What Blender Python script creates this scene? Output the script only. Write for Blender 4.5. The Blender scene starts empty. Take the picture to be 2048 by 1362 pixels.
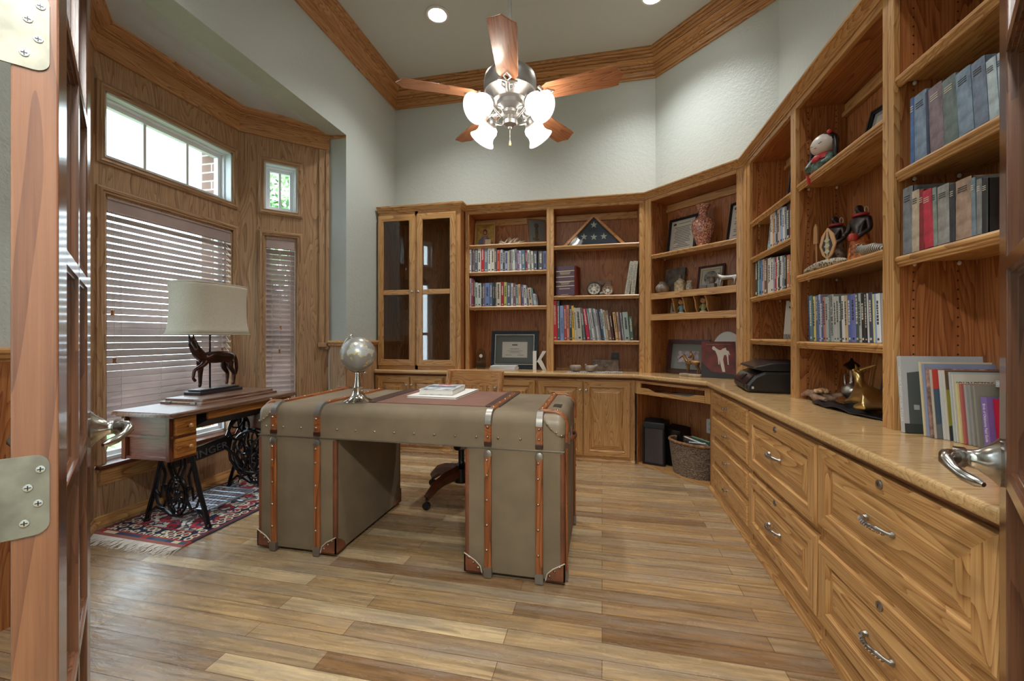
import bpy, bmesh, math, random
from math import sin, cos, pi, radians, sqrt
from mathutils import Vector, Matrix, Euler
S = bpy.context.scene
C = S.collection
rnd = random.Random(7)

# ---------------------------------------------------------------- materials
def _nt(name):
    m = bpy.data.materials.new(name); m.use_nodes = True
    nt = m.node_tree; b = nt.nodes['Principled BSDF']
    return m, nt, b
def lin(c):
    return tuple((x/255/12.92 if x/255 <= .04045 else ((x/255+.055)/1.055)**2.4) for x in c)+(1,)
def N(nt, t, **k):
    n = nt.nodes.new(t)
    for a, v in k.items():
        if a in n.inputs: n.inputs[a].default_value = v
        else: setattr(n, a, v)
    return n
def plain(name, rgb, rough=.5, metal=0, bump=0, bscale=200, spec=.5, var=0, vscale=8):
    m, nt, b = _nt(name)
    b.inputs['Base Color'].default_value = lin(rgb)
    b.inputs['Roughness'].default_value = rough
    b.inputs['Metallic'].default_value = metal
    b.inputs['Specular IOR Level'].default_value = spec
    tc = N(nt, 'ShaderNodeTexCoord')
    if bump:
        n = N(nt, 'ShaderNodeTexNoise', Scale=bscale, Detail=3.0)
        nt.links.new(tc.outputs['Object'], n.inputs['Vector'])
        bp = N(nt, 'ShaderNodeBump', Strength=bump, Distance=.002)
        nt.links.new(n.outputs['Fac'], bp.inputs['Height']); nt.links.new(bp.outputs[0], b.inputs['Normal'])
    if var:
        n = N(nt, 'ShaderNodeTexNoise', Scale=vscale, Detail=4.0)
        nt.links.new(tc.outputs['Object'], n.inputs['Vector'])
        mx = N(nt, 'ShaderNodeMix', data_type='RGBA')
        cr = N(nt, 'ShaderNodeMapRange'); cr.inputs['From Min'].default_value = .3; cr.inputs['From Max'].default_value = .7
        nt.links.new(n.outputs['Fac'], cr.inputs['Value']); nt.links.new(cr.outputs[0], mx.inputs['Factor'])
        mx.inputs[6].default_value = lin(tuple(max(0, x*(1-var)) for x in rgb)); mx.inputs[7].default_value = lin(tuple(min(255, x*(1+var*.6)) for x in rgb))
        nt.links.new(mx.outputs[2], b.inputs['Base Color'])
    return m
def glow(name, rgb, strength):
    m, nt, b = _nt(name)
    b.inputs['Base Color'].default_value = lin(rgb)
    b.inputs['Emission Color'].default_value = lin(rgb); b.inputs['Emission Strength'].default_value = strength
    return m
def clear_glass(name, tint=(245, 250, 250), refl=1.0):
    m, nt, b = _nt(name); nt.nodes.remove(b)
    out = nt.nodes['Material Output']
    tr = N(nt, 'ShaderNodeBsdfTransparent'); tr.inputs[0].default_value = lin(tint)
    gl = N(nt, 'ShaderNodeBsdfGlossy'); gl.inputs['Roughness'].default_value = .02
    fr = N(nt, 'ShaderNodeLayerWeight', Blend=.5); pw = N(nt, 'ShaderNodeMath', operation='POWER'); pw.inputs[1].default_value = 4.5
    mul = N(nt, 'ShaderNodeMath', operation='MULTIPLY_ADD'); mul.inputs[1].default_value = .9*min(refl, 1); mul.inputs[2].default_value = .04*refl; mul.use_clamp = True
    mx = N(nt, 'ShaderNodeMixShader'); nt.links.new(fr.outputs['Facing'], pw.inputs[0])
    nt.links.new(pw.outputs[0], mul.inputs[0]); nt.links.new(mul.outputs[0], mx.inputs[0])
    nt.links.new(tr.outputs[0], mx.inputs[1]); nt.links.new(gl.outputs[0], mx.inputs[2]); nt.links.new(mx.outputs[0], out.inputs[0])
    return m
def wood(name, axis, light, mid, dark, rough=.35, scale=1.0, coat=.0, fig=1.0):
    """oak: long fibres and cathedral bands along one object axis"""
    m, nt, b = _nt(name)
    tc = N(nt, 'ShaderNodeTexCoord'); oi = N(nt, 'ShaderNodeObjectInfo')
    off = N(nt, 'ShaderNodeVectorMath', operation='SCALE'); off.inputs['Scale'].default_value = 31.0
    cmb = N(nt, 'ShaderNodeCombineXYZ')
    for i in range(3): nt.links.new(oi.outputs['Random'], cmb.inputs[i])
    nt.links.new(cmb.outputs[0], off.inputs[0])
    add = N(nt, 'ShaderNodeVectorMath', operation='ADD')
    nt.links.new(tc.outputs['Object'], add.inputs[0]); nt.links.new(off.outputs[0], add.inputs[1])
    def mapped(along, across):
        mp = N(nt, 'ShaderNodeMapping'); sc = [across]*3; sc['xyz'.index(axis)] = along
        mp.inputs['Scale'].default_value = [s*scale for s in sc]
        nt.links.new(add.outputs[0], mp.inputs[0]); return mp
    f = N(nt, 'ShaderNodeTexNoise', Scale=1.0, Detail=5.0, Roughness=.65)       # fibres
    nt.links.new(mapped(3.0, 150).outputs[0], f.inputs['Vector'])
    g = N(nt, 'ShaderNodeTexNoise', Scale=1.0, Detail=2.0, Distortion=.6)       # growth bands
    nt.links.new(mapped(.75, 7.5).outputs[0], g.inputs['Vector'])
    mu = N(nt, 'ShaderNodeMath', operation='MULTIPLY'); mu.inputs[1].default_value = 24.0*fig
    nt.links.new(g.outputs['Fac'], mu.inputs[0])
    sn = N(nt, 'ShaderNodeMath', operation='FRACT')
    nt.links.new(mu.outputs[0], sn.inputs[0])
    pw = N(nt, 'ShaderNodeMath', operation='POWER'); pw.inputs[1].default_value = 2.6
    nt.links.new(sn.outputs[0], pw.inputs[0])
    mr = N(nt, 'ShaderNodeMapRange'); mr.inputs['From Min'].default_value = .3; mr.inputs['From Max'].default_value = .72
    nt.links.new(f.outputs['Fac'], mr.inputs['Value'])
    ad = N(nt, 'ShaderNodeMath', operation='MULTIPLY_ADD'); ad.inputs[1].default_value = .5
    nt.links.new(pw.outputs[0], ad.inputs[0])
    hf = N(nt, 'ShaderNodeMath', operation='MULTIPLY'); hf.inputs[1].default_value = .55
    nt.links.new(mr.outputs[0], hf.inputs[0]); nt.links.new(hf.outputs[0], ad.inputs[2])
    cr = N(nt, 'ShaderNodeValToRGB'); e = cr.color_ramp.elements
    e[0].position = .05; e[0].color = lin(light); e[1].position = .95; e[1].color = lin(dark)
    x = e.new(.45); x.color = lin(mid)
    nt.links.new(ad.outputs[0], cr.inputs[0]); nt.links.new(cr.outputs[0], b.inputs['Base Color'])
    b.inputs['Roughness'].default_value = rough
    if coat: b.inputs['Coat Weight'].default_value = coat; b.inputs['Coat Roughness'].default_value = .12
    bp = N(nt, 'ShaderNodeBump', Strength=.12, Distance=.001); bp.invert = True
    nt.links.new(ad.outputs[0], bp.inputs['Height']); nt.links.new(bp.outputs[0], b.inputs['Normal'])
    return m
OAKC = ((210, 168, 114), (188, 140, 86), (124, 78, 42))
OAK = {a: wood('oak_'+a, a, *OAKC, rough=.34) for a in 'xyz'}
OAKB = {a: wood('oak_plywood_'+a, a, (186, 128, 78), (158, 96, 54), (98, 50, 26), rough=.4, fig=.8) for a in 'xyz'}  # case interiors: shade put into a deeper, redder oak tone
CROWN = {a: wood('crown_oak_'+a, a, (206, 162, 112), (182, 132, 84), (112, 72, 42), rough=.4) for a in 'xyz'}
BAYC = ((190, 156, 120), (166, 130, 96), (114, 84, 58))  # same oak, with window daylight partly mixed into a greyer tint
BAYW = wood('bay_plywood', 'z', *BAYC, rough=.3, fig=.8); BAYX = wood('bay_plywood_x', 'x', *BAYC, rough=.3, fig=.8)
DOORW = {a: wood('door_oak_'+a, a, (112, 74, 50), (98, 62, 42), (76, 44, 30), rough=.25, coat=.5, fig=.4) for a in 'xyz'}
TREADW = {a: wood('treadle_oak_'+a, a, (190, 132, 66), (150, 92, 42), (84, 42, 22), rough=.3, fig=1.3) for a in 'xyz'}
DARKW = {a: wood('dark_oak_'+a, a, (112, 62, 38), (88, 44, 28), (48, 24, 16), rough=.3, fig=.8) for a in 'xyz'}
TABTOP = wood('table_top_oak', 'y', (128, 98, 78), (104, 74, 58), (66, 42, 34), rough=.3, fig=.7)
COUNT = {a: wood('counter_oak_'+a, a, (212, 180, 132), (200, 164, 114), (170, 130, 86), rough=.2, coat=.35) for a in 'xy'}
BLADEW = wood('blade_wood', 'x', (196, 140, 102), (172, 114, 80), (120, 72, 48), rough=.3, coat=.3)
STRAPW = {a: wood('strap_wood_'+a, a, (166, 100, 54), (132, 74, 38), (78, 42, 22), rough=.35, fig=.6) for a in 'xyz'}
CHAIRW = {a: wood('chair_oak_'+a, a, (200, 152, 98), (176, 124, 74), (120, 76, 42), rough=.3) for a in 'xyz'}
CHAIRD = plain('chair_walnut', (104, 56, 38), .35, var=.25, vscale=20)
NICKEL = plain('brushed_nickel', (196, 194, 190), .22, 1)
PEWTER = plain('pewter', (168, 165, 160), .34, 1, bump=.2, bscale=60)
STEEL = plain('steel', (205, 206, 206), .3, 1)
BRASS = plain('brass', (208, 184, 124), .34, 1)
IRON = plain('black_iron', (24, 25, 30), .26, .3, spec=.7)
BLACK = plain('black_plastic', (20, 20, 22), .35)
WHITE = plain('white_vinyl', (232, 236, 238), .4)
PAPER = plain('paper', (226, 222, 212), .8)
CREAM = plain('cream_paper', (224, 212, 178), .8)
GLASS = clear_glass('window_glass')
CABGLASS = clear_glass('cabinet_glass', (238, 236, 232), 1.6)
def plaster(name, rgb, bs=1.0):
    m, nt, b = _nt(name)
    b.inputs['Base Color'].default_value = lin(rgb); b.inputs['Roughness'].default_value = .42; b.inputs['Specular IOR Level'].default_value = .45
    tc = N(nt, 'ShaderNodeTexCoord')
    n = N(nt, 'ShaderNodeTexNoise', Scale=70.0, Detail=3.0, Roughness=.6, Distortion=.4); v = N(nt, 'ShaderNodeTexNoise', Scale=28.0, Detail=2.0)
    nt.links.new(tc.outputs['Object'], n.inputs['Vector']); nt.links.new(tc.outputs['Object'], v.inputs['Vector'])
    a = N(nt, 'ShaderNodeMath', operation='ADD'); nt.links.new(n.outputs['Fac'], a.inputs[0]); nt.links.new(v.outputs['Fac'], a.inputs[1])
    bp = N(nt, 'ShaderNodeBump', Strength=.35*bs, Distance=.006)
    nt.links.new(a.outputs[0], bp.inputs['Height']); nt.links.new(bp.outputs[0], b.inputs['Normal'])
    return m
WALLP = plaster('wall_plaster', (188, 196, 192))
CEILP = plaster('ceiling_plaster', (204, 214, 218), .4)
def floor_mat():
    m, nt, b = _nt('hardwood_planks')
    tc = N(nt, 'ShaderNodeTexCoord')
    br = N(nt, 'ShaderNodeTexBrick'); br.offset = .37; br.offset_frequency = 2
    for k, v in dict(Scale=1.0).items(): br.inputs[k].default_value = v
    br.inputs['Brick Width'].default_value = .95; br.inputs['Row Height'].default_value = .082
    br.inputs['Mortar Size'].default_value = .0012; br.inputs['Mortar Smooth'].default_value = .2; br.inputs['Bias'].default_value = 0
    br.inputs['Color1'].default_value = (0, 0, 0, 1); br.inputs['Color2'].default_value = (1, 1, 1, 1); br.inputs['Mortar'].default_value = (.5, .5, .5, 1)
    nt.links.new(tc.outputs['Object'], br.inputs['Vector'])
    cr = N(nt, 'ShaderNodeValToRGB'); e = cr.color_ramp.elements
    e[0].position = 0; e[0].color = lin((132, 98, 64)); e[1].position = 1; e[1].color = lin((214, 190, 148))
    for p, c in ((.3, (170, 146, 112)), (.5, (182, 150, 106)), (.75, (160, 126, 86))):
        x = e.new(p); x.color = lin(c)
    nt.links.new(br.outputs['Color'], cr.inputs[0])
    mp = N(nt, 'ShaderNodeMapping'); mp.inputs['Scale'].default_value = (3.2, 55, 1); nt.links.new(tc.outputs['Object'], mp.inputs[0])
    f = N(nt, 'ShaderNodeTexNoise', Scale=1.0, Detail=6.0, Roughness=.65, Distortion=.6); nt.links.new(mp.outputs[0], f.inputs['Vector'])
    sc = N(nt, 'ShaderNodeMapping'); sc.inputs['Scale'].default_value = (9, 22, 1); sc.inputs['Rotation'].default_value = (0, 0, .25); nt.links.new(tc.outputs['Object'], sc.inputs[0])
    s = N(nt, 'ShaderNodeTexNoise', Scale=1.0, Detail=4.0, Distortion=.5); nt.links.new(sc.outputs[0], s.inputs['Vector'])
    mr = N(nt, 'ShaderNodeMapRange'); mr.inputs['From Min'].default_value = .32; mr.inputs['From Max'].default_value = .7; mr.inputs['To Min'].default_value = .5; mr.inputs['To Max'].default_value = 1.16
    nt.links.new(f.outputs['Fac'], mr.inputs['Value'])
    mx = N(nt, 'ShaderNodeMix', data_type='RGBA', blend_type='MULTIPLY'); mx.inputs['Factor'].default_value = 1
    nt.links.new(cr.outputs[0], mx.inputs[6]); nt.links.new(mr.outputs[0], mx.inputs[7])
    gs = N(nt, 'ShaderNodeMapping'); gs.inputs['Scale'].default_value = (1.6, 14, 1); gs.inputs['Location'].default_value = (3, 7, 0); nt.links.new(tc.outputs['Object'], gs.inputs[0])
    gn = N(nt, 'ShaderNodeTexNoise', Scale=1.0, Detail=5.0, Roughness=.7); nt.links.new(gs.outputs[0], gn.inputs['Vector'])
    gr = N(nt, 'ShaderNodeMapRange'); gr.inputs['From Min'].default_value = .46; gr.inputs['From Max'].default_value = .66; gr.inputs['To Max'].default_value = .6; nt.links.new(gn.outputs['Fac'], gr.inputs['Value'])
    gw = N(nt, 'ShaderNodeMix', data_type='RGBA'); gw.inputs[7].default_value = lin((142, 130, 118)); nt.links.new(gr.outputs[0], gw.inputs['Factor']); nt.links.new(mx.outputs[2], gw.inputs[6]); mx = gw
    gm = N(nt, 'ShaderNodeMix', data_type='RGBA', blend_type='MIX'); gm.inputs[7].default_value = lin((92, 66, 44))
    nt.links.new(br.outputs['Fac'], gm.inputs['Factor']); nt.links.new(mx.outputs[2], gm.inputs[6])
    nt.links.new(gm.outputs[2], b.inputs['Base Color'])
    rr = N(nt, 'ShaderNodeMapRange'); rr.inputs['To Min'].default_value = .1; rr.inputs['To Max'].default_value = .42
    nt.links.new(s.outputs['Fac'], rr.inputs['Value']); nt.links.new(rr.outputs[0], b.inputs['Roughness'])
    a = N(nt, 'ShaderNodeMath', operation='MULTIPLY_ADD'); a.inputs[1].default_value = .6; nt.links.new(f.outputs['Fac'], a.inputs[0]); nt.links.new(s.outputs['Fac'], a.inputs[2])
    a2 = N(nt, 'ShaderNodeMath', operation='SUBTRACT'); nt.links.new(a.outputs[0], a2.inputs[0]); nt.links.new(br.outputs['Fac'], a2.inputs[1])
    bp = N(nt, 'ShaderNodeBump', Strength=.55, Distance=.004); nt.links.new(a2.outputs[0], bp.inputs['Height']); nt.links.new(bp.outputs[0], b.inputs['Normal'])
    return m

# ---------------------------------------------------------------- mesh builder
class MB:
    def __init__(s): s.v = []; s.f = []; s.m = []; s.M = Matrix()
    def add(s, vs, fs, m=0):
        o = len(s.v); s.v += [s.M @ Vector(p) for p in vs]; s.f += [[i+o for i in f] for f in fs]
        s.m += ([m]*len(fs) if isinstance(m, int) else m); return s
    def box(s, x0, x1, y0, y1, z0, z1, m=0):
        return s.add([(x0, y0, z0), (x1, y0, z0), (x1, y1, z0), (x0, y1, z0), (x0, y0, z1), (x1, y0, z1), (x1, y1, z1), (x0, y1, z1)],
                     [(0, 3, 2, 1), (4, 5, 6, 7), (0, 1, 5, 4), (1, 2, 6, 5), (2, 3, 7, 6), (3, 0, 4, 7)], m)
    def cbox(s, c, d, m=0):
        return s.box(c[0]-d[0]/2, c[0]+d[0]/2, c[1]-d[1]/2, c[1]+d[1]/2, c[2]-d[2]/2, c[2]+d[2]/2, m)
    def rbox(s, x0, x1, y0, y1, z0, z1, r, m=0, n=3, ax='z'):
        """box with its four edges along one axis rounded"""
        def ring(a0, a1, b0, b1):
            o = []
            for cx_, cy_, t in ((a1-r, b1-r, 0), (a0+r, b1-r, 90), (a0+r, b0+r, 180), (a1-r, b0+r, 270)):
                for i in range(n+1):
                    t_ = radians(t+90*i/n); o.append((cx_+r*cos(t_), cy_+r*sin(t_)))
            return o
        if ax == 'z': return s.prism(ring(x0, x1, y0, y1), z0, z1, 'z', m)
        if ax == 'y': return s.prism(ring(x0, x1, z0, z1), y0, y1, 'y', m)
        return s.prism(ring(y0, y1, z0, z1), x0, x1, 'x', m)
    def prism(s, pts, d0, d1, ax='z', m=0, tm=None):
        def P(p, d): return (p[0], p[1], d) if ax == 'z' else ((p[0], d, p[1]) if ax == 'y' else (d, p[0], p[1]))
        n = len(pts); vs = [P(p, d0) for p in pts]+[P(p, d1) for p in pts]
        fs = [(i, (i+1) % n, n+(i+1) % n, n+i) for i in range(n)]+[tuple(range(n-1, -1, -1)), tuple(range(n, 2*n))]
        return s.add(vs, fs, m if tm is None else [m]*n+[tm, tm])
    def quad(s, a, b, c, d, m=0): return s.add([a, b, c, d], [(0, 1, 2, 3)], m)
    def lathe(s, prof, n=20, c=(0, 0, 0), m=0, ax='z', sx=1, sy=1):
        vs = []; fs = []; ms = []
        for k, (r, z) in enumerate(prof):
            for i in range(n):
                a = 2*pi*i/n; x, y = r*cos(a)*sx, r*sin(a)*sy
                p = (x, y, z) if ax == 'z' else ((x, z, y) if ax == 'y' else (z, x, y))
                vs.append((p[0]+c[0], p[1]+c[1], p[2]+c[2]))
        for k in range(len(prof)-1):
            for i in range(n):
                j = (i+1) % n
                fs.append((k*n+i, k*n+j, (k+1)*n+j, (k+1)*n+i)); ms.append(m[k] if isinstance(m, list) else m)
        if prof[0][0] > 1e-5: fs.append(tuple(range(n-1, -1, -1))); ms.append(ms[0])
        if prof[-1][0] > 1e-5: q = (len(prof)-1)*n; fs.append(tuple(range(q, q+n))); ms.append(ms[-2] if len(ms) > 1 else ms[-1])
        return s.add(vs, fs, ms)
    def ball(s, c, r, n=12, m=0, k=None):
        k = k or max(6, n//2); rr = r if isinstance(r, (tuple, list)) else (r, r, r); vs = []; fs = []
        for a in range(k+1):
            t = pi*a/k
            for i in range(n):
                u = 2*pi*i/n; vs.append((c[0]+rr[0]*sin(t)*cos(u), c[1]+rr[1]*sin(t)*sin(u), c[2]+rr[2]*cos(t)))
        for a in range(k):
            for i in range(n):
                j = (i+1) % n; fs.append((a*n+i, (a+1)*n+i, (a+1)*n+j, a*n+j))
        return s.add(vs, fs, m)
    def tube(s, pts, r, n=8, m=0, closed=False, flat=None):
        pts = [Vector(p) for p in pts]; k = len(pts); R = r if isinstance(r, (list, tuple)) else [r]*k
        T = []
        for i in range(k):
            a = pts[(i-1) % k] if (closed or i > 0) else pts[i]; b = pts[(i+1) % k] if (closed or i < k-1) else pts[i]
            t = (b-a); T.append(t.normalized() if t.length > 1e-9 else Vector((0, 0, 1)))
        up = Vector((0, 0, 1)) if abs(T[0].z) < .9 else Vector((1, 0, 0)); nrm = (up-T[0]*up.dot(T[0])).normalized(); vs = []; fs = []
        for i in range(k):
            nrm = (nrm-T[i]*nrm.dot(T[i])).normalized(); bn = T[i].cross(nrm)
            for q in range(n):
                a = 2*pi*q/n; fx, fy = (flat or (1, 1))
                vs.append(pts[i]+nrm*(R[i]*fx*cos(a))+bn*(R[i]*fy*sin(a)))
        for i in range(k if closed else k-1):
            j = (i+1) % k
            for q in range(n):
                w = (q+1) % n; fs.append((i*n+q, i*n+w, j*n+w, j*n+q))
        if not closed: fs += [tuple(range(n-1, -1, -1)), tuple(range((k-1)*n, k*n))]
        return s.add(vs, fs, m)
    def sweep(s, prof, path, closed=False, m=0, mats=None):
        """moulding: prof = (out, z) pairs, path = plan points, 'out' is to the left of the walk"""
        P = [Vector((p[0], p[1])) for p in path]; k = len(P); n = len(prof); vs = []; fs = []; ms = []
        for i in range(k):
            d0 = (P[i]-P[i-1]).normalized() if (closed or i > 0) else None
            d1 = (P[(i+1) % k]-P[i]).normalized() if (closed or i < k-1) else None
            d0 = d0 or d1; d1 = d1 or d0
            n0 = Vector((-d0.y, d0.x)); n1 = Vector((-d1.y, d1.x)); b = (n0+n1)
            b = b/max(b.dot(n0), .2)
            for (o, z) in prof: vs.append((P[i].x+b.x*o, P[i].y+b.y*o, z))
        for i in range(k if closed else k-1):
            j = (i+1) % k
            for q in range(n):
                w = (q+1) % n; fs.append((i*n+q, j*n+q, j*n+w, i*n+w)); ms.append(mats[i] if mats else m)
        if not closed: fs += [tuple(range(n)), tuple(range(k*n-1, (k-1)*n-1, -1))]; ms += [ms[0], ms[-1]]
        return s.add(vs, fs, ms)
    def panel(s, x0, x1, z0, z1, t=.02, fr=.055, y=0, horiz=False, mv=0, mh=1):
        """raised-panel door or drawer front, front face towards -y"""
        loops = [(0, y), (0, y-t+.006), (.007, y-t), (fr-.004, y-t), (fr, y-t+.004), (fr+.003, y-t+.012), (fr+.008, y-t+.012), (fr+.042, y-t+.002), (fr+.044, y-t+.001)]
        vs = []; fs = []; ms = []
        for i, yy in loops: vs += [(x0+i, yy, z0+i), (x1-i, yy, z0+i), (x1-i, yy, z1-i), (x0+i, yy, z1-i)]
        for k in range(len(loops)-1):
            for q in range(4):
                w = (q+1) % 4; fs.append((k*4+q, k*4+w, k*4+4+w, k*4+4+q)); ms.append(mh if q in (0, 2) else mv)
        o = (len(loops)-1)*4; fs.append((o, o+1, o+2, o+3)); ms.append(mh if horiz else mv); fs.append((3, 2, 1, 0)); ms.append(mv)
        return s.add(vs, fs, ms)
    def slab(s, x0, x1, z0, z1, t=.02, y=0, m=0):
        loops = [(0, y), (0, y-t+.008), (.004, y-t+.007), (.012, y-t)]; vs = []; fs = []
        for i, yy in loops: vs += [(x0+i, yy, z0+i), (x1-i, yy, z0+i), (x1-i, yy, z1-i), (x0+i, yy, z1-i)]
        for k in range(3):
            for q in range(4): w = (q+1) % 4; fs.append((k*4+q, k*4+w, k*4+4+w, k*4+4+q))
        fs += [(12, 13, 14, 15), (3, 2, 1, 0)]
        return s.add(vs, fs, m)
    def frame(s, x0, x1, z0, z1, w, y0, y1, m=0, m2=None):
        """rectangular mitred frame in the xz plane"""
        m2 = m if m2 is None else m2
        vs = []
        for yy in (y0, y1):
            for i in (0, w): vs += [(x0+i, yy, z0+i), (x1-i, yy, z0+i), (x1-i, yy, z1-i), (x0+i, yy, z1-i)]
        fs = []; ms = []
        for q in range(4):
            w_ = (q+1) % 4; mm = m2 if q in (0, 2) else m
            for f in ((q, w_, 4+w_, 4+q), (8+q, 12+q, 12+w_, 8+w_), (q, 8+q, 8+w_, w_), (4+q, 4+w_, 12+w_, 12+q)): fs.append(f); ms.append(mm)
        return s.add(vs, fs, ms)
    def build(s, name, mats, parent=None, loc=(0, 0, 0), rot=(0, 0, 0), smooth=None, bevel=0, seg=2):
        me = bpy.data.meshes.new(name); me.from_pydata([tuple(v) for v in s.v], [], s.f)
        mats = mats if isinstance(mats, (list, tuple)) else [mats]
        for m in mats: me.materials.append(m)
        me.polygons.foreach_set('material_index', [min(i, len(mats)-1) for i in s.m])
        bm = bmesh.new(); bm.from_mesh(me); bmesh.ops.recalc_face_normals(bm, faces=bm.faces); bm.to_mesh(me); bm.free()
        me.update()
        o = bpy.data.objects.new(name, me); C.objects.link(o); o.location = loc; o.rotation_euler = rot
        if parent: o.parent = parent
        if smooth is not None:
            me.polygons.foreach_set('use_smooth', [True]*len(me.polygons)); me.set_sharp_from_angle(angle=radians(smooth))
        if bevel:
            b = o.modifiers.new('edge', 'BEVEL'); b.width = bevel; b.segments = seg; b.limit_method = 'ANGLE'; b.angle_limit = radians(40)
        return o
def tag(o, label, cat, group=None, kind=None):
    o['label'] = label; o['category'] = cat
    if group: o['group'] = group
    if kind: o['kind'] = kind
    return o
def thing(name, label, cat, loc=(0, 0, 0), rotz=0, group=None, kind=None):
    o = bpy.data.objects.new(name, None); C.objects.link(o); o.empty_display_size = .05
    o.location = loc; o.rotation_euler = (0, 0, radians(rotz))
    return tag(o, label, cat, group, kind)
def struct(name, label=None, cat=None, loc=(0, 0, 0), rotz=0):
    o = bpy.data.objects.new(name, None); C.objects.link(o); o.location = loc; o.rotation_euler = (0, 0, radians(rotz)); o['kind'] = 'structure'
    if label: o['label'] = label; o['category'] = cat
    return o
def st(o, label=None, cat=None):
    o['kind'] = 'structure'
    if label: o['label'] = label; o['category'] = cat
    return o
def copy_tree(o, parent=None):
    c = o.copy(); C.objects.link(c)
    if parent: c.parent = parent
    for ch in list(o.children): copy_tree(ch, c)
    return c
def txt(body, size, mat, parent, loc, rot, name='lettering', ext=.0004, sx=1, align='CENTER'):
    cu = bpy.data.curves.new(name, 'FONT'); cu.body = body; cu.size = size; cu.extrude = ext; cu.align_x = align; cu.align_y = 'CENTER'
    cu.materials.append(mat); cu.resolution_u = 2
    t = bpy.data.objects.new('tmp', cu); C.objects.link(t); bpy.context.view_layer.update()
    dg = bpy.context.evaluated_depsgraph_get(); me = bpy.data.meshes.new_from_object(t.evaluated_get(dg)); bpy.data.objects.remove(t)
    o = bpy.data.objects.new(name, me); C.objects.link(o); o.parent = parent
    o.location = loc; o.rotation_euler = rot; o.scale = (sx, 1, 1)
    return o
R90 = pi/2
# ================================================================ room shell
XL, YB, XRW, YF, ZC = -2.24, 4.25, 1.28, .38, 3.86
CA = (.507, YB); CB = (XRW, 3.44)
FLOOR = floor_mat()
b = MB(); b.box(-3.1, 1.5, -2.4, 4.5, -.06, 0); o = st(b.build('floor', FLOOR), 'hardwood plank floor with hand scraped gloss', 'floor')
b = MB(); b.box(-2.5, 1.5, .25, 4.5, ZC, ZC+.1); st(b.build('ceiling', CEILP), 'flat painted ceiling inside the oak crown', 'ceiling')
b = MB(); b.box(-2.41, XL, .38, 1.38, 0, ZC); b.box(-2.52, XL, 3.341, YB+.1, 0, ZC); b.box(-2.41, XL, 1.38, 3.341, 2.92, ZC)
st(b.build('wall_left', WALLP), 'textured sage painted wall above the window bay', 'wall')
b = MB(); b.box(XL, CA[0]+.05, YB, YB+.12, 0, ZC); st(b.build('wall_back', WALLP), 'textured sage painted wall above the back bookcases', 'wall')
dv = Vector((CB[0]-CA[0], CB[1]-CA[1])); L_ = dv.length; an = math.atan2(dv.y, dv.x)
b = MB(); b.box(0, L_, 0, .12, 0, ZC); st(b.build('wall_corner', WALLP, loc=(CA[0], CA[1], 0), rot=(0, 0, an)), 'angled painted wall across the far corner', 'wall')
b = MB(); b.box(XRW, XRW+.12, .25, CB[1]+.06, 0, ZC); st(b.build('wall_right', WALLP), 'painted wall above the long run of drawers', 'wall')
b = MB(); b.box(-2.41, -.80, .26, YF, 0, ZC); b.box(.47, 1.4, .26, YF, 0, ZC); b.box(-.80, .47, .26, YF, 2.10, ZC)
st(b.build('wall_front', WALLP), 'painted wall around the french doorway', 'wall')
# hallway the photograph is taken from
b = MB(); b.box(-1.9, -1.8, -2.3, .26, 0, 2.9); b.box(1.4, 1.5, -2.3, .26, 0, 2.9); b.box(-1.9, 1.5, -2.4, -2.3, 0, 2.9)
st(b.build('wall_hall', WALLP), 'painted hallway walls outside the french doors', 'wall')
b = MB(); b.box(-1.9, 1.5, -2.4, .26, 2.9, 3.0); st(b.build('ceiling_hall', CEILP), 'low painted hallway ceiling', 'ceiling')
# room crown: walk with the room on the left
CRP = [(0, -.24), (.014, -.24), (.014, -.226), (.006, -.222), (.022, -.214), (.022, -.172), (.012, -.168), (.032, -.160), (.032, -.150), (.022, -.146), (.044, -.138), (.046, -.126), (.036, -.122), (.060, -.104), (.078, -.088), (.080, -.080), (.068, -.076), (.094, -.066), (.096, -.056), (.084, -.052), (.112, -.044), (.116, -.034), (.104, -.030), (.126, -.022), (.13, -.016), (.13, 0), (0, 0)]
crp = [(d, ZC+z) for d, z in CRP]
for nm, pa, mt, lb in (('trim_1', [(XL, YB+.0), (XL, YF)], CROWN['y'], 'stepped oak crown moulding along the window wall'),
                       ('trim_2', [CA, (XL, YB)], CROWN['x'], 'stepped oak crown moulding along the back wall'),
                       ('trim_3', [CB, CA], CROWN['x'], 'stepped oak crown moulding across the angled wall'),
                       ('trim_4', [(XRW, YF), CB], CROWN['y'], 'stepped oak crown moulding above the drawer wall')):
    # mitre every run by sweeping the whole loop and keeping one side
    loop = [(XL, YB), (XL, YF), (XRW, YF), CB, CA]; seg = {'trim_1': 0, 'trim_2': 4, 'trim_3': 3, 'trim_4': 2}[nm]
    b = MB(); b.sweep(crp, loop, closed=True); n = len(crp)
    b.f = b.f[seg*n:(seg+1)*n]; b.m = b.m[seg*n:(seg+1)*n]
    if nm == 'trim_3':
        ang = math.atan2(CA[1]-CB[1], CA[0]-CB[0]); R = Matrix.Rotation(-ang, 4, 'Z'); b.v = [R @ v for v in b.v]
        o = b.build(nm, mt, rot=(0, 0, ang))
    else: o = b.build(nm, mt)
    st(o, lb, 'crown moulding')
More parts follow.
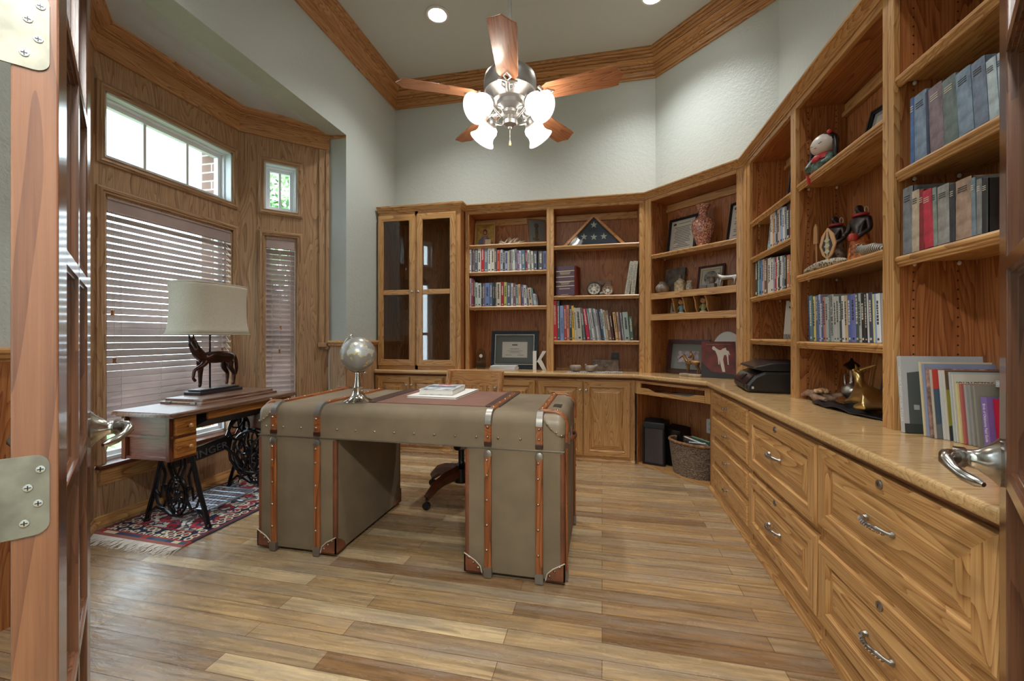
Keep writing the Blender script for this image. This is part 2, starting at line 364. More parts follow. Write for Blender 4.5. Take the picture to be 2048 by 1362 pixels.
# wainscot + chair rail on the left wall
RAIL = [(0, 1.022), (.012, 1.022), (.016, 1.03), (.03, 1.036), (.03, 1.05), (.04, 1.056), (.04, 1.068), (.03, 1.076), (0, 1.076)]
BASEP = [(0, .0), (.03, 0), (.03, .012), (.022, .028), (.012, .034), (.012, .05), (0, .055)]
b = MB(); b.box(XL, XL+.012, .38, 1.38, 0, 1.03); st(b.build('trim_5', OAKB['z']), 'oak wainscot board left of the window bay', 'wainscot')
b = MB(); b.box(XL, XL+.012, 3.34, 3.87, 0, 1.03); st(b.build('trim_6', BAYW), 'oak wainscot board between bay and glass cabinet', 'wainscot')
b = MB(); b.sweep(RAIL, [(XL, 1.38), (XL, .38)]); st(b.build('trim_7', OAK['y']), 'oak chair rail left of the window bay', 'chair rail')
b = MB(); b.sweep(RAIL, [(XL, 3.88), (XL, 3.34), (-2.40, 3.34)]); st(b.build('trim_8', OAK['y']), 'oak chair rail between bay and glass cabinet', 'chair rail')
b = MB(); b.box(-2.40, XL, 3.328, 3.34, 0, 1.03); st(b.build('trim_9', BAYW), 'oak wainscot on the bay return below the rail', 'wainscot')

# ================================================================ window bay
BX = -2.90; W0, W1 = 1.86, 2.86; SOF = 2.965
b = MB(); b.prism([(XL-.16, 1.3), (XL-.16, 3.42), (-2.41, 3.42), (-3.05, 2.9), (-3.05, 1.8), (-2.41, 1.3)], SOF, SOF+.08)
b.prism([(XL-.0005, 2.9195), (XL-.0005, SOF+.02), (-2.62, SOF+.02), (-2.62, SOF-.0005)], 1.385, 3.335, 'y')
st(b.build('ceiling_bay', CEILP), 'painted soffit of the window bay', 'soffit')
def bay_wall(name, loc, rotz, L, holes, lab):
    """panelled wall: x along, front towards -y; holes = (x0,x1,z0,z1)"""
    xs = sorted({0, L, *[h[0] for h in holes], *[h[1] for h in holes]}); zs = sorted({0, SOF, *[h[2] for h in holes], *[h[3] for h in holes]})
    m = MB()
    for i in range(len(xs)-1):
        for j in range(len(zs)-1):
            xm, zm = (xs[i]+xs[i+1])/2, (zs[j]+zs[j+1])/2
            if any(h[0] < xm < h[1] and h[2] < zm < h[3] for h in holes): continue
            m.box(xs[i], xs[i+1], 0, .14, zs[j], zs[j+1])
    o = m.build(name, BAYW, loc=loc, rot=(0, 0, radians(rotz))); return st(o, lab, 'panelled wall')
TZ0, TZ1, LZ0, LZ1 = 2.19, 2.585, .36, 1.965
FRAMEW = plain('window_wall_vinyl', (214, 222, 224), .4)
CASP = [(.0, 0), (.0, -.012), (.006, -.018), (.014, -.014), (.02, -.02), (.03, -.022), (.036, -.016), (.045, -.012), (.045, 0)]
def casing(x0, x1, z0, z1, bottom=True, par=None, name='casing'):
    """mitred profiled casing around an opening, on y=0"""
    m = MB(); n = len(CASP); vs = []
    for (i, y) in CASP: vs += [(x0-i, y, z0-i), (x1+i, y, z0-i), (x1+i, y, z1+i), (x0-i, y, z1+i)]
    for q in range(4):
        if q == 0 and not bottom: continue
        w = (q+1) % 4
        m.add(vs, [(k*4+q, k*4+w, (k+1)*4+w, (k+1)*4+q) for k in range(n-1)], 1 if q in (0, 2) else 0)
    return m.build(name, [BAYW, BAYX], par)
def window(name, label, loc, rotz, x0, x1, z0, z1, nm, low=False):
    w = struct(name, label, 'window', loc, rotz)
    m = MB(); m.frame(x0, x1, z0, z1, .022, .055, .13)                       # jamb liner
    m.frame(x0+.018, x1-.018, z0+.018, z1-.018, .03, .085, .125); m.build('window_frame', WHITE, w, bevel=.002)
    m = MB(); m.box(x0+.04, x1-.04, .102, .106, z0+.04, z1-.04); m.build('window_pane', GLASS, w)
    if nm:
        m = MB()
        for k in range(1, nm): c = x0+(x1-x0)*k/nm; m.box(c-.009, c+.009, .09, .112, z0+.03, z1-.03)
        m.build('muntin', WHITE, w)
    if low:
        m = MB(); m.box(x0+.02, x1-.02, .082, .12, 1.13, 1.175); m.build('meeting_rail', WHITE, w)
    casing(x0, x1, z0, z1, not low, w)
    m = MB()
    for a, c in ((x0-.0005, x0+.012), (x1-.012, x1+.0005)): m.box(a, c, -.001, .06, z0, z1)
    m.box(x0, x1, -.001, .06, z1-.012, z1+.0005)
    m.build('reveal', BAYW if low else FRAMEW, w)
    return w
MAINL = W1-W0
bay_wall('wall_bay', (BX, W0, 0), 90, MAINL, [(.06, .94, TZ0, TZ1), (.06, .94, LZ0, LZ1)], 'oak panelled window wall of the bay')
SIDEL = .682
bay_wall('wall_bay_far', (BX, W1, 0), 45, SIDEL, [(.18, .425, TZ0, TZ1), (.18, .425, LZ0, LZ1)], 'oak panelled angled bay wall beyond the lamp')
bay_wall('wall_bay_near', (-2.41, 1.38, 0), 135, SIDEL, [(.255, .50, TZ0, TZ1), (.255, .50, LZ0, LZ1)], 'oak panelled angled bay wall behind the door')
window('window_1', 'three light transom window above the wide blind', (BX, W0, 0), 90, .06, .94, TZ0, TZ1, 3)
window('window_2', 'large lower window behind the wide wooden blind', (BX, W0, 0), 90, .06, .94, LZ0, LZ1, 0, True)
window('window_3', 'small square transom window with foliage outside', (BX, W1, 0), 45, .18, .425, TZ0, TZ1, 2)
window('window_4', 'narrow lower window behind the narrow wooden blind', (BX, W1, 0), 45, .18, .425, LZ0, LZ1, 0, True)
window('window_5', 'small transom window in the bay wall behind the door', (-2.41, 1.38, 0), 135, .255, .50, TZ0, TZ1, 2)
window('window_6', 'narrow lower window in the bay wall behind the door', (-2.41, 1.38, 0), 135, .255, .50, LZ0, LZ1, 0, True)
# stool + apron under the big window
APR = [(0, .235), (.008, .235), (.01, .25), (.016, .256), (.016, .30), (.022, .306), (.022, .325), (.03, .335), (0, .336)]
b = MB(); b.box(W0+.005, W1-.03, BX-.13, BX+.05, .336, .362)
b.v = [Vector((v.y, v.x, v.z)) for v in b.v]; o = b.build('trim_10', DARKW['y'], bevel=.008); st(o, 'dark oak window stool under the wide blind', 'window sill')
b = MB(); b.sweep([(d, z) for d, z in APR], [(BX, W1-.05), (BX, W0+.03)]); st(b.build('trim_11', OAK['y']), 'stepped oak apron below the window stool', 'apron')
# frieze and crown round the bay
bayp = [(-2.24, 3.51), (-2.41, 3.341), (BX, W1), (BX, W0), (-2.41, 1.379), (-2.24, 1.21)]
FRZ = [(0, 2.79), (.016, 2.79), (.02, 2.798), (.02, 2.897), (0, 2.897)]
BCR = [(0, 2.893), (.028, 2.893), (.028, 2.901), (.022, 2.904), (.034, 2.908), (.034, 2.914), (.028, 2.917), (.046, 2.921), (.048, 2.927), (.042, 2.930), (.066, 2.938), (.08, 2.946), (.082, 2.951), (.094, 2.955), (.098, SOF), (0, SOF)]
def baytrim(prof, nm, lab, segs, mats):
    for s_, mt, k in zip(segs, mats, nm):
        m = MB(); m.sweep(prof, bayp); n = len(prof); m.f = m.f[s_*n:(s_+1)*n]; m.m = m.m[s_*n:(s_+1)*n]
        for f in m.f: pass
        p0, p1 = bayp[s_], bayp[s_+1]; ang = math.atan2(p1[1]-p0[1], p1[0]-p0[0]); R = Matrix.Rotation(-ang, 4, 'Z')
        m.v = [R @ v for v in m.v]; st(m.build(k, mt, rot=(0, 0, ang)), lab, 'bay moulding')
bayp = [(-2.41, 3.341), (BX, W1), (BX, W0), (-2.41, 1.379)]
X3 = [CROWN['x']]*3
baytrim(FRZ, ('trim_12', 'trim_13', 'trim_14'), 'flat oak frieze at the top of the bay', (0, 1, 2), X3)
baytrim(BCR, ('trim_15', 'trim_16', 'trim_17'), 'stepped oak crown under the bay soffit', (0, 1, 2), X3)
b = MB()                                                                     # crown end running out to the wall face
pr = [(o_, z) for o_, z in BCR]; b.sweep(pr, [(-2.24, 3.51), (-2.41, 3.341)]); b.v = [v for v in b.v]
b.v = [Vector((min(v.x, XL+.001), v.y, v.z)) for v in b.v]; b.v = [Vector((v.x, min(v.y, 3.3395), v.z)) if v.x > -2.40 else v for v in b.v]
st(b.build('trim_18', CROWN['x']), 'oak crown end at the bay opening', 'bay moulding')
b = MB(); b.sweep(BASEP, bayp); st(b.build('baseboard_bay', OAK['y']), 'low oak base moulding round the bay', 'baseboard')
b = MB(); b.sweep(BASEP, [(XL+.012, 3.87), (XL+.012, 3.327), (-2.40, 3.327)]); st(b.build('baseboard_left', OAK['y']), 'low oak base moulding beside the glass cabinet', 'baseboard')
# corner casing at the end of the angled bay wall
b = MB(); b.box(.60, .672, -.016, 0, 1.0, 2.79); b.box(.655, .682, -.03, 0, 1.0, 2.79)
for z0, z1 in ((1.03, 1.06),): b.box(.59, .682, -.03, 0, z0-.01, z1)
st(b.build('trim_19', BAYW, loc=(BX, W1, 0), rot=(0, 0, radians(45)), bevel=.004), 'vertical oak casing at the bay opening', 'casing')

# ================================================================ blinds
SLATM = plain('blind_slat_wood', (172, 154, 150), .3, var=.12, vscale=3)
CORDM = plain('blind_cord', (190, 180, 168), .8)
def blind(label, loc, rotz, x0, x1, zt, zb, tilt, cords, tass):
    t = thing('venetian_blind', label, 'blind', loc, rotz)
    L = x1-x0; p = .0435
    m = MB(); m.box(x0+.013, x1-.013, .0, .012, zt-.10, zt-.012); m.box(x0+.013, x1-.013, -.006, .014, zt-.025, zt-.012); m.box(x0+.013, x1-.013, -.006, .014, zt-.103, zt-.09)
    m.build('valance', SLATM, t, bevel=.003)
    m = MB(); m.box(x0+.014, x1-.014, .014, .05, zt-.06, zt-.012); m.build('headrail', SLATM, t)
    m = MB(); z = zt-.125; n = 0
    while z > zb+.03:
        c, s_ = cos(tilt), sin(tilt); h = .025
        for (a, e) in ((-h, h),):
            y0, z0, y1, z1 = .034-h*c, z-h*s_, .034+h*c, z+h*s_
            dz = .0014
            m.add([(x0+.016, y0, z0-dz), (x1-.016, y0, z0-dz), (x1-.016, y1, z1-dz), (x0+.016, y1, z1-dz), (x0+.016, y0, z0+dz), (x1-.016, y0, z0+dz), (x1-.016, y1, z1+dz), (x0+.016, y1, z1+dz)],
                  [(0, 3, 2, 1), (4, 5, 6, 7), (0, 1, 5, 4), (1, 2, 6, 5), (2, 3, 7, 6), (3, 0, 4, 7)])
        z -= p; n += 1
    m.build('slats', SLATM, t)
    m = MB(); m.box(x0+.016, x1-.016, .014, .054, zb, zb+.018); m.build('bottom_rail', SLATM, t, bevel=.003)
    m = MB()
    for cx_ in cords:
        for yy in (.012, .056): m.tube([(cx_, yy, zb), (cx_, yy, zt-.06)], .0011, 5)
        zz = zt-.15
        while zz > zb: m.tube([(cx_, .012, zz), (cx_+.004, .034, zz-.01), (cx_, .056, zz)], .001, 4); zz -= p
    m.build('ladder_cords', CORDM, t)
    for (cx_, zz) in tass:
        q = MB(); q.tube([(cx_, -.008, zt-.09), (cx_, -.012, zz)], .0012, 5); pc = q.build('pull_cord', CORDM, t)
        q = MB(); q.lathe([(.003, .02), (.009, .018), (.007, .008), (.006, 0), (.011, -.012), (.0, -.014)], 10, (cx_, -.012, zz-.012)); q.build('tassel', TREADW['z'], pc, smooth=40)
    return t
blind('wide brown wooden slat blind on the big bay window', (BX, W0, 0), 90, .06, .94, LZ1, .56, radians(49), (.16, .40, .64, .86), ((.095, 1.27), (.105, .98), (.84, 1.02)))
blind('narrow brown wooden slat blind beyond the lamp', (BX, W1, 0), 45, .18, .425, LZ1, .50, radians(58), (.235, .375), ((.30, 1.2), (.292, 1.0)))

# ================================================================ recessed lights and lamps
CANG = glow('can_light_lens', (255, 252, 244), 30)
def can(x, y, label):
    t = thing('recessed_light', label, 'ceiling light', (x, y, ZC))
    m = MB(); m.lathe([(.07, -.001), (.098, -.001), (.1, -.006), (.095, -.012), (.078, -.012), (.072, -.004)], 28); m.build('trim_ring', WHITE, t, smooth=50)
    m = MB(); m.lathe([(.073, -.003), (.06, -.007), (0, -.009)], 28); m.build('lens', CANG, t, smooth=60)
    ld = bpy.data.lights.new('can_light', 'SPOT'); ld.energy = CAN_W if y > 2 else CAN_W*.55; ld.spot_size = radians(116); ld.spot_blend = 1; ld.shadow_soft_size = .07; ld.color = (1, .985, .96)
    l = bpy.data.objects.new('can_lamp', ld); C.objects.link(l); l.location = (x, y, ZC-.03)
CAN_W = 95
can(-1.37, 3.34, 'glowing round recessed light in the ceiling beyond the fan')
can(.40, 3.52, 'recessed ceiling light near the angled wall, just out of frame')
can(-1.37, 1.25, 'recessed ceiling light over the window side near the door')  # unseen can light added for fill near the door
can(.40, 1.25, 'recessed ceiling light over the drawers near the door')  # another unseen can put in as fill
ld = bpy.data.lights.new('hall_lamp', 'POINT'); ld.energy = 14; ld.shadow_soft_size = .25; ld.color = (1, .96, .9)  # unseen hallway lamp put in for fill from behind the camera
l = bpy.data.objects.new('hall_lamp', ld); C.objects.link(l); l.location = (-.1, -1.3, 2.7)

# ================================================================ outside
GRASS = plain('lawn', (96, 120, 70), .9, var=.3, vscale=3)
b = MB(); b.box(-14, -2.3, -6, 14, -.5, -.4); st(b.build('ground', GRASS), 'lawn outside the bay window', 'lawn')
def brick_mat():
    m, nt, bs = _nt('brick'); tc = N(nt, 'ShaderNodeTexCoord'); br = N(nt, 'ShaderNodeTexBrick', Scale=1.0)
    br.inputs['Brick Width'].default_value = .2; br.inputs['Row Height'].default_value = .07; br.inputs['Mortar Size'].default_value = .006
    br.inputs['Color1'].default_value = lin((150, 120, 104)); br.inputs['Color2'].default_value = lin((120, 92, 80)); br.inputs['Mortar'].default_value = lin((190, 186, 178))
    mp = N(nt, 'ShaderNodeMapping'); mp.inputs['Rotation'].default_value = (R90, 0, 0)
    nt.links.new(tc.outputs['Object'], mp.inputs[0]); nt.links.new(mp.outputs[0], br.inputs['Vector']); nt.links.new(br.outputs['Color'], bs.inputs['Base Color']); bs.inputs['Roughness'].default_value = .9
    return m
BRICK = brick_mat()
b = MB()
for z0, z1 in ((-.4, .30), (2.0, 2.14), (2.63, 3.3)): b.box(-3.2, -3.045, W0-.1, W1+.1, z0, z1)
b.box(-3.2, -3.045, W1-.06, W1+.03, .3, 2.63); b.box(-3.2, -3.045, W0-.03, W0+.06, .3, 2.63)
st(b.build('wall_brick', BRICK), 'brick outside face of the window bay', 'brick wall')
LEAFM = [plain('leaf_a', (96, 136, 74), .6), plain('leaf_b', (140, 172, 116), .6), plain('leaf_c', (64, 100, 56), .6)]
def plant(name, label, loc, R, h, n, ls, trunk, seed):
    t = thing(name, label, 'tree' if trunk > .05 else 'shrub', loc); r = random.Random(seed)
    q = MB(); q.tube([(0, 0, 0), (.03, 0, h*.35), (-.02, .03, h*.7)], [trunk, trunk*.8, trunk*.4], 8)
    for k in range(7):
        a = k*.9; z = h*(.3+.07*k); q.tube([(0, 0, z), (R*.4*cos(a), R*.4*sin(a), z+h*.12), (R*.7*cos(a), R*.7*sin(a), z+h*.2)], [trunk*.4, trunk*.25, trunk*.1], 6)
    q.build('trunk', plain('bark', (96, 84, 72), .9), t)
    q = MB()
    for k in range(n):
        while 1:
            p = Vector((r.uniform(-1, 1), r.uniform(-1, 1), r.uniform(-1, 1)))
            if .35 < p.length < 1: break
        c = Vector((p.x*R, p.y*R, h*.62+p.z*h*.42)); u = Vector((r.gauss(0, 1), r.gauss(0, 1), r.gauss(0, .6))).normalized(); w = u.cross(Vector((r.gauss(0, 1), r.gauss(0, 1), 1))).normalized()
        s_ = ls*r.uniform(.6, 1.3)
        q.add([c-u*s_, c+w*s_*.45-u*s_*.1, c+u*s_, c-w*s_*.45-u*s_*.1], [(0, 1, 2, 3)], r.choice((0, 1, 1, 2)))
    f = q.build('foliage', LEAFM, t); return t
plant('garden_tree', 'leafy garden tree seen through the small transom window', (-6.6, 8.2, -.4), 1.7, 5.4, 5200, .09, .11, 3)
plant('garden_shrub', 'green shrub outside under the wide blind', (-3.75, 2.05, -.4), .42, 1.05, 500, .075, .02, 5)
w = bpy.data.worlds.new('sky'); S.world = w; w.use_nodes = True; bg = w.node_tree.nodes['Background']
bg.inputs[0].default_value = (.80, .90, 1.0, 1); bg.inputs[1].default_value = 7.0

# ================================================================ camera and view
cam = bpy.data.cameras.new('camera'); co = bpy.data.objects.new('camera', cam); C.objects.link(co)
cam.sensor_width = 36; cam.lens = 36*835/2048; cam.shift_y = (672-681)/2048; cam.clip_start = .02
co.location = (0, 0, 1.12); co.rotation_euler = (R90, 0, radians(12.17)); S.camera = co
S.view_settings.view_transform = 'Standard'; S.view_settings.look = 'None'; S.view_settings.gamma = 1; S.view_settings.use_curve_mapping = False
S.view_settings.exposure = 0.58
cy = S.cycles; cy.max_bounces = 7; cy.diffuse_bounces = 4; cy.glossy_bounces = 3; cy.transmission_bounces = 3; cy.transparent_max_bounces = 8; cy.sample_clamp_indirect = 6; cy.caustics_reflective = False; cy.caustics_refractive = False
cy.use_denoising = True
# ================================================================ built-in casework
YBF, XBF = 3.975, 1.01                     # bookcase face planes (back run, right run)
ZK = .787                                   # worktop height
SQ = sqrt(2)
NOSE = [(0, 0), (.0, -.036), (.012, -.036), (.02, -.028), (.02, -.008), (.012, 0)]
PIN = plain('clear_pin', (214, 214, 212), .15)
def pinholes(base):
    m = base.copy(); m.name = 'oak_plywood_with_pin_holes'; nt = m.node_tree; b = nt.nodes['Principled BSDF']
    tc = N(nt, 'ShaderNodeTexCoord'); sp = N(nt, 'ShaderNodeSeparateXYZ'); nt.links.new(tc.outputs['Object'], sp.inputs[0])
    def mth(op, a, v=0, c=None):
        n = N(nt, 'ShaderNodeMath', operation=op); nt.links.new(a, n.inputs[0])
        if hasattr(v, 'links'): nt.links.new(v, n.inputs[1])
        else: n.inputs[1].default_value = v
        return n.outputs[0]
    d = mth('MINIMUM', mth('ABSOLUTE', mth('SUBTRACT', sp.outputs['Y'], .06)), mth('ABSOLUTE', mth('SUBTRACT', sp.outputs['Y'], .19)))
    z = mth('PINGPONG', sp.outputs['Z'], .016)
    r = mth('SQRT', mth('ADD', mth('MULTIPLY', d, d), mth('MULTIPLY', z, z)))
    k = mth('LESS_THAN', r, .0032); mx = N(nt, 'ShaderNodeMix', data_type='RGBA'); mx.inputs[7].default_value = lin((40, 22, 12))
    src = b.inputs['Base Color'].links[0].from_socket; nt.links.new(src, mx.inputs[6]); nt.links.new(k, mx.inputs['Factor']); nt.links.new(mx.outputs[2], b.inputs['Base Color'])
    return m
PINW = pinholes(OAKB['z'])
def knob(par, x, y, z, mat=None):
    q = MB(); q.lathe([(.009, 0), (.009, -.003), (.0045, -.006), (.0045, -.014), (.012, -.019), (.013, -.024), (.009, -.028), (0, -.029)], 14, (x, y, z), ax='y'); return q.build('knob', mat or NICKEL, par, smooth=40)
def pull(par, x, y, z, w=.12):
    q = MB(); pts = []; R = []
    for i in range(19):
        t = i/18; u = (t-.5)*w; pts.append((x+u, y-.006-.024*sin(pi*t)**.7, z-.004*sin(2*pi*t))); R.append(.0062+.0012*sin(t*26))
    q.tube(pts, R, 8)
    for s_ in (-1, 1): q.lathe([(.009, 0), (.009, -.003), (.006, -.01)], 10, (x+s_*w*.47, y, z), ax='y')
    for k in range(10):                                                     # rope twist
        t = .12+.76*k/9; q.tube([(x+(t-.5)*w+.004*cos(a)*0+.0045*(a/pi-1), y-.006-.024*sin(pi*t)**.7-.0068*cos(a), z+.0068*sin(a)) for a in [pi*2*i/6 for i in range(7)]], .0013, 4)
    return q.build('pull_handle', PEWTER, par, smooth=50)
def lock(par, x, y, z):
    q = MB(); q.lathe([(.013, 0), (.013, -.004), (.01, -.006), (.0, -.006)], 16, (x, y, z), ax='y'); q.box(x-.001, x+.001, y-.0066, y-.005, z-.005, z+.005, 1); return q.build('lock', [PEWTER, BLACK], par, smooth=40)

COVE = [(0, .733), (.007, .733), (.014, .742), (.018, .7515), (0, .7515)]
def base_unit(name, label, loc, rotz, W, depth, stiles, rails=(.035, .05)):
    """carcass with a face frame; stiles = list of (x0,x1)"""
    t = thing(name, label, 'cabinet', loc, rotz)
    m = MB()
    m.box(.0005, .018, .02, depth, 0, .752); m.box(W-.018, W-.0005, .02, depth, 0, .752); m.box(.018, W-.018, .02, depth, .0, .045); m.box(.018, W-.018, depth-.012, depth, .045, .752)
    m.build('carcass', OAKB['z'], t)
    m = MB()
    for x0, x1 in stiles: m.box(max(x0, .0005), min(x1, W-.0005), 0, .02, 0, .752)
    xs = sorted(stiles)
    for (a, c) in zip(xs, xs[1:]):
        m.box(a[1], c[0], 0, .02, .752-rails[0], .752, 1); m.box(a[1], c[0], 0, .02, 0, rails[1], 1)
    m.build('face_frame', [OAK['z'], OAK['x']], t)
    m = MB(); m.box(stiles[0][1], stiles[-1][0], .003, .019, rails[1], .752-rails[0]); m.build('front_panel', OAK['x'], t)
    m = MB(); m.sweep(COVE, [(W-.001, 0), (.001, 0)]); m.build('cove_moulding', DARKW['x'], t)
    m = MB(); m.sweep([(-.0, 0), (.014, 0), (.014, .012), (.006, .026), (0, .028)], [(W-.001, 0), (.001, 0)]); m.build('base_moulding', OAK['x'], t)
    return t
def door(par, x0, x1, z0, z1, knobx, knobz, fr=.055):
    m = MB(); m.panel(x0, x1, z0, z1, .02, fr); d = m.build('door', [OAK['z'], OAK['x']], par)
    if knobx is not None: knob(d, knobx, -.02, knobz)
    return d
def drawer(par, x0, x1, z0, z1, raised=False, kn=True):
    m = MB()
    if raised: m.panel(x0, x1, z0, z1, .022, .06, 0, True, 0, 1)
    else: m.slab(x0, x1, z0, z1, .02, 0, 1)
    d = m.build('drawer', [OAK['z'], OAK['x']], par)
    if raised:
        pull(d, (x0+x1)/2-.005, -.022, (z0+z1)/2+.005); lock(d, (x0+x1)/2, -.022, z1-.022)
    elif kn: knob(d, (x0+x1)/2, -.02, (z0+z1)/2+.003)
    return d
BYF = 3.80                                  # back base face; local y=0
# ---- back run
t = base_unit('base_cabinet', 'two door oak base cabinet below the glass fronted cabinet', (-2.22, BYF, 0), 0, .80, .44, [(0, .035), (.765, .80)])
door(t, .03, .375, .05, .718, .352, .64); door(t, .382, .725, .05, .718, .404, .64)
t = base_unit('base_cabinet', 'oak base cabinet mostly hidden behind the chair and desk', (-1.42, BYF, 0), 0, .84, .44, [(0, .035), (.805, .84)])
door(t, .02, .418, .05, .714, .395, .636); door(t, .424, .822, .05, .714, .447, .636)
t = base_unit('base_cabinet', 'two door oak base cabinet next to the open knee space', (-.58, BYF, 0), 0, .861, .44, [(0, .03), (.83, .861)])
door(t, .014, .413, .05, .714, .39, .636); door(t, .419, .822, .05, .716, .444, .636)
# ---- knee space (angled 45 degrees)
KX, KY = .2815, BYF; KW = .7025
t = thing('knee_space_cabinet', 'angled oak desk unit with open knee space and pull-out tray', 'cabinet', (KX, KY, 0), -45)
m = MB(); m.box(.0005, .06, 0, .02, .618, .752); m.box(.655, KW-.0005, 0, .02, .618, .752); m.box(.06, .655, 0, .02, .712, .752, 1)
m.build('face_frame', [OAK['z'], OAK['x']], t, bevel=.002)
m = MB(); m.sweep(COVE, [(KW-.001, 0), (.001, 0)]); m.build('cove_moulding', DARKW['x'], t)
m = MB(); m.box(.002, KW-.002, .332, .344, 0, .752); m.build('back_panel', OAKB['z'], t)
m = MB(); m.box(.017, KW-.017, .021, .332, .0, .016); m.build('plinth_shelf', OAK['x'], t)
m = MB(); m.prism([(.055, .62), (.66, .62), (.66, .672), (.58, .672), (.55, .66), (.525, .65), (.2, .65), (.17, .66), (.14, .672), (.055, .672)], -.004, .016, 'y'); m.box(.06, .655, .016, .25, .622, .634)
m.build('pull_out_tray', OAK['x'], t, bevel=.002)
m = MB(); m.box(.001, .016, .021, .331, .0, .75); m.build('side_panel', OAKB['z'], t); m = MB(); m.box(KW-.016, KW-.001, .021, .331, .0, .75); m.build('side_panel', OAKB['z'], t)
# loose papers on the tray
ORANGE = plain('orange_folder', (196, 112, 58), .7)
for (x, y, a, w, h, z, mt, lb) in ((.33, .13, 5, .30, .19, .6345, WHITE, 'white papers at the bottom of the pull-out tray'), (.40, .125, -5, .30, .19, .6375, ORANGE, 'orange folder among papers in the pull-out tray'),
                                   (.44, .125, 4, .27, .18, .6405, PAPER, 'top sheet of papers lying on the orange folder')):
    m = MB(); m.box(-w/2, w/2, -h/2, h/2, 0, .0025); R_ = Matrix.Rotation(radians(-45), 4, 'Z') @ Vector((x, y, 0))
    tag(m.build('paper_stack', mt, loc=(KX+R_.x, KY+R_.y, z), rot=(0, 0, radians(a-45))), lb, 'papers')
# ---- right run; local x runs towards the doorway, y into the wall
RX = .778; RY0 = 3.296
def rr(y): return RY0-y
t = base_unit('drawer_cabinet', 'narrow oak cabinet of four drawers next to the knee space', (RX, RY0, 0), -90, rr(2.438), .48, [(0, .125), (rr(2.462), rr(2.438))])
for z0, z1 in ((.60, .725), (.425, .557), (.252, .389), (.09, .219)): drawer(t, rr(3.185), rr(2.452), z0, z1)
t = base_unit('file_cabinet', 'oak file cabinet with two panelled drawers in the middle of the run', (RX, 2.4375, 0), -90, .732, .48, [(0, .02), (.715, .732)])
drawer(t, .012, .724, .425, .723, True); drawer(t, .012, .724, .10, .396, True)
t = base_unit('file_cabinet', 'wide oak file cabinet with two panelled drawers nearest the doorway', (RX, 1.705, 0), -90, .72, .48, [(0, .015), (.705, .72)])
drawer(t, .006, .702, .442, .729, True); drawer(t, .006, .702, .10, .39, True)
t = base_unit('base_cabinet', 'oak cabinet at the doorway end of the long counter', (RX, .9845, 0), -90, .55, .48, [(0, .02), (.53, .55)])
door(t, .012, .538, .08, .725, .06, .64)
# ---- worktop
WT = [(-2.22, YB-.0), (-2.22, 3.77), (.27, 3.77), (.745, 3.296), (.745, .43), (XRW-.002, .43), (XRW-.002, CB[1]), (CA[0], YB-.002)]
m = MB(); m.prism([(x, min(y, YB-.002)) for x, y in WT], .752, ZK, 'z', 1)
o = m.build('worktop', [COUNT['x'], COUNT['x']], bevel=.012, seg=4); tag(o, 'continuous oak worktop running round all the base cabinets', 'worktop')

# ---- bookcases
def bookcase(name, label, loc, rotz, W, lst, rst, shelves, depth=.25, ztop=2.33, cubby=None, pins=True, cleat=True):
    """local x along the face, front -y. lst/rst stile widths"""
    t = thing(name, label, 'bookcase', loc, rotz); x0, x1 = lst, W-rst
    m = MB()
    m.box(x0-.02, x0, .021, depth, ZK, 2.40); m.box(x1, x1+.02, .021, depth, ZK, 2.40)
    m.build('side_panel', PINW if pins else OAKB['z'], t)
    m = MB(); m.box(x0, x1, depth-.01, depth, ZK, ztop+.03); m.build('back_panel', OAKB['z'], t)
    m = MB(); m.box(x0, x1, .021, depth-.01, ztop+.002, ztop+.02); m.build('top_panel', OAKB['x'], t)
    m = MB(); m.box(.0004, x0, 0, .021, ZK, 2.36); m.box(x1, W-.0004, 0, .021, ZK, 2.36); m.box(x0, x1, 0, .021, ztop, 2.36, 1)
    if lst > .1: m.box(lst-.062, lst-.058, -.004, 0, ZK, 2.36)
    if cubby:
        for z in cubby: m.box(x0, x1, 0, .021, z-.054, z, 1)
    m.build('face_frame', [OAK['z'], OAK['x']], t, bevel=.002)
    if cleat:
        m = MB(); m.box(x0, x1, depth-.035, depth-.01, ztop-.07, ztop-.045); m.box(x0, x1, depth-.022, depth-.01, ztop-.045, ztop); m.build('cleat', OAK['x'], t, bevel=.003)
    m = MB(); m.box(x0, x1, depth-.02, depth-.01, ZK, ZK+.012); m.build('shoe_strip', OAK['x'], t)
    for k, z in enumerate(shelves):
        m = MB()
        if cubby and z in cubby: m.box(x0+.001, x1-.001, .021, depth-.012, z-.02, z)
        else:
            m.box(x0+.002, x1-.002, .016, depth-.012, z-.02, z)
            m.sweep([(0, z), (.008, z-.001), (.013, z-.008), (.012, z-.016), (.006, z-.02), (.008, z-.023), (.008, z-.027), (.003, z-.03), (.003, z-.036), (-.004, z-.037)], [(x1-.002, .016), (x0+.002, .016)])
        sh = m.build('shelf', OAK['x'], t)
        if pins and not (cubby and z in cubby):
            for px in (x0+.006, x1-.006):
                for py in (.06, depth-.06):
                    q = MB(); q.ball((px, py, z-.029), (.006, .006, .008), 8); q.build('shelf_pin', PIN, sh)
    return t
X0a = -1.335; Xm = -.486; Xc = .382
bookcase('bookcase', 'back bookcase beside the glass cabinet, icons on its top shelf', (X0a, YBF, 0), 0, Xm-X0a, .039, .033, (2.026, 1.757, 1.414))
bookcase('bookcase', 'back bookcase with the folded flag on its top shelf', (Xm, YBF, 0), 0, Xc-Xm, .034, .049, (1.98, 1.503, 1.078))
AW = (XBF-Xc)*SQ
ak = bookcase('bookcase', 'angled corner bookcase with letter cubby and red vase', (Xc, YBF, 0), -45, AW, .064, .05, (1.85, 1.50, 1.313), depth=.25, cubby=(1.50, 1.313))
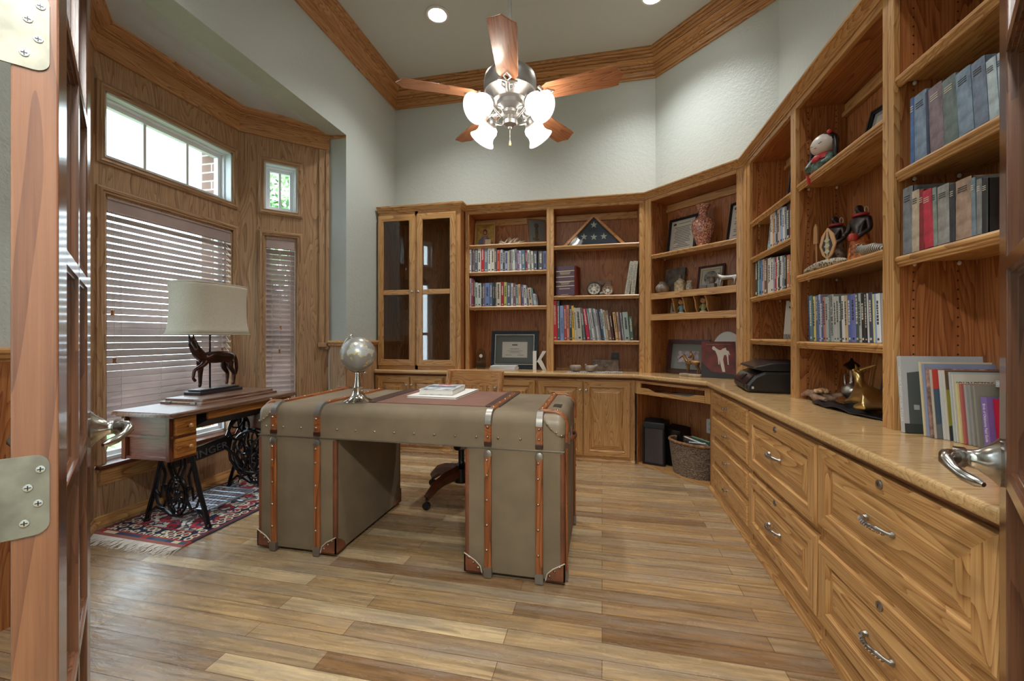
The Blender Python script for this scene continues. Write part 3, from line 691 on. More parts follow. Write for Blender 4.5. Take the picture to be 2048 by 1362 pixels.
YC = YBF-(XBF-Xc)                            # corner y = 3.347
bookcase('bookcase', 'tall bookcase above the printer', (XBF, YC, 0), -90, YC-2.528, .137, .031, (1.916, 1.666, 1.39, 1.10))
bookcase('bookcase', 'bookcase with the doll and the carved figures', (XBF, 2.528, 0), -90, 2.528-1.762, .029, .03, (1.925, 1.442, 1.092), cleat=True)
bookcase('bookcase', 'bookcase of worn old books nearest the doorway', (XBF, 1.762, 0), -90, .80, .03, .05, (2.035, 1.70, 1.40), cleat=False)
bookcase('bookcase', 'last bookcase at the doorway end, hidden by the open door', (XBF, .962, 0), -90, .50, .03, .05, (1.9, 1.6, 1.3, 1.0), cleat=False, pins=False)
# scroll dividers in the cubby
for k, xx in enumerate((.27, .37, .475, .575)):
    m = MB(); pts = []
    for i in range(15):
        u = i/14; pts.append((.03+.055*(0.5-0.5*cos(pi*u))+.012*sin(2*pi*u), 1.444-u*.13))
    pl = [(y-.012, z) for y, z in pts]+[(.235, 1.314), (.235, 1.444)]
    m.prism(pl, xx-.005, xx+.005, 'x'); m.build('cubby_divider', OAK['z'], ak)
# ---- glass fronted cabinet
GW = .878; GY = 3.855; GXL = -2.222
t = thing('glass_cabinet', 'tall oak cabinet with two glazed doors in the corner', 'cabinet', (GXL, GY, 0), 0)
m = MB(); m.box(.001, .02, .021, .37, ZK, 2.36); m.box(GW-.02, GW-.0005, .021, .37, ZK, 2.36); m.box(.02, GW-.02, .36, .37, ZK, 2.36); m.box(.02, GW-.02, .021, .36, 2.33, 2.35); m.build('carcass', OAKB['z'], t)
m = MB(); m.box(.001, .02, 0, .021, ZK, 2.36); m.box(GW-.05, GW-.0005, 0, .021, ZK, 2.36); m.box(.402, .436, 0, .021, ZK, 2.36); m.box(.02, GW-.05, 0, .021, 2.32, 2.36, 1); m.box(.02, GW-.05, 0, .021, ZK, .835, 1)
m.build('face_frame', [OAK['z'], OAK['x']], t, bevel=.002)
m = MB(); m.box(.02, GW-.02, .03, .355, 1.545, 1.565); m.build('shelf', OAK['x'], t)
m = MB(); m.sweep([(0, 2.36), (.006, 2.36), (.012, 2.375), (.02, 2.38), (.028, 2.398), (.034, 2.402), (.036, 2.418), (0, 2.42)], [(GW, .38), (GW, 0), (0, 0)]); m.box(.001, GW-.001, .001, .37, 2.361, 2.418); tag(m.build('cabinet_cornice', OAK['x'], loc=(GXL, GY, 0)), 'short oak cornice stepping out over the glass fronted cabinet', 'cornice')
for x0, x1, kx in ((.008, .408, .385), (.430, .836, .453)):
    m = MB(); fr = .06
    m.frame(x0, x1, .825, 2.328, fr, -.02, 0, 0, 1); m.box(x0+fr, x1-fr, -.018, -.002, 1.53, 1.58, 1)
    d = m.build('door', [OAK['z'], OAK['x']], t, bevel=.004)
    q = MB(); q.box(x0+fr-.005, x1-fr+.005, -.011, -.007, .88, 2.27); q.build('glass_pane', CABGLASS, d)
    knob(d, kx, -.02, 1.556)
# ---- cornice along the open bookcases
m = MB(); CPR = [(0, 2.36), (.007, 2.36), (.007, 2.367), (.003, 2.369), (.012, 2.376), (.012, 2.381), (.008, 2.383), (.022, 2.392), (.03, 2.400), (.026, 2.403), (.036, 2.408), (.037, 2.418), (0, 2.42)]
path = [(XBF, .462), (XBF, YC), (Xc, YBF), (X0a+.0005, YBF)]
m.sweep(CPR, path, mats=[1, 0, 0])
m.prism([(X0a, YBF), (Xc, YBF), (XBF, YC), (XBF, .47), (XRW-.01, .47), (XRW-.01, CB[1]-.01), (CA[0]-.005, YB-.01), (X0a, YB-.01)], 2.361, 2.417, 'z', 0)
tag(m.build('bookcase_cornice', [OAK['x'], OAK['y']]), 'oak cornice running along the top of the open bookcases', 'cornice')
# ================================================================ trunk desk
CANVAS = plain('trunk_canvas', (120, 105, 83), .75, bump=.5, bscale=700, var=.1, vscale=5)
LEATHER = plain('brown_leather', (112, 66, 44), .45, bump=.3, bscale=150, var=.2, vscale=12)
GREYLEA = plain('grey_leather', (134, 120, 100), .4, bump=.2, bscale=120)
TRIMC = plain('pale_piping', (188, 178, 160), .5)
GUN = plain('gunmetal', (148, 143, 136), .38, .85)
STUD = plain('stud_nail', (150, 140, 126), .3, 1)
DX0, DX1, DY0, DY1 = -1.775, -.165, 1.872, 2.57; LZ0_, LZ1_ = .603, .766
desk = thing('trunk_desk', 'steamer trunk style pedestal desk in khaki canvas with wooden straps', 'desk', (0, 0, 0))
def rrect(x0, x1, y0, y1, r, n=5):
    o = []
    for cx_, cy_, t in ((x1-r, y1-r, 0), (x0+r, y1-r, 90), (x0+r, y0+r, 180), (x1-r, y0+r, 270)):
        for i in range(n+1): a = radians(t+90*i/n); o.append((cx_+r*cos(a), cy_+r*sin(a)))
    return o
def soft_box(m, x0, x1, y0, y1, z0, z1, rc, rt, mat=0, n=6):
    loops = [(0, z0)]+[(rt*(1-cos(pi/2*i/n)), z1-rt+rt*sin(pi/2*i/n)) for i in range(n+1)]
    vs = []; k = None
    for ins, z in loops:
        L = rrect(x0+ins, x1-ins, y0+ins, y1-ins, max(rc-ins*.75, .004)); k = len(L); vs += [(x, y, z) for x, y in L]
    fs = []
    for a in range(len(loops)-1):
        for i in range(k): j = (i+1) % k; fs.append((a*k+i, a*k+j, (a+1)*k+j, (a+1)*k+i))
    fs += [tuple(range(k-1, -1, -1)), tuple(range((len(loops)-1)*k, len(loops)*k))]
    return m.add(vs, fs, mat)
RT = .055
m = MB(); soft_box(m, DX0, DX1, DY0, DY1, LZ0_, LZ1_, .03, RT); m.build('lid', CANVAS, desk, smooth=35)
m = MB(); m.box(DX0-.001, DX1+.001, DY0-.001, DY1+.001, .598, .6035); m.build('seam_trim', GUN, desk)
PED = ((DX0, -1.315), (-.63, DX1))
def studs(par, pts, ax='y', s_=-1, r=.0065):
    q = MB()
    for p in pts:
        if ax == 'y': q.lathe([(r, 0), (r*.8, s_*r*.5), (0, s_*r*.75)], 8, p, ax='y')
        elif ax == 'x': q.lathe([(r, 0), (r*.8, s_*r*.5), (0, s_*r*.75)], 8, p, ax='x')
        else: q.lathe([(r, 0), (r*.8, s_*r*.5), (0, s_*r*.75)], 8, p)
    return q.build('studs', STUD, par, smooth=60)
for x0, x1 in PED:
    m = MB(); m.rbox(x0, x1, DY0+.004, DY1-.004, .022, .598, .012); p = m.build('pedestal', CANVAS, desk, smooth=35)
    m = MB()                                                                       # leather edge binding
    for xx, sx in ((x0, -1), (x1, 1)):
        for yy, sy in ((DY0+.004, -1), (DY1-.004, 1)):
            a0, a1 = (xx-.002, xx+.022) if sx < 0 else (xx-.022, xx+.002); b0, b1 = (yy-.002, yy+.022) if sy < 0 else (yy-.022, yy+.002)
            m.rbox(a0, a1, b0, b1, .03, .59, .009)
    m.build('leather_binding', LEATHER, p, smooth=35)
    m = MB(); pts = []
    for xx, sx in ((x0, 1), (x1, -1)):                                            # bottom corner guards: front, side
        for yy, sy in ((DY0, 1), (DY1, -1)):
            A = [(0, 0), (.085, 0), (.078, .03), (.05, .055), (.0, .085)]
            e = -.003*sy; f_ = -.003*sx
            m.prism([(xx+sx*a-.003*sx, .018+z) for a, z in A], yy+e, yy+e+sy*.006, 'y', 0)
            m.prism([(yy+sy*a-.003*sy, .018+z) for a, z in A], xx+f_, xx+f_+sx*.006, 'x', 0)
            m.prism([(xx+f_, yy+e), (xx+sx*.08, yy+e), (xx+sx*.05, yy+sy*.05), (xx+f_, yy+sy*.08)], .016, .021, 'z', 0)
            m.tube([(xx+sx*.084, yy+e-.001*sy, .02), (xx+sx*.076, yy+e-.001*sy, .05), (xx+sx*.05, yy+e-.001*sy, .074), (xx+f_, yy+e-.001*sy, .104)], .0028, 6, 1)
            pts += [(xx+sx*.065, yy+e, .04, sy), (xx+sx*.042, yy+e, .063, sy), (xx+sx*.02, yy+e, .085, sy), ]
    g = m.build('corner_guard', [LEATHER, TRIMC], p)
    studs(g, [(x, y, z) for x, y, z, s_ in pts if s_ > 0], 'y', -1, .006)
    m = MB()
    for xx in (x0+.05, x1-.05):
        for yy in (DY0+.06, DY1-.06): m.lathe([(.018, 0), (.02, .004), (.016, .022)], 12, (xx, yy, 0))
    m.build('glide_feet', BLACK, p)
SW = .017
def strap_over(x, name='strap'):
    """wooden slat over the lid, front edge to back edge"""
    q = MB(); o = .010; prof = []
    zs = [(DY0, LZ0_+.012), (DY0, LZ1_-RT)]
    n = 6
    for i in range(1, n+1): a = pi/2*i/n; zs.append((DY0+RT*(1-cos(a)), LZ1_-RT+RT*sin(a)))
    zs += [(DY1-RT+RT*sin(pi/2*i/n), LZ1_-RT+RT*cos(pi/2*i/n)) for i in range(0, n+1)]
    zs += [(DY1, LZ0_+.012)]
    def nrm(k):
        a = Vector(zs[max(k-1, 0)]); b_ = Vector(zs[min(k+1, len(zs)-1)]); t = (b_-a).normalized(); return Vector((-t.y, t.x))
    vs = []; fs = []
    for k, (y, z) in enumerate(zs):
        nn = nrm(k)
        for dx, t in ((-SW, 0), (-SW*.8, o), (SW*.8, o), (SW, 0)): vs.append((x+dx, y+nn.x*t, z+nn.y*t))
    K = len(zs)
    for k in range(K-1):
        for i in range(3): fs.append((k*4+i, k*4+i+1, k*4+5+i, k*4+4+i))
    fs += [(0, 1, 2, 3), (4*K-1, 4*K-2, 4*K-3, 4*K-4)]
    q.add(vs, fs); s_ = q.build(name, STRAPW['y'], desk, smooth=35)
    for part, rng in (('front', range(1, 8)), ('back', range(8, 15))):
        q = MB(); vs = []; fs = []; rr_ = [r for r in rng if r < K]
        for k in rr_:
            y, z = zs[k]; nn = nrm(k)
            for dx, t in ((-SW-.002, 0), (-SW*.85, o+.0025), (SW*.85, o+.0025), (SW+.002, 0)): vs.append((x+dx, y+nn.x*t, z+nn.y*t))
        for k in range(len(rr_)-1):
            for i in range(3): fs.append((k*4+i, k*4+i+1, k*4+5+i, k*4+4+i))
        q.add(vs, fs); q.build('edge_clamp', GUN, s_, smooth=35)
    q = MB(); q.box(x-SW-.001, x+SW+.001, DY0-.012, DY0+.0, LZ0_+.009, LZ0_+.03); q.build('end_cap', plain('burnt_strap_end', (54, 26, 16), .4), s_, bevel=.003)
    studs(s_, [(x, DY0-.011, LZ0_+.05), (x, DY0-.0125, LZ1_-RT-.012)], 'y'); studs(s_, [(x, yy, LZ1_+.010) for yy in (1.97, 2.1, 2.22, 2.34, 2.47)], 'z', 1)
    return s_
SX = (-1.675, -1.418, -.517, -.277)
for x in SX:
    strap_over(x)
    q = MB(); q.rbox(x-SW, x+SW, DY0-.011, DY0+.004, .02, .578, .006); s_ = q.build('strap', STRAPW['z'], desk, smooth=35)
    studs(s_, [(x-.004, DY0-.011, z) for z in (.13, .245, .36, .475, .545)], 'y')
    q = MB(); q.lathe([(.019, 0), (.019, .011), (.012, .014), (0, .014)], 14, (x, DY0+.0, .575), ax='y'); q.v = [Vector((v.x, DY0-(v.y-DY0), v.z)) for v in q.v]; q.build('crescent_cap', GUN, s_, smooth=40)
    q = MB(); q.rbox(x-SW-.002, x+SW+.002, DY0-.015, DY0+.02, .004, .05, .008, 0, 3, 'y'); q.build('foot_cap', GUN, s_, smooth=35)
for sx, xe, xs in ((1, DX1, SX[3]), (-1, DX0, SX[0])):                              # end straps over the lid ends
    for yy in (DY0+.055, DY1-.055):
        q = MB(); zs = [(xs, LZ1_)]; n = 6
        for i in range(n+1): a = pi/2*i/n; zs.append((xe-sx*RT+sx*RT*sin(a), LZ1_-RT+RT*cos(a)))
        zs += [(xe, LZ0_+.03)]
        q.tube([(x+(sx*.003 if k > 4 else 0), yy, z+(.003 if k < 5 else 0)) for k, (x, z) in enumerate(zs)], .0125, 8); s_ = q.build('end_strap', STRAPW['x'], desk, smooth=50)
        q = MB(); q.rbox(min(xe, xe+sx*.011), max(xe, xe+sx*.011), yy-.015, yy+.015, .02, .60, .004); q.box(min(xe, xe+sx*.014), max(xe, xe+sx*.014), yy-.017, yy+.017, .005, .05, 1); q.build('end_slat', [STRAPW['z'], GUN], s_, smooth=35)
        studs(s_, [(xe+sx*.011, yy, z) for z in (.2, .35, .5)], 'x', sx); studs(s_, [((xs+xe)/2+sx*.02, yy, LZ1_+.014)], 'z', 1)
    # leather carrying handle
    q = MB(); pts = [(xe+sx*(.004+.028*sin(pi*i/12)), 2.21+.075*cos(pi*i/12)*1.0, .60-.0*sin(pi*i/12)) for i in range(13)]; q.tube(pts, [.008]*13, 8, flat=(1.6, .6))
    q.box(min(xe, xe+sx*.006), max(xe, xe+sx*.006), 2.12, 2.15, .575, .63, 1); q.box(min(xe, xe+sx*.006), max(xe, xe+sx*.006), 2.27, 2.30, .575, .63, 1); q.build('handle', [LEATHER, GUN], desk, smooth=40)
for xx, sx in ((DX0, 1), (DX1, -1)):                                                # lid corner caps
    for yy, sy in ((DY0, 1), (DY1, -1)):
        q = MB(); soft_box(q, 0, .5, 0, .5, LZ0_+.03, LZ1_+.003, .032, RT+.002)
        keep = []; lim = lambda p: (p[0]+p[1] < .115 and (LZ1_-p[2])+p[0]*.9+p[1]*.9 < .155)
        vs = q.v; fs = [f for f in q.f if len(f) == 4 and all(lim(vs[i]) for i in f)]
        q2 = MB()
        # build a draped triangular cap from the soft corner
        G = 9; P_ = []
        def surf(u, v):
            """u along x edge, v along y edge, both on the rounded corner; u,v in metres from the corner"""
            return None
        def cap(fx, fy, z):                                                        # point on the lid skin
            ins = RT-sqrt(max(RT*RT-max(0, z-(LZ1_-RT))**2, 0)); r_ = max(.03-ins*.75, .004)
            cx_, cy_ = ins+r_, ins+r_
            if fx < cx_ and fy < cy_:
                d = sqrt((cx_-fx)**2+(cy_-fy)**2) or 1e-6; k = (r_+.0025)/d; return (cx_-(cx_-fx)*k, cy_-(cy_-fy)*k, z)
            return (ins-.0025, fy, z) if fx < fy else (fx, ins-.0025, z)
        rows = []
        for i in range(9):
            z = LZ1_+.0015-i*.0125; wv = .095*(1-(i/8.6)**1.6)+.012; row = []
            for j in range(-7, 8):
                s_ = wv*j/7; fx, fy = (abs(s_), 0) if s_ > 0 else (0, abs(s_))
                if s_ == 0: fx = fy = 0
                row.append(cap(fx, fy, min(z, LZ1_)))
            rows.append(row)
        vs = [p for r_ in rows for p in r_]; W_ = 15
        fs = [(a*W_+c, a*W_+c+1, (a+1)*W_+c+1, (a+1)*W_+c) for a in range(8) for c in range(14)]
        top = len(vs); vs.append((RT*1.25, RT*1.25, LZ1_+.0015)); fs += [(c, c+1, top) for c in range(14)]
        q2.add([(xx+sx*p[0], yy+sy*p[1], p[2]) for p in vs], fs); g = q2.build('corner_cap', GREYLEA, desk, smooth=60)
        md = g.modifiers.new('thick', 'SOLIDIFY'); md.thickness = .003; md.offset = 0
        if sy > 0: studs(g, [(xx+sx*a, yy-.003, z) for a, z in ((.012, LZ1_-.092), (.035, LZ1_-.08), (.058, LZ1_-.064), (.076, LZ1_-.046))], 'y', -1, .0055)
studs(desk, [(DX0+.05+i*.1046, DY0, .648) for i in range(15) if min(abs(DX0+.05+i*.1046-x) for x in SX) > .025], 'y', -1, .006)
m = MB(); m.box(-1.28, -.66, 2.12, 2.55, .55, .598); m.box(-1.2, -.74, 2.555, 2.572, .552, .596); m.build('knee_drawer', DARKW['x'], desk)
m = MB(); m.box(-.240, -.200, 2.077, 2.165, LZ1_, LZ1_+.0015); m.build('name_plate', plain('plate', (86, 84, 80), .4, .8), desk)
# desk pad, pad, book
PADM = plain('blotter', (124, 88, 74), .55, bump=.2, bscale=400, var=.08); PADE = plain('blotter_end', (76, 56, 50), .4, bump=.2, bscale=200)
t = thing('desk_blotter', 'brown leather desk blotter with dark end bands', 'desk pad', (-.87, 2.275, LZ1_))
m = MB(); m.rbox(-.37, .37, -.265, .265, 0, .004, .008); m.build('pad', PADM, t)
for sx in (-1, 1):
    m = MB(); m.rbox(min(sx*.30, sx*.376), max(sx*.30, sx*.376), -.269, .269, 0.0, .0075, .006); m.build('end_band', PADE, t, bevel=.002)
def flat_book(label, loc, rotz, w, d, h, cover, cat='book', top=None, group=None):
    t = thing('book', label, cat, loc, rotz, group)
    q = MB(); q.box(-w/2, w/2, -d/2, d/2, 0, .0025); q.box(-w/2, w/2, -d/2, d/2, h-.0025, h); q.box(-w/2, w/2, d/2-.003, d/2, .0025, h-.0025); q.build('cover', cover, t, bevel=.001)
    q = MB(); q.box(-w/2+.004, w/2-.004, -d/2+.004, d/2-.003, .0025, h-.0025); q.build('pages', PAPER, t)
    return t
def hexm(name, hx, rough=.55, **k): return plain(name, tuple(int(hx[i:i+2], 16) for i in (0, 2, 4)), rough, **k)
flat_book('flat white pad lying under a book on the desk blotter', (-.925, 2.37, LZ1_+.0045), -2, .30, .38, .012, plain('pad_cover', (222, 220, 214), .6), 'notepad')
bk = flat_book('grey and white picture book on top of the white pad', (-.935, 2.365, LZ1_+.017), 3, .205, .255, .032, plain('photo_cover', (176, 184, 190), .4, var=.5, vscale=25))
m = MB(); m.box(-.06, .03, .07, .11, .032, .0325); m.build('red_title_block', plain('red_title', (206, 72, 66), .5), bk)
m = MB(); m.box(-.09, .08, -.02, .03, .032, .0325); m.build('grey_photo', plain('gphoto', (96, 106, 112), .5, var=.6, vscale=50), bk)
# ---- globe
GS = plain('globe_chrome', (214, 212, 206), .14, 1, bump=.25, bscale=45)
t = thing('desk_globe', 'silver desk globe with yellow countries on a flared chrome foot', 'globe', (-1.283, 2.02, LZ1_))
m = MB(); m.lathe([(.074, 0), (.076, .006), (.066, .013), (.045, .022), (.03, .045), (.025, .07), (.0275, .074), (.0275, .08), (.021, .083), (.016, .11), (.0125, .15), (.013, .158), (.008, .163), (0, .165)], 28); m.build('stand', GS, t, smooth=50)
def globe_mat():
    m, nt, b = _nt('globe_map'); tc = N(nt, 'ShaderNodeTexCoord')
    n1 = N(nt, 'ShaderNodeTexNoise', Scale=9.0, Detail=6.0, Roughness=.6); nt.links.new(tc.outputs['Object'], n1.inputs['Vector'])
    cr = N(nt, 'ShaderNodeValToRGB'); cr.color_ramp.interpolation = 'CONSTANT'; e = cr.color_ramp.elements
    e[0].position = 0; e[0].color = lin((150, 150, 148)); e[1].position = .53; e[1].color = lin((104, 104, 96))
    for p, c in ((.535, (206, 190, 130)), (.56, (196, 202, 204)), (.64, (176, 160, 120))):
        x = e.new(p); x.color = lin(c)
    nt.links.new(n1.outputs['Fac'], cr.inputs[0]); nt.links.new(cr.outputs[0], b.inputs['Base Color']); b.inputs['Metallic'].default_value = .25; b.inputs['Roughness'].default_value = .3
    return m
GC = (0, 0, .257); GR = .092; tl = radians(23)
m = MB(); m.ball((0, 0, 0), GR, 36, 0, 24); m.build('ball', globe_mat(), t, loc=GC, smooth=80)
m = MB(); pts = []
for i in range(25):
    a = radians(-90+115-205*i/24)                                                  # meridian arc in the xz plane
    pts.append((-(GR+.008)*cos(a)*1.0, 0, (GR+.008)*sin(a)))
ax_ = Vector((-sin(tl), 0, cos(tl)))
pts = []
for i in range(25):
    a = pi*i/24; v = ax_*cos(a)+Vector((-cos(tl), 0, -sin(tl)))*sin(a); pts.append(tuple(v*(GR+.009)))
m.tube(pts, .0045, 8); m.ball(tuple(ax_*(GR+.014)), .008, 10); m.ball(tuple(-ax_*(GR+.014)), .009, 10); m.ball(tuple(ax_*(GR+.004)), .009, 8)
m.build('meridian_arm', GS, t, loc=GC, smooth=50)
# ================================================================ swivel chair
t = thing('swivel_chair', 'oak banker style swivel chair tucked in behind the desk', 'chair', (-.965, 2.79, 0), 178)
m = MB()
for k in range(4):
    a = radians(45+90*k+20); p0 = Vector((.03*cos(a), .03*sin(a), .17)); p1 = Vector((.16*cos(a), .16*sin(a), .155)); p2 = Vector((.31*cos(a), .31*sin(a), .075))
    q = MB(); q.tube([p0, p1, (p1+p2)/2+Vector((0, 0, .015)), p2], [.042, .036, .032, .024], 6, flat=(1.2, .8)); lg = q.build('base_leg', CHAIRD, t, smooth=30)
    q = MB(); q.tube([p2+Vector((0, 0, -.005)), p2+Vector((0, 0, -.045))], .008, 8); q.lathe([(.008, -.014), (.024, -.013), (.026, 0), (.024, .013), (.008, .014)], 16, (p2.x, p2.y, .026), ax='y'); q.build('caster', BLACK, lg, smooth=40)
m = MB(); m.lathe([(.05, .10), (.055, .14), (.055, .2), (.03, .22), (.022, .24), (.022, .38), (.05, .39), (.05, .40)], 16); m.build('column', BLACK, t, smooth=40)
m = MB(); m.box(-.12, .12, -.1, .1, .385, .405); m.tube([(0, -.13, .36), (0, -.02, .34), (0, .08, .365)], .028, 8); m.build('tilt_mechanism', IRON, t)
m = MB(); soft_box(m, -.23, .23, -.22, .22, .405, .45, .08, .02); m.build('seat', CHAIRW['y'], t, smooth=40)
YBK = -.235
m = MB(); n = 12; vs = []
m.tube([(-.2, -.19, .44), (-.205, -.225, .6), (-.21, -.262, .75), (-.205, -.283, .845)], [.02, .02, .02, .022], 8, flat=(1, 1.2)); m.tube([(.2, -.19, .44), (.205, -.225, .6), (.21, -.262, .75), (.205, -.283, .845)], [.02, .02, .02, .022], 8, flat=(1, 1.2)); m.build('back_post', CHAIRW['z'], t, smooth=40)
def curved_rail(x0, x1, z0, z1, yb, bow, th, sl):
    q = MB(); N_ = 12; vs = []
    for i in range(N_+1):
        u = i/N_; x = x0+(x1-x0)*u; dy = -bow*(1-(2*u-1)**2)
        for z, y in ((z0, yb+dy), (z1, yb+dy+sl), (z1, yb+dy+sl-th), (z0, yb+dy-th)): vs.append((x, y, z))
    fs = []
    for i in range(N_):
        for j in range(4): k = (j+1) % 4; fs.append((i*4+j, i*4+k, i*4+4+k, i*4+4+j))
    fs += [(3, 2, 1, 0), tuple(range(N_*4, N_*4+4))]; q.add(vs, fs); return q
curved_rail(-.228, .228, .735, .858, -.262, .03, .024, -.022).build('top_rail', CHAIRW['x'], t, smooth=40, bevel=.004)
curved_rail(-.2, .2, .50, .54, -.205, .02, .02, -.004).build('lower_rail', CHAIRW['x'], t, smooth=40)
for k in range(6):
    x = -.14+.056*k; q = MB(); q.rbox(x-.016, x+.016, -.006, .006, 0, .225, .004); q.build('back_slat', CHAIRW['z'], t, loc=(0, -.222-.012*(1-(x/.2)**2), .525), rot=(radians(9), 0, 0))
for sx in (-1, 1):
    q = MB(); q.tube([(sx*.22, -.2, .62), (sx*.25, -.05, .645), (sx*.255, .12, .64), (sx*.25, .16, .63)], [.018, .024, .026, .02], 8, flat=(.6, 1.4)); a = q.build('armrest', CHAIRW['y'], t, smooth=40)
    q = MB(); q.tube([(sx*.24, .1, .63), (sx*.22, .06, .44)], .014, 8); q.build('arm_post', CHAIRW['z'], a, smooth=40)
# ================================================================ rug
def rug_mat():
    m, nt, b = _nt('rug_weave'); tc = N(nt, 'ShaderNodeTexCoord'); sp = N(nt, 'ShaderNodeSeparateXYZ'); nt.links.new(tc.outputs['Object'], sp.inputs[0])
    def mt(op, a, v=0):
        n = N(nt, 'ShaderNodeMath', operation=op)
        for i, q in enumerate((a, v)):
            if hasattr(q, 'links'): nt.links.new(q, n.inputs[i])
            else: n.inputs[i].default_value = q
        return n.outputs[0]
    ex = mt('SUBTRACT', RW/2, mt('ABSOLUTE', sp.outputs['X'])); ey = mt('SUBTRACT', RL/2-.03, mt('ABSOLUTE', sp.outputs['Y'])); d = mt('MINIMUM', ex, ey)
    def mix(f, a, c):
        n = N(nt, 'ShaderNodeMix', data_type='RGBA'); nt.links.new(f, n.inputs['Factor'])
        for i, q in ((6, a), (7, c)):
            if hasattr(q, 'links'): nt.links.new(q, n.inputs[i])
            else: n.inputs[i].default_value = lin(q)
        return n.outputs[2]
    vo = N(nt, 'ShaderNodeTexVoronoi', Scale=19.0); nt.links.new(tc.outputs['Object'], vo.inputs['Vector']); vo.inputs['Randomness'].default_value = .45
    ring = mt('LESS_THAN', mt('ABSOLUTE', mt('SUBTRACT', vo.outputs['Distance'], .36)), .09); dot = mt('LESS_THAN', vo.outputs['Distance'], .17)
    band = mix(ring, (30, 32, 58), (206, 190, 164)); band = mix(dot, band, (168, 60, 52))
    n1 = N(nt, 'ShaderNodeTexNoise', Scale=11.0, Detail=2.0); nt.links.new(tc.outputs['Object'], n1.inputs['Vector'])
    v2 = N(nt, 'ShaderNodeTexVoronoi', Scale=38.0); nt.links.new(tc.outputs['Object'], v2.inputs['Vector'])
    fld = mix(mt('GREATER_THAN', n1.outputs['Fac'], .5), (150, 34, 42), (196, 190, 178)); fld = mix(mt('GREATER_THAN', v2.outputs['Distance'], .62), fld, (38, 40, 66))
    fld = mix(mt('GREATER_THAN', n1.outputs['Fac'], .62), fld, (120, 104, 96))
    col = mix(mt('LESS_THAN', d, .125), fld, (160, 60, 54)); col = mix(mt('LESS_THAN', d, .115), col, band); col = mix(mt('LESS_THAN', d, .03), col, (136, 44, 44)); col = mix(mt('LESS_THAN', d, .016), col, (50, 48, 66))
    # woven stripes and coloured blocks at the two ends
    e2 = mt('SUBTRACT', RL/2, mt('ABSOLUTE', sp.outputs['Y'])); ck = N(nt, 'ShaderNodeTexWhiteNoise', noise_dimensions='1D'); nt.links.new(mt('FLOOR', mt('MULTIPLY', sp.outputs['X'], 22)), ck.inputs['W'])
    cr = N(nt, 'ShaderNodeValToRGB'); cr.color_ramp.interpolation = 'CONSTANT'; e = cr.color_ramp.elements; e[0].color = lin((52, 66, 92)); e[1].position = .75; e[1].color = lin((60, 88, 104)); x = e.new(.3); x.color = lin((206, 196, 170)); x = e.new(.55); x.color = lin((160, 50, 50))
    nt.links.new(ck.outputs['Value'], cr.inputs[0])
    col = mix(mt('LESS_THAN', e2, .062), col, (150, 56, 54)); col = mix(mt('LESS_THAN', e2, .05), col, cr.outputs[0]); col = mix(mt('LESS_THAN', e2, .026), col, (150, 92, 84))
    nt.links.new(col, b.inputs['Base Color']); b.inputs['Roughness'].default_value = .95
    n3 = N(nt, 'ShaderNodeTexNoise', Scale=260.0); nt.links.new(tc.outputs['Object'], n3.inputs['Vector']); bp = N(nt, 'ShaderNodeBump', Strength=.5, Distance=.003); nt.links.new(n3.outputs['Fac'], bp.inputs['Height']); nt.links.new(bp.outputs[0], b.inputs['Normal'])
    return m
RW, RL = .66, 1.28
t = thing('oriental_rug', 'red and navy patterned runner rug with white fringe under the sewing table', 'rug', (-2.475, 2.43, 0), -2)
m = MB(); m.box(-RW/2, RW/2, -RL/2, RL/2, .0004, .008); m.build('pile', rug_mat(), t, bevel=.003)
m = MB(); r = random.Random(2)
for k in range(150):
    x = -RW/2+RW*k/149; a = r.gauss(0, .022); c = r.uniform(.055, .1)
    m.tube([(x, -RL/2+.004, .005), (x+a*.4, -RL/2-c*.5, .006+r.uniform(0, .005)), (x+a, -RL/2-c, .003)], [.0022, .0022, .0012], 4)
    m.tube([(x, RL/2-.004, .005), (x-a, RL/2+c, .003)], [.002, .0012], 3)
f = m.build('fringe', plain('fringe_cotton', (214, 208, 200), .9), t); f['kind'] = 'stuff'
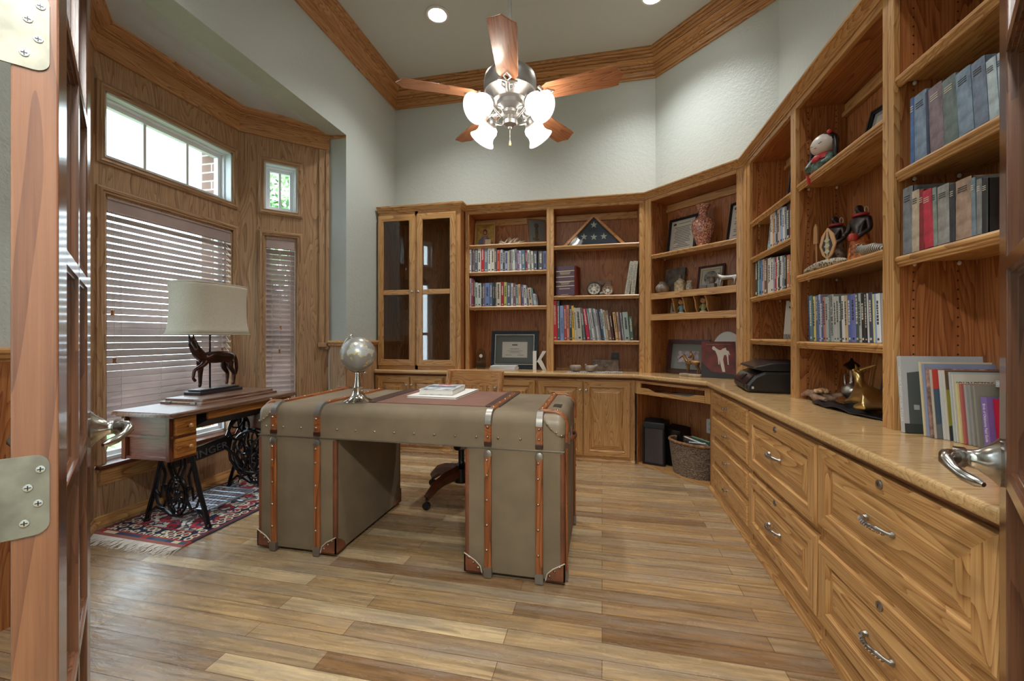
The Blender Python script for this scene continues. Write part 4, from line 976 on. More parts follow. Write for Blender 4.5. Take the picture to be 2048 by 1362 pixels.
# ================================================================ helpers for sculpted things
def skin(name, nodes, chains, mat, parent=None, loc=(0, 0, 0), rot=(0, 0, 0), scale=1.0, sub=1, extra=None, mats=None, root=0):
    """one continuous body: nodes {key:(x,y,z,r)}, chains = lists of keys"""
    keys = list(nodes); idx = {k: i for i, k in enumerate(keys)}
    vs = [Vector(nodes[k][:3])*scale for k in keys]; es = sorted({tuple(sorted((idx[a], idx[b_]))) for c in chains for a, b_ in zip(c, c[1:])})
    me = bpy.data.meshes.new(name); me.from_pydata(vs, es, []); o = bpy.data.objects.new(name+'_tmp', me); C.objects.link(o)
    sk = o.modifiers.new('skin', 'SKIN'); sk.use_smooth_shade = True; sk.branch_smoothing = .3
    for i, k in enumerate(keys):
        r = nodes[k][3]; r = r if isinstance(r, tuple) else (r, r)
        me.skin_vertices[0].data[i].radius = (r[0]*scale, r[1]*scale)
        me.skin_vertices[0].data[i].use_root = (i == root)
    if sub: ss = o.modifiers.new('sub', 'SUBSURF'); ss.levels = sub; ss.render_levels = sub
    bpy.context.view_layer.update(); dg = bpy.context.evaluated_depsgraph_get()
    m2 = bpy.data.meshes.new_from_object(o.evaluated_get(dg)); bpy.data.objects.remove(o); bpy.data.meshes.remove(me)
    if extra:                                                                       # add welded-on detail shapes
        q = MB(); q.v = [v.co.copy() for v in m2.vertices]; q.f = [list(p.vertices) for p in m2.polygons]; q.m = [0]*len(q.f); extra(q)
        bpy.data.meshes.remove(m2); ob = q.build(name, mats or mat, parent, loc, rot, smooth=60); return ob
    m2.name = name; m2.materials.clear(); m2.materials.append(mat)
    for p in m2.polygons: p.use_smooth = True
    ob = bpy.data.objects.new(name, m2); C.objects.link(ob); ob.location = loc; ob.rotation_euler = rot
    if parent: ob.parent = parent
    return ob
def horse_nodes(head=(0, 0), lift=None):
    """standing horse about 1 unit tall at the withers, facing -x; head=(yaw,drop)"""
    n = {'hip': (.42, 0, .90, .22), 'loin': (.15, 0, .90, .215), 'chest': (-.22, 0, .88, .245), 'breast': (-.42, 0, .92, .18),
         'neck1': (-.56, 0, 1.08, (.13, .16)), 'neck2': (-.66, 0, 1.26, (.10, .13)), 'poll': (-.70, 0, 1.40, .075),
         'rump': (.56, 0, .92, .14), 'dock': (.66, 0, .93, .05), 'tail1': (.74, 0, .78, .05), 'tail2': (.76, 0, .50, .055), 'tail3': (.74, 0, .30, .02)}
    a = head[0]; hx = Vector((-cos(a), -sin(a), 0)); p = Vector((-.70, 0, 1.40))
    for k, (d, z, r) in enumerate(((.12, -.06, .075), (.26, -.16, .06), (.38, -.25, .045), (.44, -.29, .038))): q = p+hx*d; n['head%d' % k] = (q.x, q.y, q.z+z, r)
    for s_, t in ((1, 'l'), (-1, 'r')):
        n['sh'+t] = (-.34, s_*.11, .80, .10); n['el'+t] = (-.33, s_*.12, .64, .09); n['kn'+t] = (-.34, s_*.12, .36, .058); n['ft'+t] = (-.34, s_*.12, .12, .045); n['ho'+t] = (-.37, s_*.12, .03, .05)
        n['th'+t] = (.47, s_*.12, .76, .13); n['st'+t] = (.40, s_*.12, .58, .085); n['hk'+t] = (.56, s_*.12, .38, .06); n['cn'+t] = (.54, s_*.12, .14, .045); n['hh'+t] = (.51, s_*.12, .03, .05)
        e = p+Vector((hx.y*.05*s_*-1, hx.x*.05*s_, .03)); n['ear'+t] = (e.x, e.y, e.z+.02, .03); n['eat'+t] = (e.x-.01, e.y, e.z+.12, .012)
    if lift:
        t = lift; s_ = 1 if t == 'l' else -1
        n['el'+t] = (-.46, s_*.12, .68, .07); n['kn'+t] = (-.72, s_*.12, .56, .05); n['ft'+t] = (-.76, s_*.12, .34, .036); n['ho'+t] = (-.68, s_*.12, .24, .05)
    return n
HCH = [['hip', 'loin', 'chest', 'breast', 'neck1', 'neck2', 'poll', 'head0', 'head1', 'head2', 'head3'], ['hip', 'rump', 'dock', 'tail1', 'tail2', 'tail3']]
for t_ in 'lr': HCH += [['chest', 'sh'+t_, 'el'+t_, 'kn'+t_, 'ft'+t_, 'ho'+t_], ['hip', 'th'+t_, 'st'+t_, 'hk'+t_, 'cn'+t_, 'hh'+t_], ['poll', 'ear'+t_, 'eat'+t_]]

# ================================================================ treadle sewing table
TX0, TX1, TY0, TY1, TZ = -2.70, -2.262, 1.812, 2.752, .70
sew = thing('sewing_table', 'antique treadle sewing table with oak drawers and black iron legs', 'sewing table', (-2.47, 2.28, 0), 0)
SO = Vector((2.47, -2.28, 0))
def sb(mb, name, mats, par=None, **k):
    mb.v = [v+SO for v in mb.v]; return mb.build(name, mats, par or sew, **k)
m = MB(); soft_box(m, TX0, TX1, TY0, TY1, TZ-.024, TZ, .02, .01); m.box(TX0+.02, TX1-.02, TY0+.02, TY1-.02, TZ-.032, TZ-.024); sb(m, 'table_top', TABTOP, smooth=30)
m = MB(); soft_box(m, -2.69, -2.368, 2.075, 2.675, TZ, TZ+.015, .008, .008); soft_box(m, -2.675, -2.385, 2.095, 2.655, TZ+.015, TZ+.032, .008, .006)
l_ = sb(m, 'folding_lid', TABTOP, smooth=30)
m = MB()
for x in (-2.62, -2.43): m.box(x-.018, x+.018, 2.068, 2.10, TZ+.004, TZ+.017)
sb(m, 'hinge', GUN, l_)
m = MB(); m.box(-2.315, -2.298, 2.055, 2.575, .622, .674); sb(m, 'apron_drawer', TREADW['y'], bevel=.004)
m = MB(); m.prism([(-2.30, .66), (-2.30, .622), (-2.45, .55), (-2.62, .55), (-2.64, .66)], 2.06, 2.58, 'y'); sb(m, 'machine_well', plain('black_enamel', (30, 28, 34), .35))
for y0, y1 in ((1.845, 1.985), (2.60, 2.735)):                                       # drawer boxes at both ends
    m = MB(); zt, zb = TZ-.026, .432
    for x in (-2.645, -2.335):
        for y in (y0, y1-.02): m.box(x, x+.026, y-.012, y+.02, zb-.004, zt)
    bx = sb(m, 'drawer_case', DARKW['z'], bevel=.002)
    m = MB(); m.box(-2.635, -2.32, y0+.008, y1-.004, zb+.004, zt); sb(m, 'side_panel', wood('treadle_side_'+str(y0), 'x', (124, 70, 46), (100, 52, 34), (60, 30, 22), rough=.3), bx)
    m = MB()
    for z in (zb, (zb+zt)/2, ): m.rbox(-2.645, -2.298, y0-.006, y1+.002, z, z+.014, .012)
    sb(m, 'drawer_rail', DARKW['x'], bx)
    for z0, z1 in ((zb+.014, (zb+zt)/2-.002), ((zb+zt)/2+.014, zt-.01)):
        m = MB(); m.rbox(-2.34, -2.294, y0+.012, y1-.002, z0, z1, .012); d = sb(m, 'drawer', TREADW['y'], smooth=35)
        q = MB(); q.lathe([(.006, 0), (.006, .012), (.012, .02), (.013, .026), (.008, .033), (0, .034)], 14, (-2.294, (y0+y1)/2+.01, (z0+z1)/2), ax='x'); sb(q, 'knob', CHAIRW['x'], d, smooth=40)
# cast iron legs
def leg_frame(y):
    q = MB(); xc = -2.455; r = .011
    def T(pts, rr=.009, closed=False): q.tube([(xc+a, y, z) for a, z in pts], rr, 6, 0, closed, flat=(.8, 1.0))
    for s_ in (-1, 1):
        T([(s_*.085, .675), (s_*.09, .55), (s_*.105, .42), (s_*.16, .22), (s_*.215, .06), (s_*.224, .009)], .014)
        T([(s_*.224, .012), (s_*.20, .06), (s_*.15, .10), (s_*.09, .085), (s_*.04, .06), (0, .058)], .012)
        T([(s_*.09, .44), (s_*.055, .41), (s_*.06, .35), (s_*.028, .285)], .010)
        T([(s_*.115, .37), (s_*.085, .30), (s_*.10, .235), (s_*.075, .2)], .009)
        T([(s_*.165, .21), (s_*.12, .16), (s_*.11, .23), (s_*.07, .235)], .008)
        T([(s_*.17, .19), (s_*.14, .12), (s_*.10, .105), (s_*.07, .16)], .008)
        T([(s_*.02, .06), (s_*.05, .10), (s_*.045, .12)], .008)
        q.lathe([(.018, .008), (.02, .014), (.012, .03), (0, .03)], 10, (xc+s_*.224, y, 0))
    T([(0, .44), (-.022, .40), (-.028, .35), (0, .29), (.028, .35), (.022, .40)], .008, True)
    T([(-.1, .44), (0, .45), (.1, .44)], .01); T([(-.088, .60), (.088, .60)], .012); T([(-.085, .672), (.085, .672)], .014)
    T([(.073*cos(a), .178+.112*sin(a)) for a in [2*pi*i/28 for i in range(28)]], .009, True)
    T([(.054*cos(a), .178+.09*sin(a)) for a in [2*pi*i/24 for i in range(24)]], .006, True)
    for k in range(16):
        a = 2*pi*k/16; T([(.056*cos(a), .178+.092*sin(a)), (.07*cos(a+.12), .178+.108*sin(a+.12))], .005)
    for k in range(8):
        a = 2*pi*k/8+.2; T([(.012*cos(a), .178+.02*sin(a)), (.034*cos(a+.35), .178+.05*sin(a+.35)), (.046*cos(a), .178+.078*sin(a))], .007)
    q.ball((xc, y, .178), (.022, .012, .034), 10); q.ball((xc, y, .225), (.014, .012, .02), 8); q.ball((xc-.022, y, .15), (.014, .01, .016), 8); q.ball((xc+.022, y, .15), (.014, .01, .016), 8)
    return sb(q, 'iron_leg', IRON, smooth=50)
lg1 = leg_frame(1.995); leg_frame(2.56)
m = MB(); XB_ = -2.50
m.add([(XB_+x, y, z) for x in (-.004, .004) for y, z in ((2.0, .34), (2.36, .372), (2.40, .345), (2.42, .44), (2.38, .43), (2.0, .40))], [(0, 1, 2, 3, 4, 5), (11, 10, 9, 8, 7, 6)]+[(i, (i+1) % 6, 6+(i+1) % 6, 6+i) for i in range(6)])
m.tube([(XB_, 1.995, .34), (XB_, 2.2, .345), (XB_, 2.36, .362), (XB_, 2.44, .29), (XB_, 2.53, .16)], .011, 8); m.tube([(XB_, 1.995, .405), (XB_, 2.2, .413), (XB_, 2.37, .437), (XB_, 2.40, .50), (XB_, 2.46, .545)], .01, 8)
m.tube([(XB_, 2.39, .35), (XB_, 2.40, .27), (XB_, 2.45, .19), (XB_, 2.53, .12)], .009, 8)
m.tube([(XB_, 2.47+.082*cos(a), .475+.082*sin(a)) for a in [2*pi*i/26 for i in range(26)]], .009, 8, 0, True)
for a in (.5, 1.5, 2.6, 3.8, 5.0): m.tube([(XB_, 2.47, .475), (XB_, 2.47+.05*cos(a+.3), .475+.05*sin(a+.3)), (XB_, 2.47+.08*cos(a), .475+.08*sin(a))], .006, 6)
cb = sb(m, 'cross_brace', IRON, smooth=50)
LET = plain('iron_letter', (92, 94, 102), .3, .4)
o = txt('SINGER', .064, LET, sew, (XB_+2.47+.008, 2.215-2.28, .387), (R90, 0, R90), ext=.003, sx=1.25); o.rotation_euler = Euler((R90, 0, R90)); o.location = (XB_+SO.x+.006, 2.24+SO.y, .373)
o.rotation_euler = Euler((R90+radians(0), radians(-4), R90))
m = MB(); WC = (-2.43, 2.50, .30); WR = .148                                          # drive wheel in the xz plane
m.tube([(WC[0]+WR*cos(a), WC[1], WC[2]+WR*sin(a)) for a in [2*pi*i/36 for i in range(36)]], .011, 8, 0, True); m.lathe([(.03, -.02), (.03, .02)], 14, WC, ax='y')
for k in range(6):
    a = k*pi/3; m.tube([(WC[0]+r_*cos(a+.35*sin(r_*30)), WC[1], WC[2]+r_*sin(a+.35*sin(r_*30))) for r_ in (.02, .05, .08, .11, .145)], .008, 6)
for k in range(6):
    a = k*pi/3+.5; m.tube([(WC[0]+.085*cos(a+t), WC[1], WC[2]+.085*sin(a+t)) for t in (-.35, 0, .35)], .006, 6)
sb(m, 'drive_wheel', IRON, smooth=50)
m = MB()                                                                              # dress guard beside the wheel
for R_, rr_ in ((.125, .008), (.075, .006)):
    m.tube([(-2.335, 2.52+R_*cos(a), .29+R_*1.1*sin(a)) for a in [2*pi*i/26 for i in range(26)]], rr_, 6, 0, True)
for k in range(9):
    a = 2*pi*k/9; m.tube([(-2.335, 2.52+.03*cos(a), .29+.03*sin(a)), (-2.335, 2.52+.06*cos(a+.5), .29+.07*sin(a+.5)), (-2.335, 2.52+.09*cos(a+.1), .29+.1*sin(a+.1)), (-2.335, 2.52+.124*cos(a+.35), .29+.137*sin(a+.35))], .006, 6)
m.tube([(-2.335, 2.46, .16), (-2.335, 2.47, .09), (-2.40, 2.52, .05)], .009, 6)
m.tube([(-2.335, 2.60, .17), (-2.335, 2.60, .60)], .009, 6)
sb(m, 'dress_guard', IRON, smooth=50)
m = MB()                                                                              # openwork treadle plate
x0, x1, y0, y1, z = -2.60, -2.31, 2.07, 2.40, .075
m.frame(0, 1, 0, 1, .1, 0, 1) if 0 else None
for a, c in (((x0, y0), (x1, y0)), ((x1, y0), (x1, y1)), ((x1, y1), (x0, y1)), ((x0, y1), (x0, y0))): m.tube([(a[0], a[1], z), (c[0], c[1], z)], .009, 6, flat=(.6, 1.2))
for k in range(1, 10):
    u = k/10
    m.tube([(x0+(x1-x0)*u, y0, z), (x0+(x1-x0)*min(1, u+.42), y1 if u+.42 <= 1 else y0+(y1-y0)*(1-u)/.42, z)], .005, 5, flat=(.5, 1.3)); m.tube([(x0+(x1-x0)*u, y0, z), (x0+(x1-x0)*max(0, u-.42), y1 if u-.42 >= 0 else y0+(y1-y0)*u/.42, z)], .005, 5, flat=(.5, 1.3))
for k in range(1, 5): m.tube([(x0, y0+(y1-y0)*k/5, z), (x1, y0+(y1-y0)*k/5, z)], .004, 5)
m.tube([(x0-.06, (y0+y1)/2+.02, .06), (x1+.06, (y0+y1)/2+.02, .06)], .008, 6); m.tube([(x0+.1, y1, z), (x0+.11, y1+.05, .09)], .012, 6)
sb(m, 'treadle_pedal', plain('worn_iron', (120, 124, 132), .35, .6), smooth=40)
m = MB(); m.tube([(-2.49, 2.45, .09), (-2.455, 2.49, .26)], .004, 6); sb(m, 'pitman_rod', IRON)

# ================================================================ horse lamp
LINEN = plain('woven_linen', (196, 190, 172), .9, bump=.9, bscale=330, var=.06, vscale=200)
BRONZE = plain('dark_bronze', (64, 36, 30), .22, .55, bump=.35, bscale=40, spec=.7, var=.5, vscale=14)
lamp = thing('table_lamp', 'table lamp with a bronze prancing horse under a woven oval shade', 'lamp', (-2.62, 2.40, TZ+.032))
m = MB(); m.box(-.066, .066, -.175, .155, 0, .02); m.box(-.052, .052, -.158, .138, .02, .034); m.build('plinth', plain('lamp_plinth', (46, 42, 46), .3), lamp, bevel=.003)
HB = skin('horse', horse_nodes((1.15, 0), 'r'), HCH, BRONZE, lamp, (0, -.012, .034), (0, 0, R90), .235, sub=2)
m = MB(); m.tube([(-.012, -.035, .034), (-.012, -.035, .43)], .006, 10); m.tube([(-.012, -.035, .39), (0, -.02, .41), (0, -.0, .70)], .005, 8); m.lathe([(.02, .66), (.024, .69), (.012, .72)], 12, (0, -.01, 0)); m.build('stem', BRONZE, lamp, smooth=50)
m = MB()                                                                              # concave oval shade
SH = [(1.0, .40), (.955, .43), (.925, .47), (.905, .53), (.90, .60), (.905, .67), (.925, .715), (.93, .735)]; n = 40; vs = []; fs = []
for k, (s_, z) in enumerate(SH):
    for i in range(n):
        a = 2*pi*i/n; c, d = cos(a), sin(a); e = .86; vs.append((.165*s_*math.copysign(abs(c)**e, c), .268*s_*math.copysign(abs(d)**e, d)-.045, z))
for k in range(len(SH)-1):
    for i in range(n): j = (i+1) % n; fs.append((k*n+i, k*n+j, (k+1)*n+j, (k+1)*n+i))
m.add(vs, fs); o = m.build('lamp_shade', LINEN, lamp, smooth=40); md = o.modifiers.new('thick', 'SOLIDIFY'); md.thickness = .004; md.offset = 0
m = MB(); rim = [vs[i] for i in range(n)]; m.tube(rim, .004, 6, 0, True); m.tube([vs[(len(SH)-1)*n+i] for i in range(n)], .004, 6, 0, True); m.build('shade_trim', LINEN, o)
m = MB(); m.tube([(0, -.03, .70), (0, -.03, .745)], .004, 6); m.ball((0, -.03, .752), .012, 10); m.tube([(-.15, -.03, .715), (.15, -.03, .715)], .002, 5); m.tube([(0, -.27, .715), (0, .21, .715)], .002, 5); m.build('finial', PEWTER, lamp)

# ================================================================ ceiling fan
FX, FY = -.537, 2.434
fan = thing('ceiling_fan', 'five blade wooden ceiling fan with four lit bell shades', 'ceiling fan', (FX, FY, 0), 0)
FM = plain('fan_pewter', (172, 170, 168), .4, .9)
m = MB(); m.tube([(0, 0, 2.70), (0, 0, ZC-.06)], .0125, 12); m.build('down_rod', STEEL, fan, smooth=40)
m = MB(); m.lathe([(.03, ZC-.09), (.06, ZC-.07), (.075, ZC-.02), (.075, ZC-.0005)], 24); m.build('canopy', FM, fan, smooth=40)
m = MB(); m.lathe([(.05, 2.505), (.105, 2.515), (.12, 2.54), (.15, 2.56), (.157, 2.60), (.157, 2.635), (.15, 2.665), (.12, 2.695), (.06, 2.715), (.03, 2.73), (.022, 2.76), (.0, 2.765)], 36)
m.tube([(.152*cos(a), .152*sin(a), 2.565) for a in [2*pi*i/36 for i in range(36)]], .006, 6, 0, True); m.build('motor_housing', FM, fan, smooth=40)
m = MB(); m.lathe([(.0, 2.355), (.008, 2.357), (.012, 2.366), (.042, 2.378), (.044, 2.40), (.03, 2.412), (.03, 2.43), (.055, 2.44), (.058, 2.455), (.04, 2.47), (.075, 2.49), (.08, 2.51)], 24); m.build('light_hub', FM, fan, smooth=40)
m = MB(); m.tube([(0, 0, 2.36), (0, 0, 2.285)], .0014, 5); pc = m.build('pull_chain', FM, fan)
m = MB(); m.lathe([(0, 2.25), (.006, 2.254), (.007, 2.266), (.003, 2.285), (0, 2.287)], 10); m.build('chain_pull', BRASS, pc, smooth=40)
CB_ = []
for k in range(5):
    ang = radians(279+72*k)
    q = MB(); w0, w1, L0, L1 = .060, .072, .20, .66
    out = [(L0, -w0*.62), (L0+.04, -w0), (L1-.07, -w1), (L1-.035, -w1*.94), (L1-.028, -w1*.62), (L1, -.0), (L1-.028, w1*.62), (L1-.035, w1*.94), (L1-.07, w1), (L0+.04, w0), (L0, w0*.62)]
    q.prism(out, -.003, .003, 'z'); bl = q.build('blade', BLADEW, fan, loc=(0, 0, 2.535), rot=(radians(-12), 0, ang), bevel=.002)
    q = MB(); q.tube([(.11, 0, -.012), (.16, 0, -.022), (.2, 0, -.012)], .012, 8, flat=(.7, 1.2)); q.tube([(.19, -.052, -.005), (.205, -.03, -.011), (.2, 0, -.013), (.205, .03, -.011), (.19, .052, -.005)], .009, 8)
    q.tube([(.2, 0, -.012), (.235, .02, -.009), (.27, .0, -.006), (.235, -.02, -.009), (.2, 0, -.012)], .006, 6)
    for s_ in (-1, 1): q.tube([(.13, s_*.012, -.014), (.16, s_*.034, -.018), (.185, s_*.03, -.014), (.175, s_*.014, -.014)], .005, 6)
    q.build('blade_bracket', FM, bl, smooth=50)
SHG = glow('lit_bell_glass', (255, 246, 232), 14)
RIBG = plain('ribbed_glass', (236, 236, 232), .12, 0); RIBG.node_tree.nodes['Principled BSDF'].inputs['Alpha'].default_value = .55
RIBG.node_tree.nodes['Principled BSDF'].inputs['Emission Color'].default_value = (1, .95, .88, 1); RIBG.node_tree.nodes['Principled BSDF'].inputs['Emission Strength'].default_value = .6
VA = math.atan2(-.9775, .2108)                                                        # towards the doorway
for k in range(4):
    a = VA+radians(-47+90*k); ca, sa = cos(a), sin(a); D = Vector((ca, sa, 0)); DN = (D*.8+Vector((0, 0, -.6))).normalized()
    q = MB(); p0 = Vector((ca*.03, sa*.03, 2.42)); p1 = D*.11+Vector((0, 0, 2.425)); p2 = D*.15+Vector((0, 0, 2.45)); p3 = D*.165+Vector((0, 0, 2.455))
    q.tube([p0, D*.07+Vector((0, 0, 2.405)), p1, p2, p3], .006, 8); c0 = D*.155+Vector((0, 0, 2.462))
    sd = Vector((-sa, ca, 0))
    q.tube([D*.05+Vector((0, 0, 2.43)), D*.075+Vector((0, 0, 2.46)), D*.11+Vector((0, 0, 2.455)), D*.115+Vector((0, 0, 2.43)), D*.095+Vector((0, 0, 2.425))], .004, 6)
    arm = q.build('lamp_arm', FM, fan, smooth=50)
    M_ = Matrix.Translation(c0) @ DN.to_track_quat('Z', 'Y').to_matrix().to_4x4() @ Matrix.Scale(1.22, 4)
    q = MB(); q.M = M_; q.lathe([(.0, -.012), (.02, -.01), (.028, .0), (.03, .02), (.026, .03)], 16); q.build('socket_cup', FM, arm, smooth=40)
    q = MB(); q.M = M_; q.lathe([(.027, .022), (.044, .034), (.05, .05), (.047, .072), (.048, .082)], 28, m=0); q.lathe([(.048, .082), (.054, .096), (.066, .11), (.068, .113)], 48, m=1)
    for i in range(32):
        t = 2*pi*i/32; q.tube([(.0485*cos(t), .0485*sin(t), .083), (.0545*cos(t), .0545*sin(t), .096), (.0665*cos(t), .0665*sin(t), .111)], .0016, 4, 1)
    q.tube([(.0675*cos(2*pi*i/32), .0675*sin(2*pi*i/32), .113) for i in range(32)], .002, 5, 1, True)
    sh = q.build('glass_shade', [SHG, RIBG], arm, smooth=50)
    ld = bpy.data.lights.new('fan_bulb', 'POINT'); ld.energy = FAN_W if 'FAN_W' in globals() else 48; ld.shadow_soft_size = .045; ld.color = (1, .975, .94)
    l = bpy.data.objects.new('fan_bulb', ld); C.objects.link(l); l.location = M_ @ Vector((0, 0, .125))

# ================================================================ french doors
HINGEM = plain('worn_hinge_nickel', (112, 110, 98), .5, .5, var=.15, vscale=30)
DLEV = plain('satin_lever', (200, 198, 192), .2, 1)
def leaf(name, label, loc, rotz, hinge0, W=.62, H=2.05):
    d = struct(name, label, 'door', loc, rotz); T_ = .042; st_ = .10
    m = MB(); m.box(0, st_, 0, T_, .012, H); m.box(W-st_, W, 0, T_, .012, H); m.build('stile', DOORW['z'], d, bevel=.002)
    m = MB(); m.box(st_, W-st_, 0, T_, .012, .20); m.box(st_, W-st_, 0, T_, H-.11, H); m.build('rail', DOORW['x'], d)
    zs = [.52, .88, 1.24, 1.60]; xm = W/2; m = MB()
    mp = [(-.011, .0), (-.011, .004), (-.018, .01), (-.018, .032), (-.011, .038), (-.011, T_), (.011, T_), (.011, .038), (.018, .032), (.018, .01), (.011, .004), (.011, .0)]
    m.prism([(xm+a, y) for a, y in mp], .20, H-.11, 'z', 0)
    for z in zs: m.prism([(y, z+a) for a, y in mp], st_, W-st_, 'x', 1)
    m.build('muntin', [DOORW['z'], DOORW['x']], d)
    m = MB(); e = .012                                                                # sticking round every light
    zz = [.20]+zs+[H-.11]
    for i in range(len(zz)-1):
        a0 = zz[i]+(.0 if i == 0 else .011); a1 = zz[i+1]-(.0 if i == len(zz)-2 else .011)
        for xa, xb in ((st_, xm-.011), (xm+.011, W-st_)):
            for (w_, y0, y1) in ((.006, .004, .038), (.014, .012, .030)): m.frame(xa, xb, a0, a1, w_, y0, y1)
    m.build('glazing_bead', DOORW['z'], d)
    m = MB(); m.box(st_+.002, W-st_-.002, .019, .023, .205, H-.115); m.build('door_pane', clear_glass('door_glass', (240, 244, 244), 1.2) if 'door_glass' not in bpy.data.materials else bpy.data.materials['door_glass'], d)
    hx = W-.052 if hinge0 else .052; sg = -1 if hinge0 else 1
    for sd in (-1, 1):
        y = 0 if sd < 0 else T_
        q = MB(); q.lathe([(.033, 0), (.034, sd*.004), (.026, sd*.012), (.014, sd*.03), (.0125, sd*.042), (.015, sd*.045), (.015, sd*.06), (.0, sd*.062)], 22, (hx, y, .90), ax='y', sy=1.25)
        pts = [(hx, y+sd*.05, .90), (hx+sg*.012, y+sd*.066, .90), (hx+sg*.03, y+sd*.068, .897), (hx+sg*.038, y+sd*.060, .887), (hx+sg*.055, y+sd*.048, .880), (hx+sg*.07, y+sd*.034, .876), (hx+sg*.078, y+sd*.026, .875)]
        q.tube(pts, [.013, .0145, .011, .0085, .0095, .0085, .004], 10); q.build('door_handle', DLEV, d, smooth=50)
    if hinge0:
        for zc in (.9125, 1.519):
            q = MB(); o = [(-.03, zc-.051)]+[(T_-.009+.008*0-.028+.028*0+a, b_) for a, b_ in ()]
            pr = [(T_+.012, zc-.052), (T_+.012, zc+.052), (.022, zc+.052)]+[(.022-.014*sin(pi/2*i/5), zc+.038+.014*cos(pi/2*i/5)) for i in range(1, 6)]+[(.022-.014*cos(pi/2*i/5), zc-.038-.014*sin(pi/2*i/5)) for i in range(0, 6)]
            q.prism(pr, -.002, .0008, 'x'); h_ = q.build('hinge', HINGEM, d)
            q = MB()
            for (y_, z_) in ((.016, zc+.033), (.027, zc+.011), (.018, zc-.011), (.03, zc-.034)):
                q.lathe([(.0048, 0), (.0044, -.0012), (0, -.0016)], 10, (-.002, y_, z_), ax='x'); 
                q.box(-.0042, -.0034, y_-.003, y_+.003, z_-.0006, z_+.0006, 1); q.box(-.0042, -.0034, y_-.0006, y_+.0006, z_-.003, z_+.003, 1)
            q.build('screw', [STEEL, BLACK], h_)
            q = MB(); q.tube([(-.004, T_+.016, zc-.052), (-.004, T_+.016, zc+.052)], .006, 10); q.build('knuckle', HINGEM, h_, smooth=40)
    return d
leaf('door_1', 'open glazed oak french door with two hinges at the window side', (-.712, .419, 0), math.degrees(math.atan2(.578, -.816)), True)
leaf('door_2', 'open glazed oak french door in front of the old bookcase', (.707, .930, 0), math.degrees(math.atan2(-.838, -.545)), False)
# ================================================================ things on the shelves
def ang(x, y, z=0):
    r = Matrix.Rotation(radians(-45), 4, 'Z') @ Vector((x, y, 0)); return (Xc+r.x, YBF+r.y, z)
def knee(x, y, z=0):
    r = Matrix.Rotation(radians(-45), 4, 'Z') @ Vector((x, y, 0)); return (KX+r.x, KY+r.y, z)
MC = {}
PICGLASS = clear_glass('picture_glass', (250, 250, 250), .5)
def hm(hx, rough=.55, **k):
    key = (hx, rough)
    if key not in MC: MC[key] = hexm('colour_'+hx, hx, rough, **k)
    return MC[key]
def lines(q, x0, x1, z0, z1, n, y, m, seed=1, fill=.8):
    r = random.Random(seed); h = (z1-z0)/n
    for k in range(n):
        w = (x1-x0)*r.uniform(.45, 1)*fill if k % 3 else (x1-x0)*fill; c = (x0+x1)/2; z = z1-(k+.5)*h
        q.box(c-w/2, c+w/2, y-.0004, y+.0002, z-h*.16, z+h*.16, m)
def picture(label, loc, rotz, w, h, lean, fw, fmat, mat_=None, mw=.03, art=None, depth=.018, cat='picture frame', inner=None, glass=True, name='picture_frame'):
    """leaning framed picture: bottom edge at loc, leaning back"""
    t = thing(name, label, cat, loc, rotz); t.rotation_euler = Euler((radians(-lean), 0, radians(rotz)), 'XYZ')
    q = MB(); lw = fw
    for i, (a, y0) in enumerate(((0, -depth), (fw*.45, -depth*.75), (fw*.8, -depth*.9))): q.frame(-w/2+a, w/2-a, a, h-a, fw*(.45 if i == 0 else .35 if i == 1 else .2), y0, 0)
    q.build('frame', fmat, t, bevel=.0012)
    if inner:
        q = MB(); q.frame(-w/2+fw*.9, w/2-fw*.9, fw*.9, h-fw*.9, .008, -depth*.95, -.001); q.build('inner_trim', inner, t)
    q = MB(); q.box(-w/2+fw*.7, w/2-fw*.7, -.007, -.003, fw*.7, h-fw*.7); q.build('mount', mat_ or PAPER, t)
    if art: art(t, -w/2+fw+mw, w/2-fw-mw, fw+mw, h-fw-mw, -.0075)
    if glass: q = MB(); q.box(-w/2+fw*.9, w/2-fw*.9, -.0105, -.0095, fw*.9, h-fw*.9); q.build('glass', PICGLASS, t)
    q = MB(); q.box(-w/2+.01, w/2-.01, -.002, .003, .01, h-.01); q.build('backing', hm('5a4636', .8), t)
    return t
DW = plain('mahogany_frame', (74, 36, 28), .35); BF = plain('black_frame', (34, 34, 40), .3); INK = hm('3c3c3c', .7)
def docart(seed, n=12, logo=None):
    def f(t, x0, x1, z0, z1, y):
        q = MB(); q.box(x0, x1, y, y+.002, z0, z1); p = q.build('document', PAPER, t)
        q = MB(); lines(q, x0+.012, x1-.012, z0+.03, z1-.05, n, y, 0, seed); lines(q, x0+.05, x1-.03, z1-.03, z1-.018, 1, y, 0, seed); q.build('print', INK, p)
        if logo: q = MB(); q.lathe([(.014, 0), (.014, -.0006), (0, -.0006)], 16, (x0+.03, y, z1-.024), ax='y', sx=1.2, sy=.8); q.build('seal', hm('4c4a44'), p)
    return f
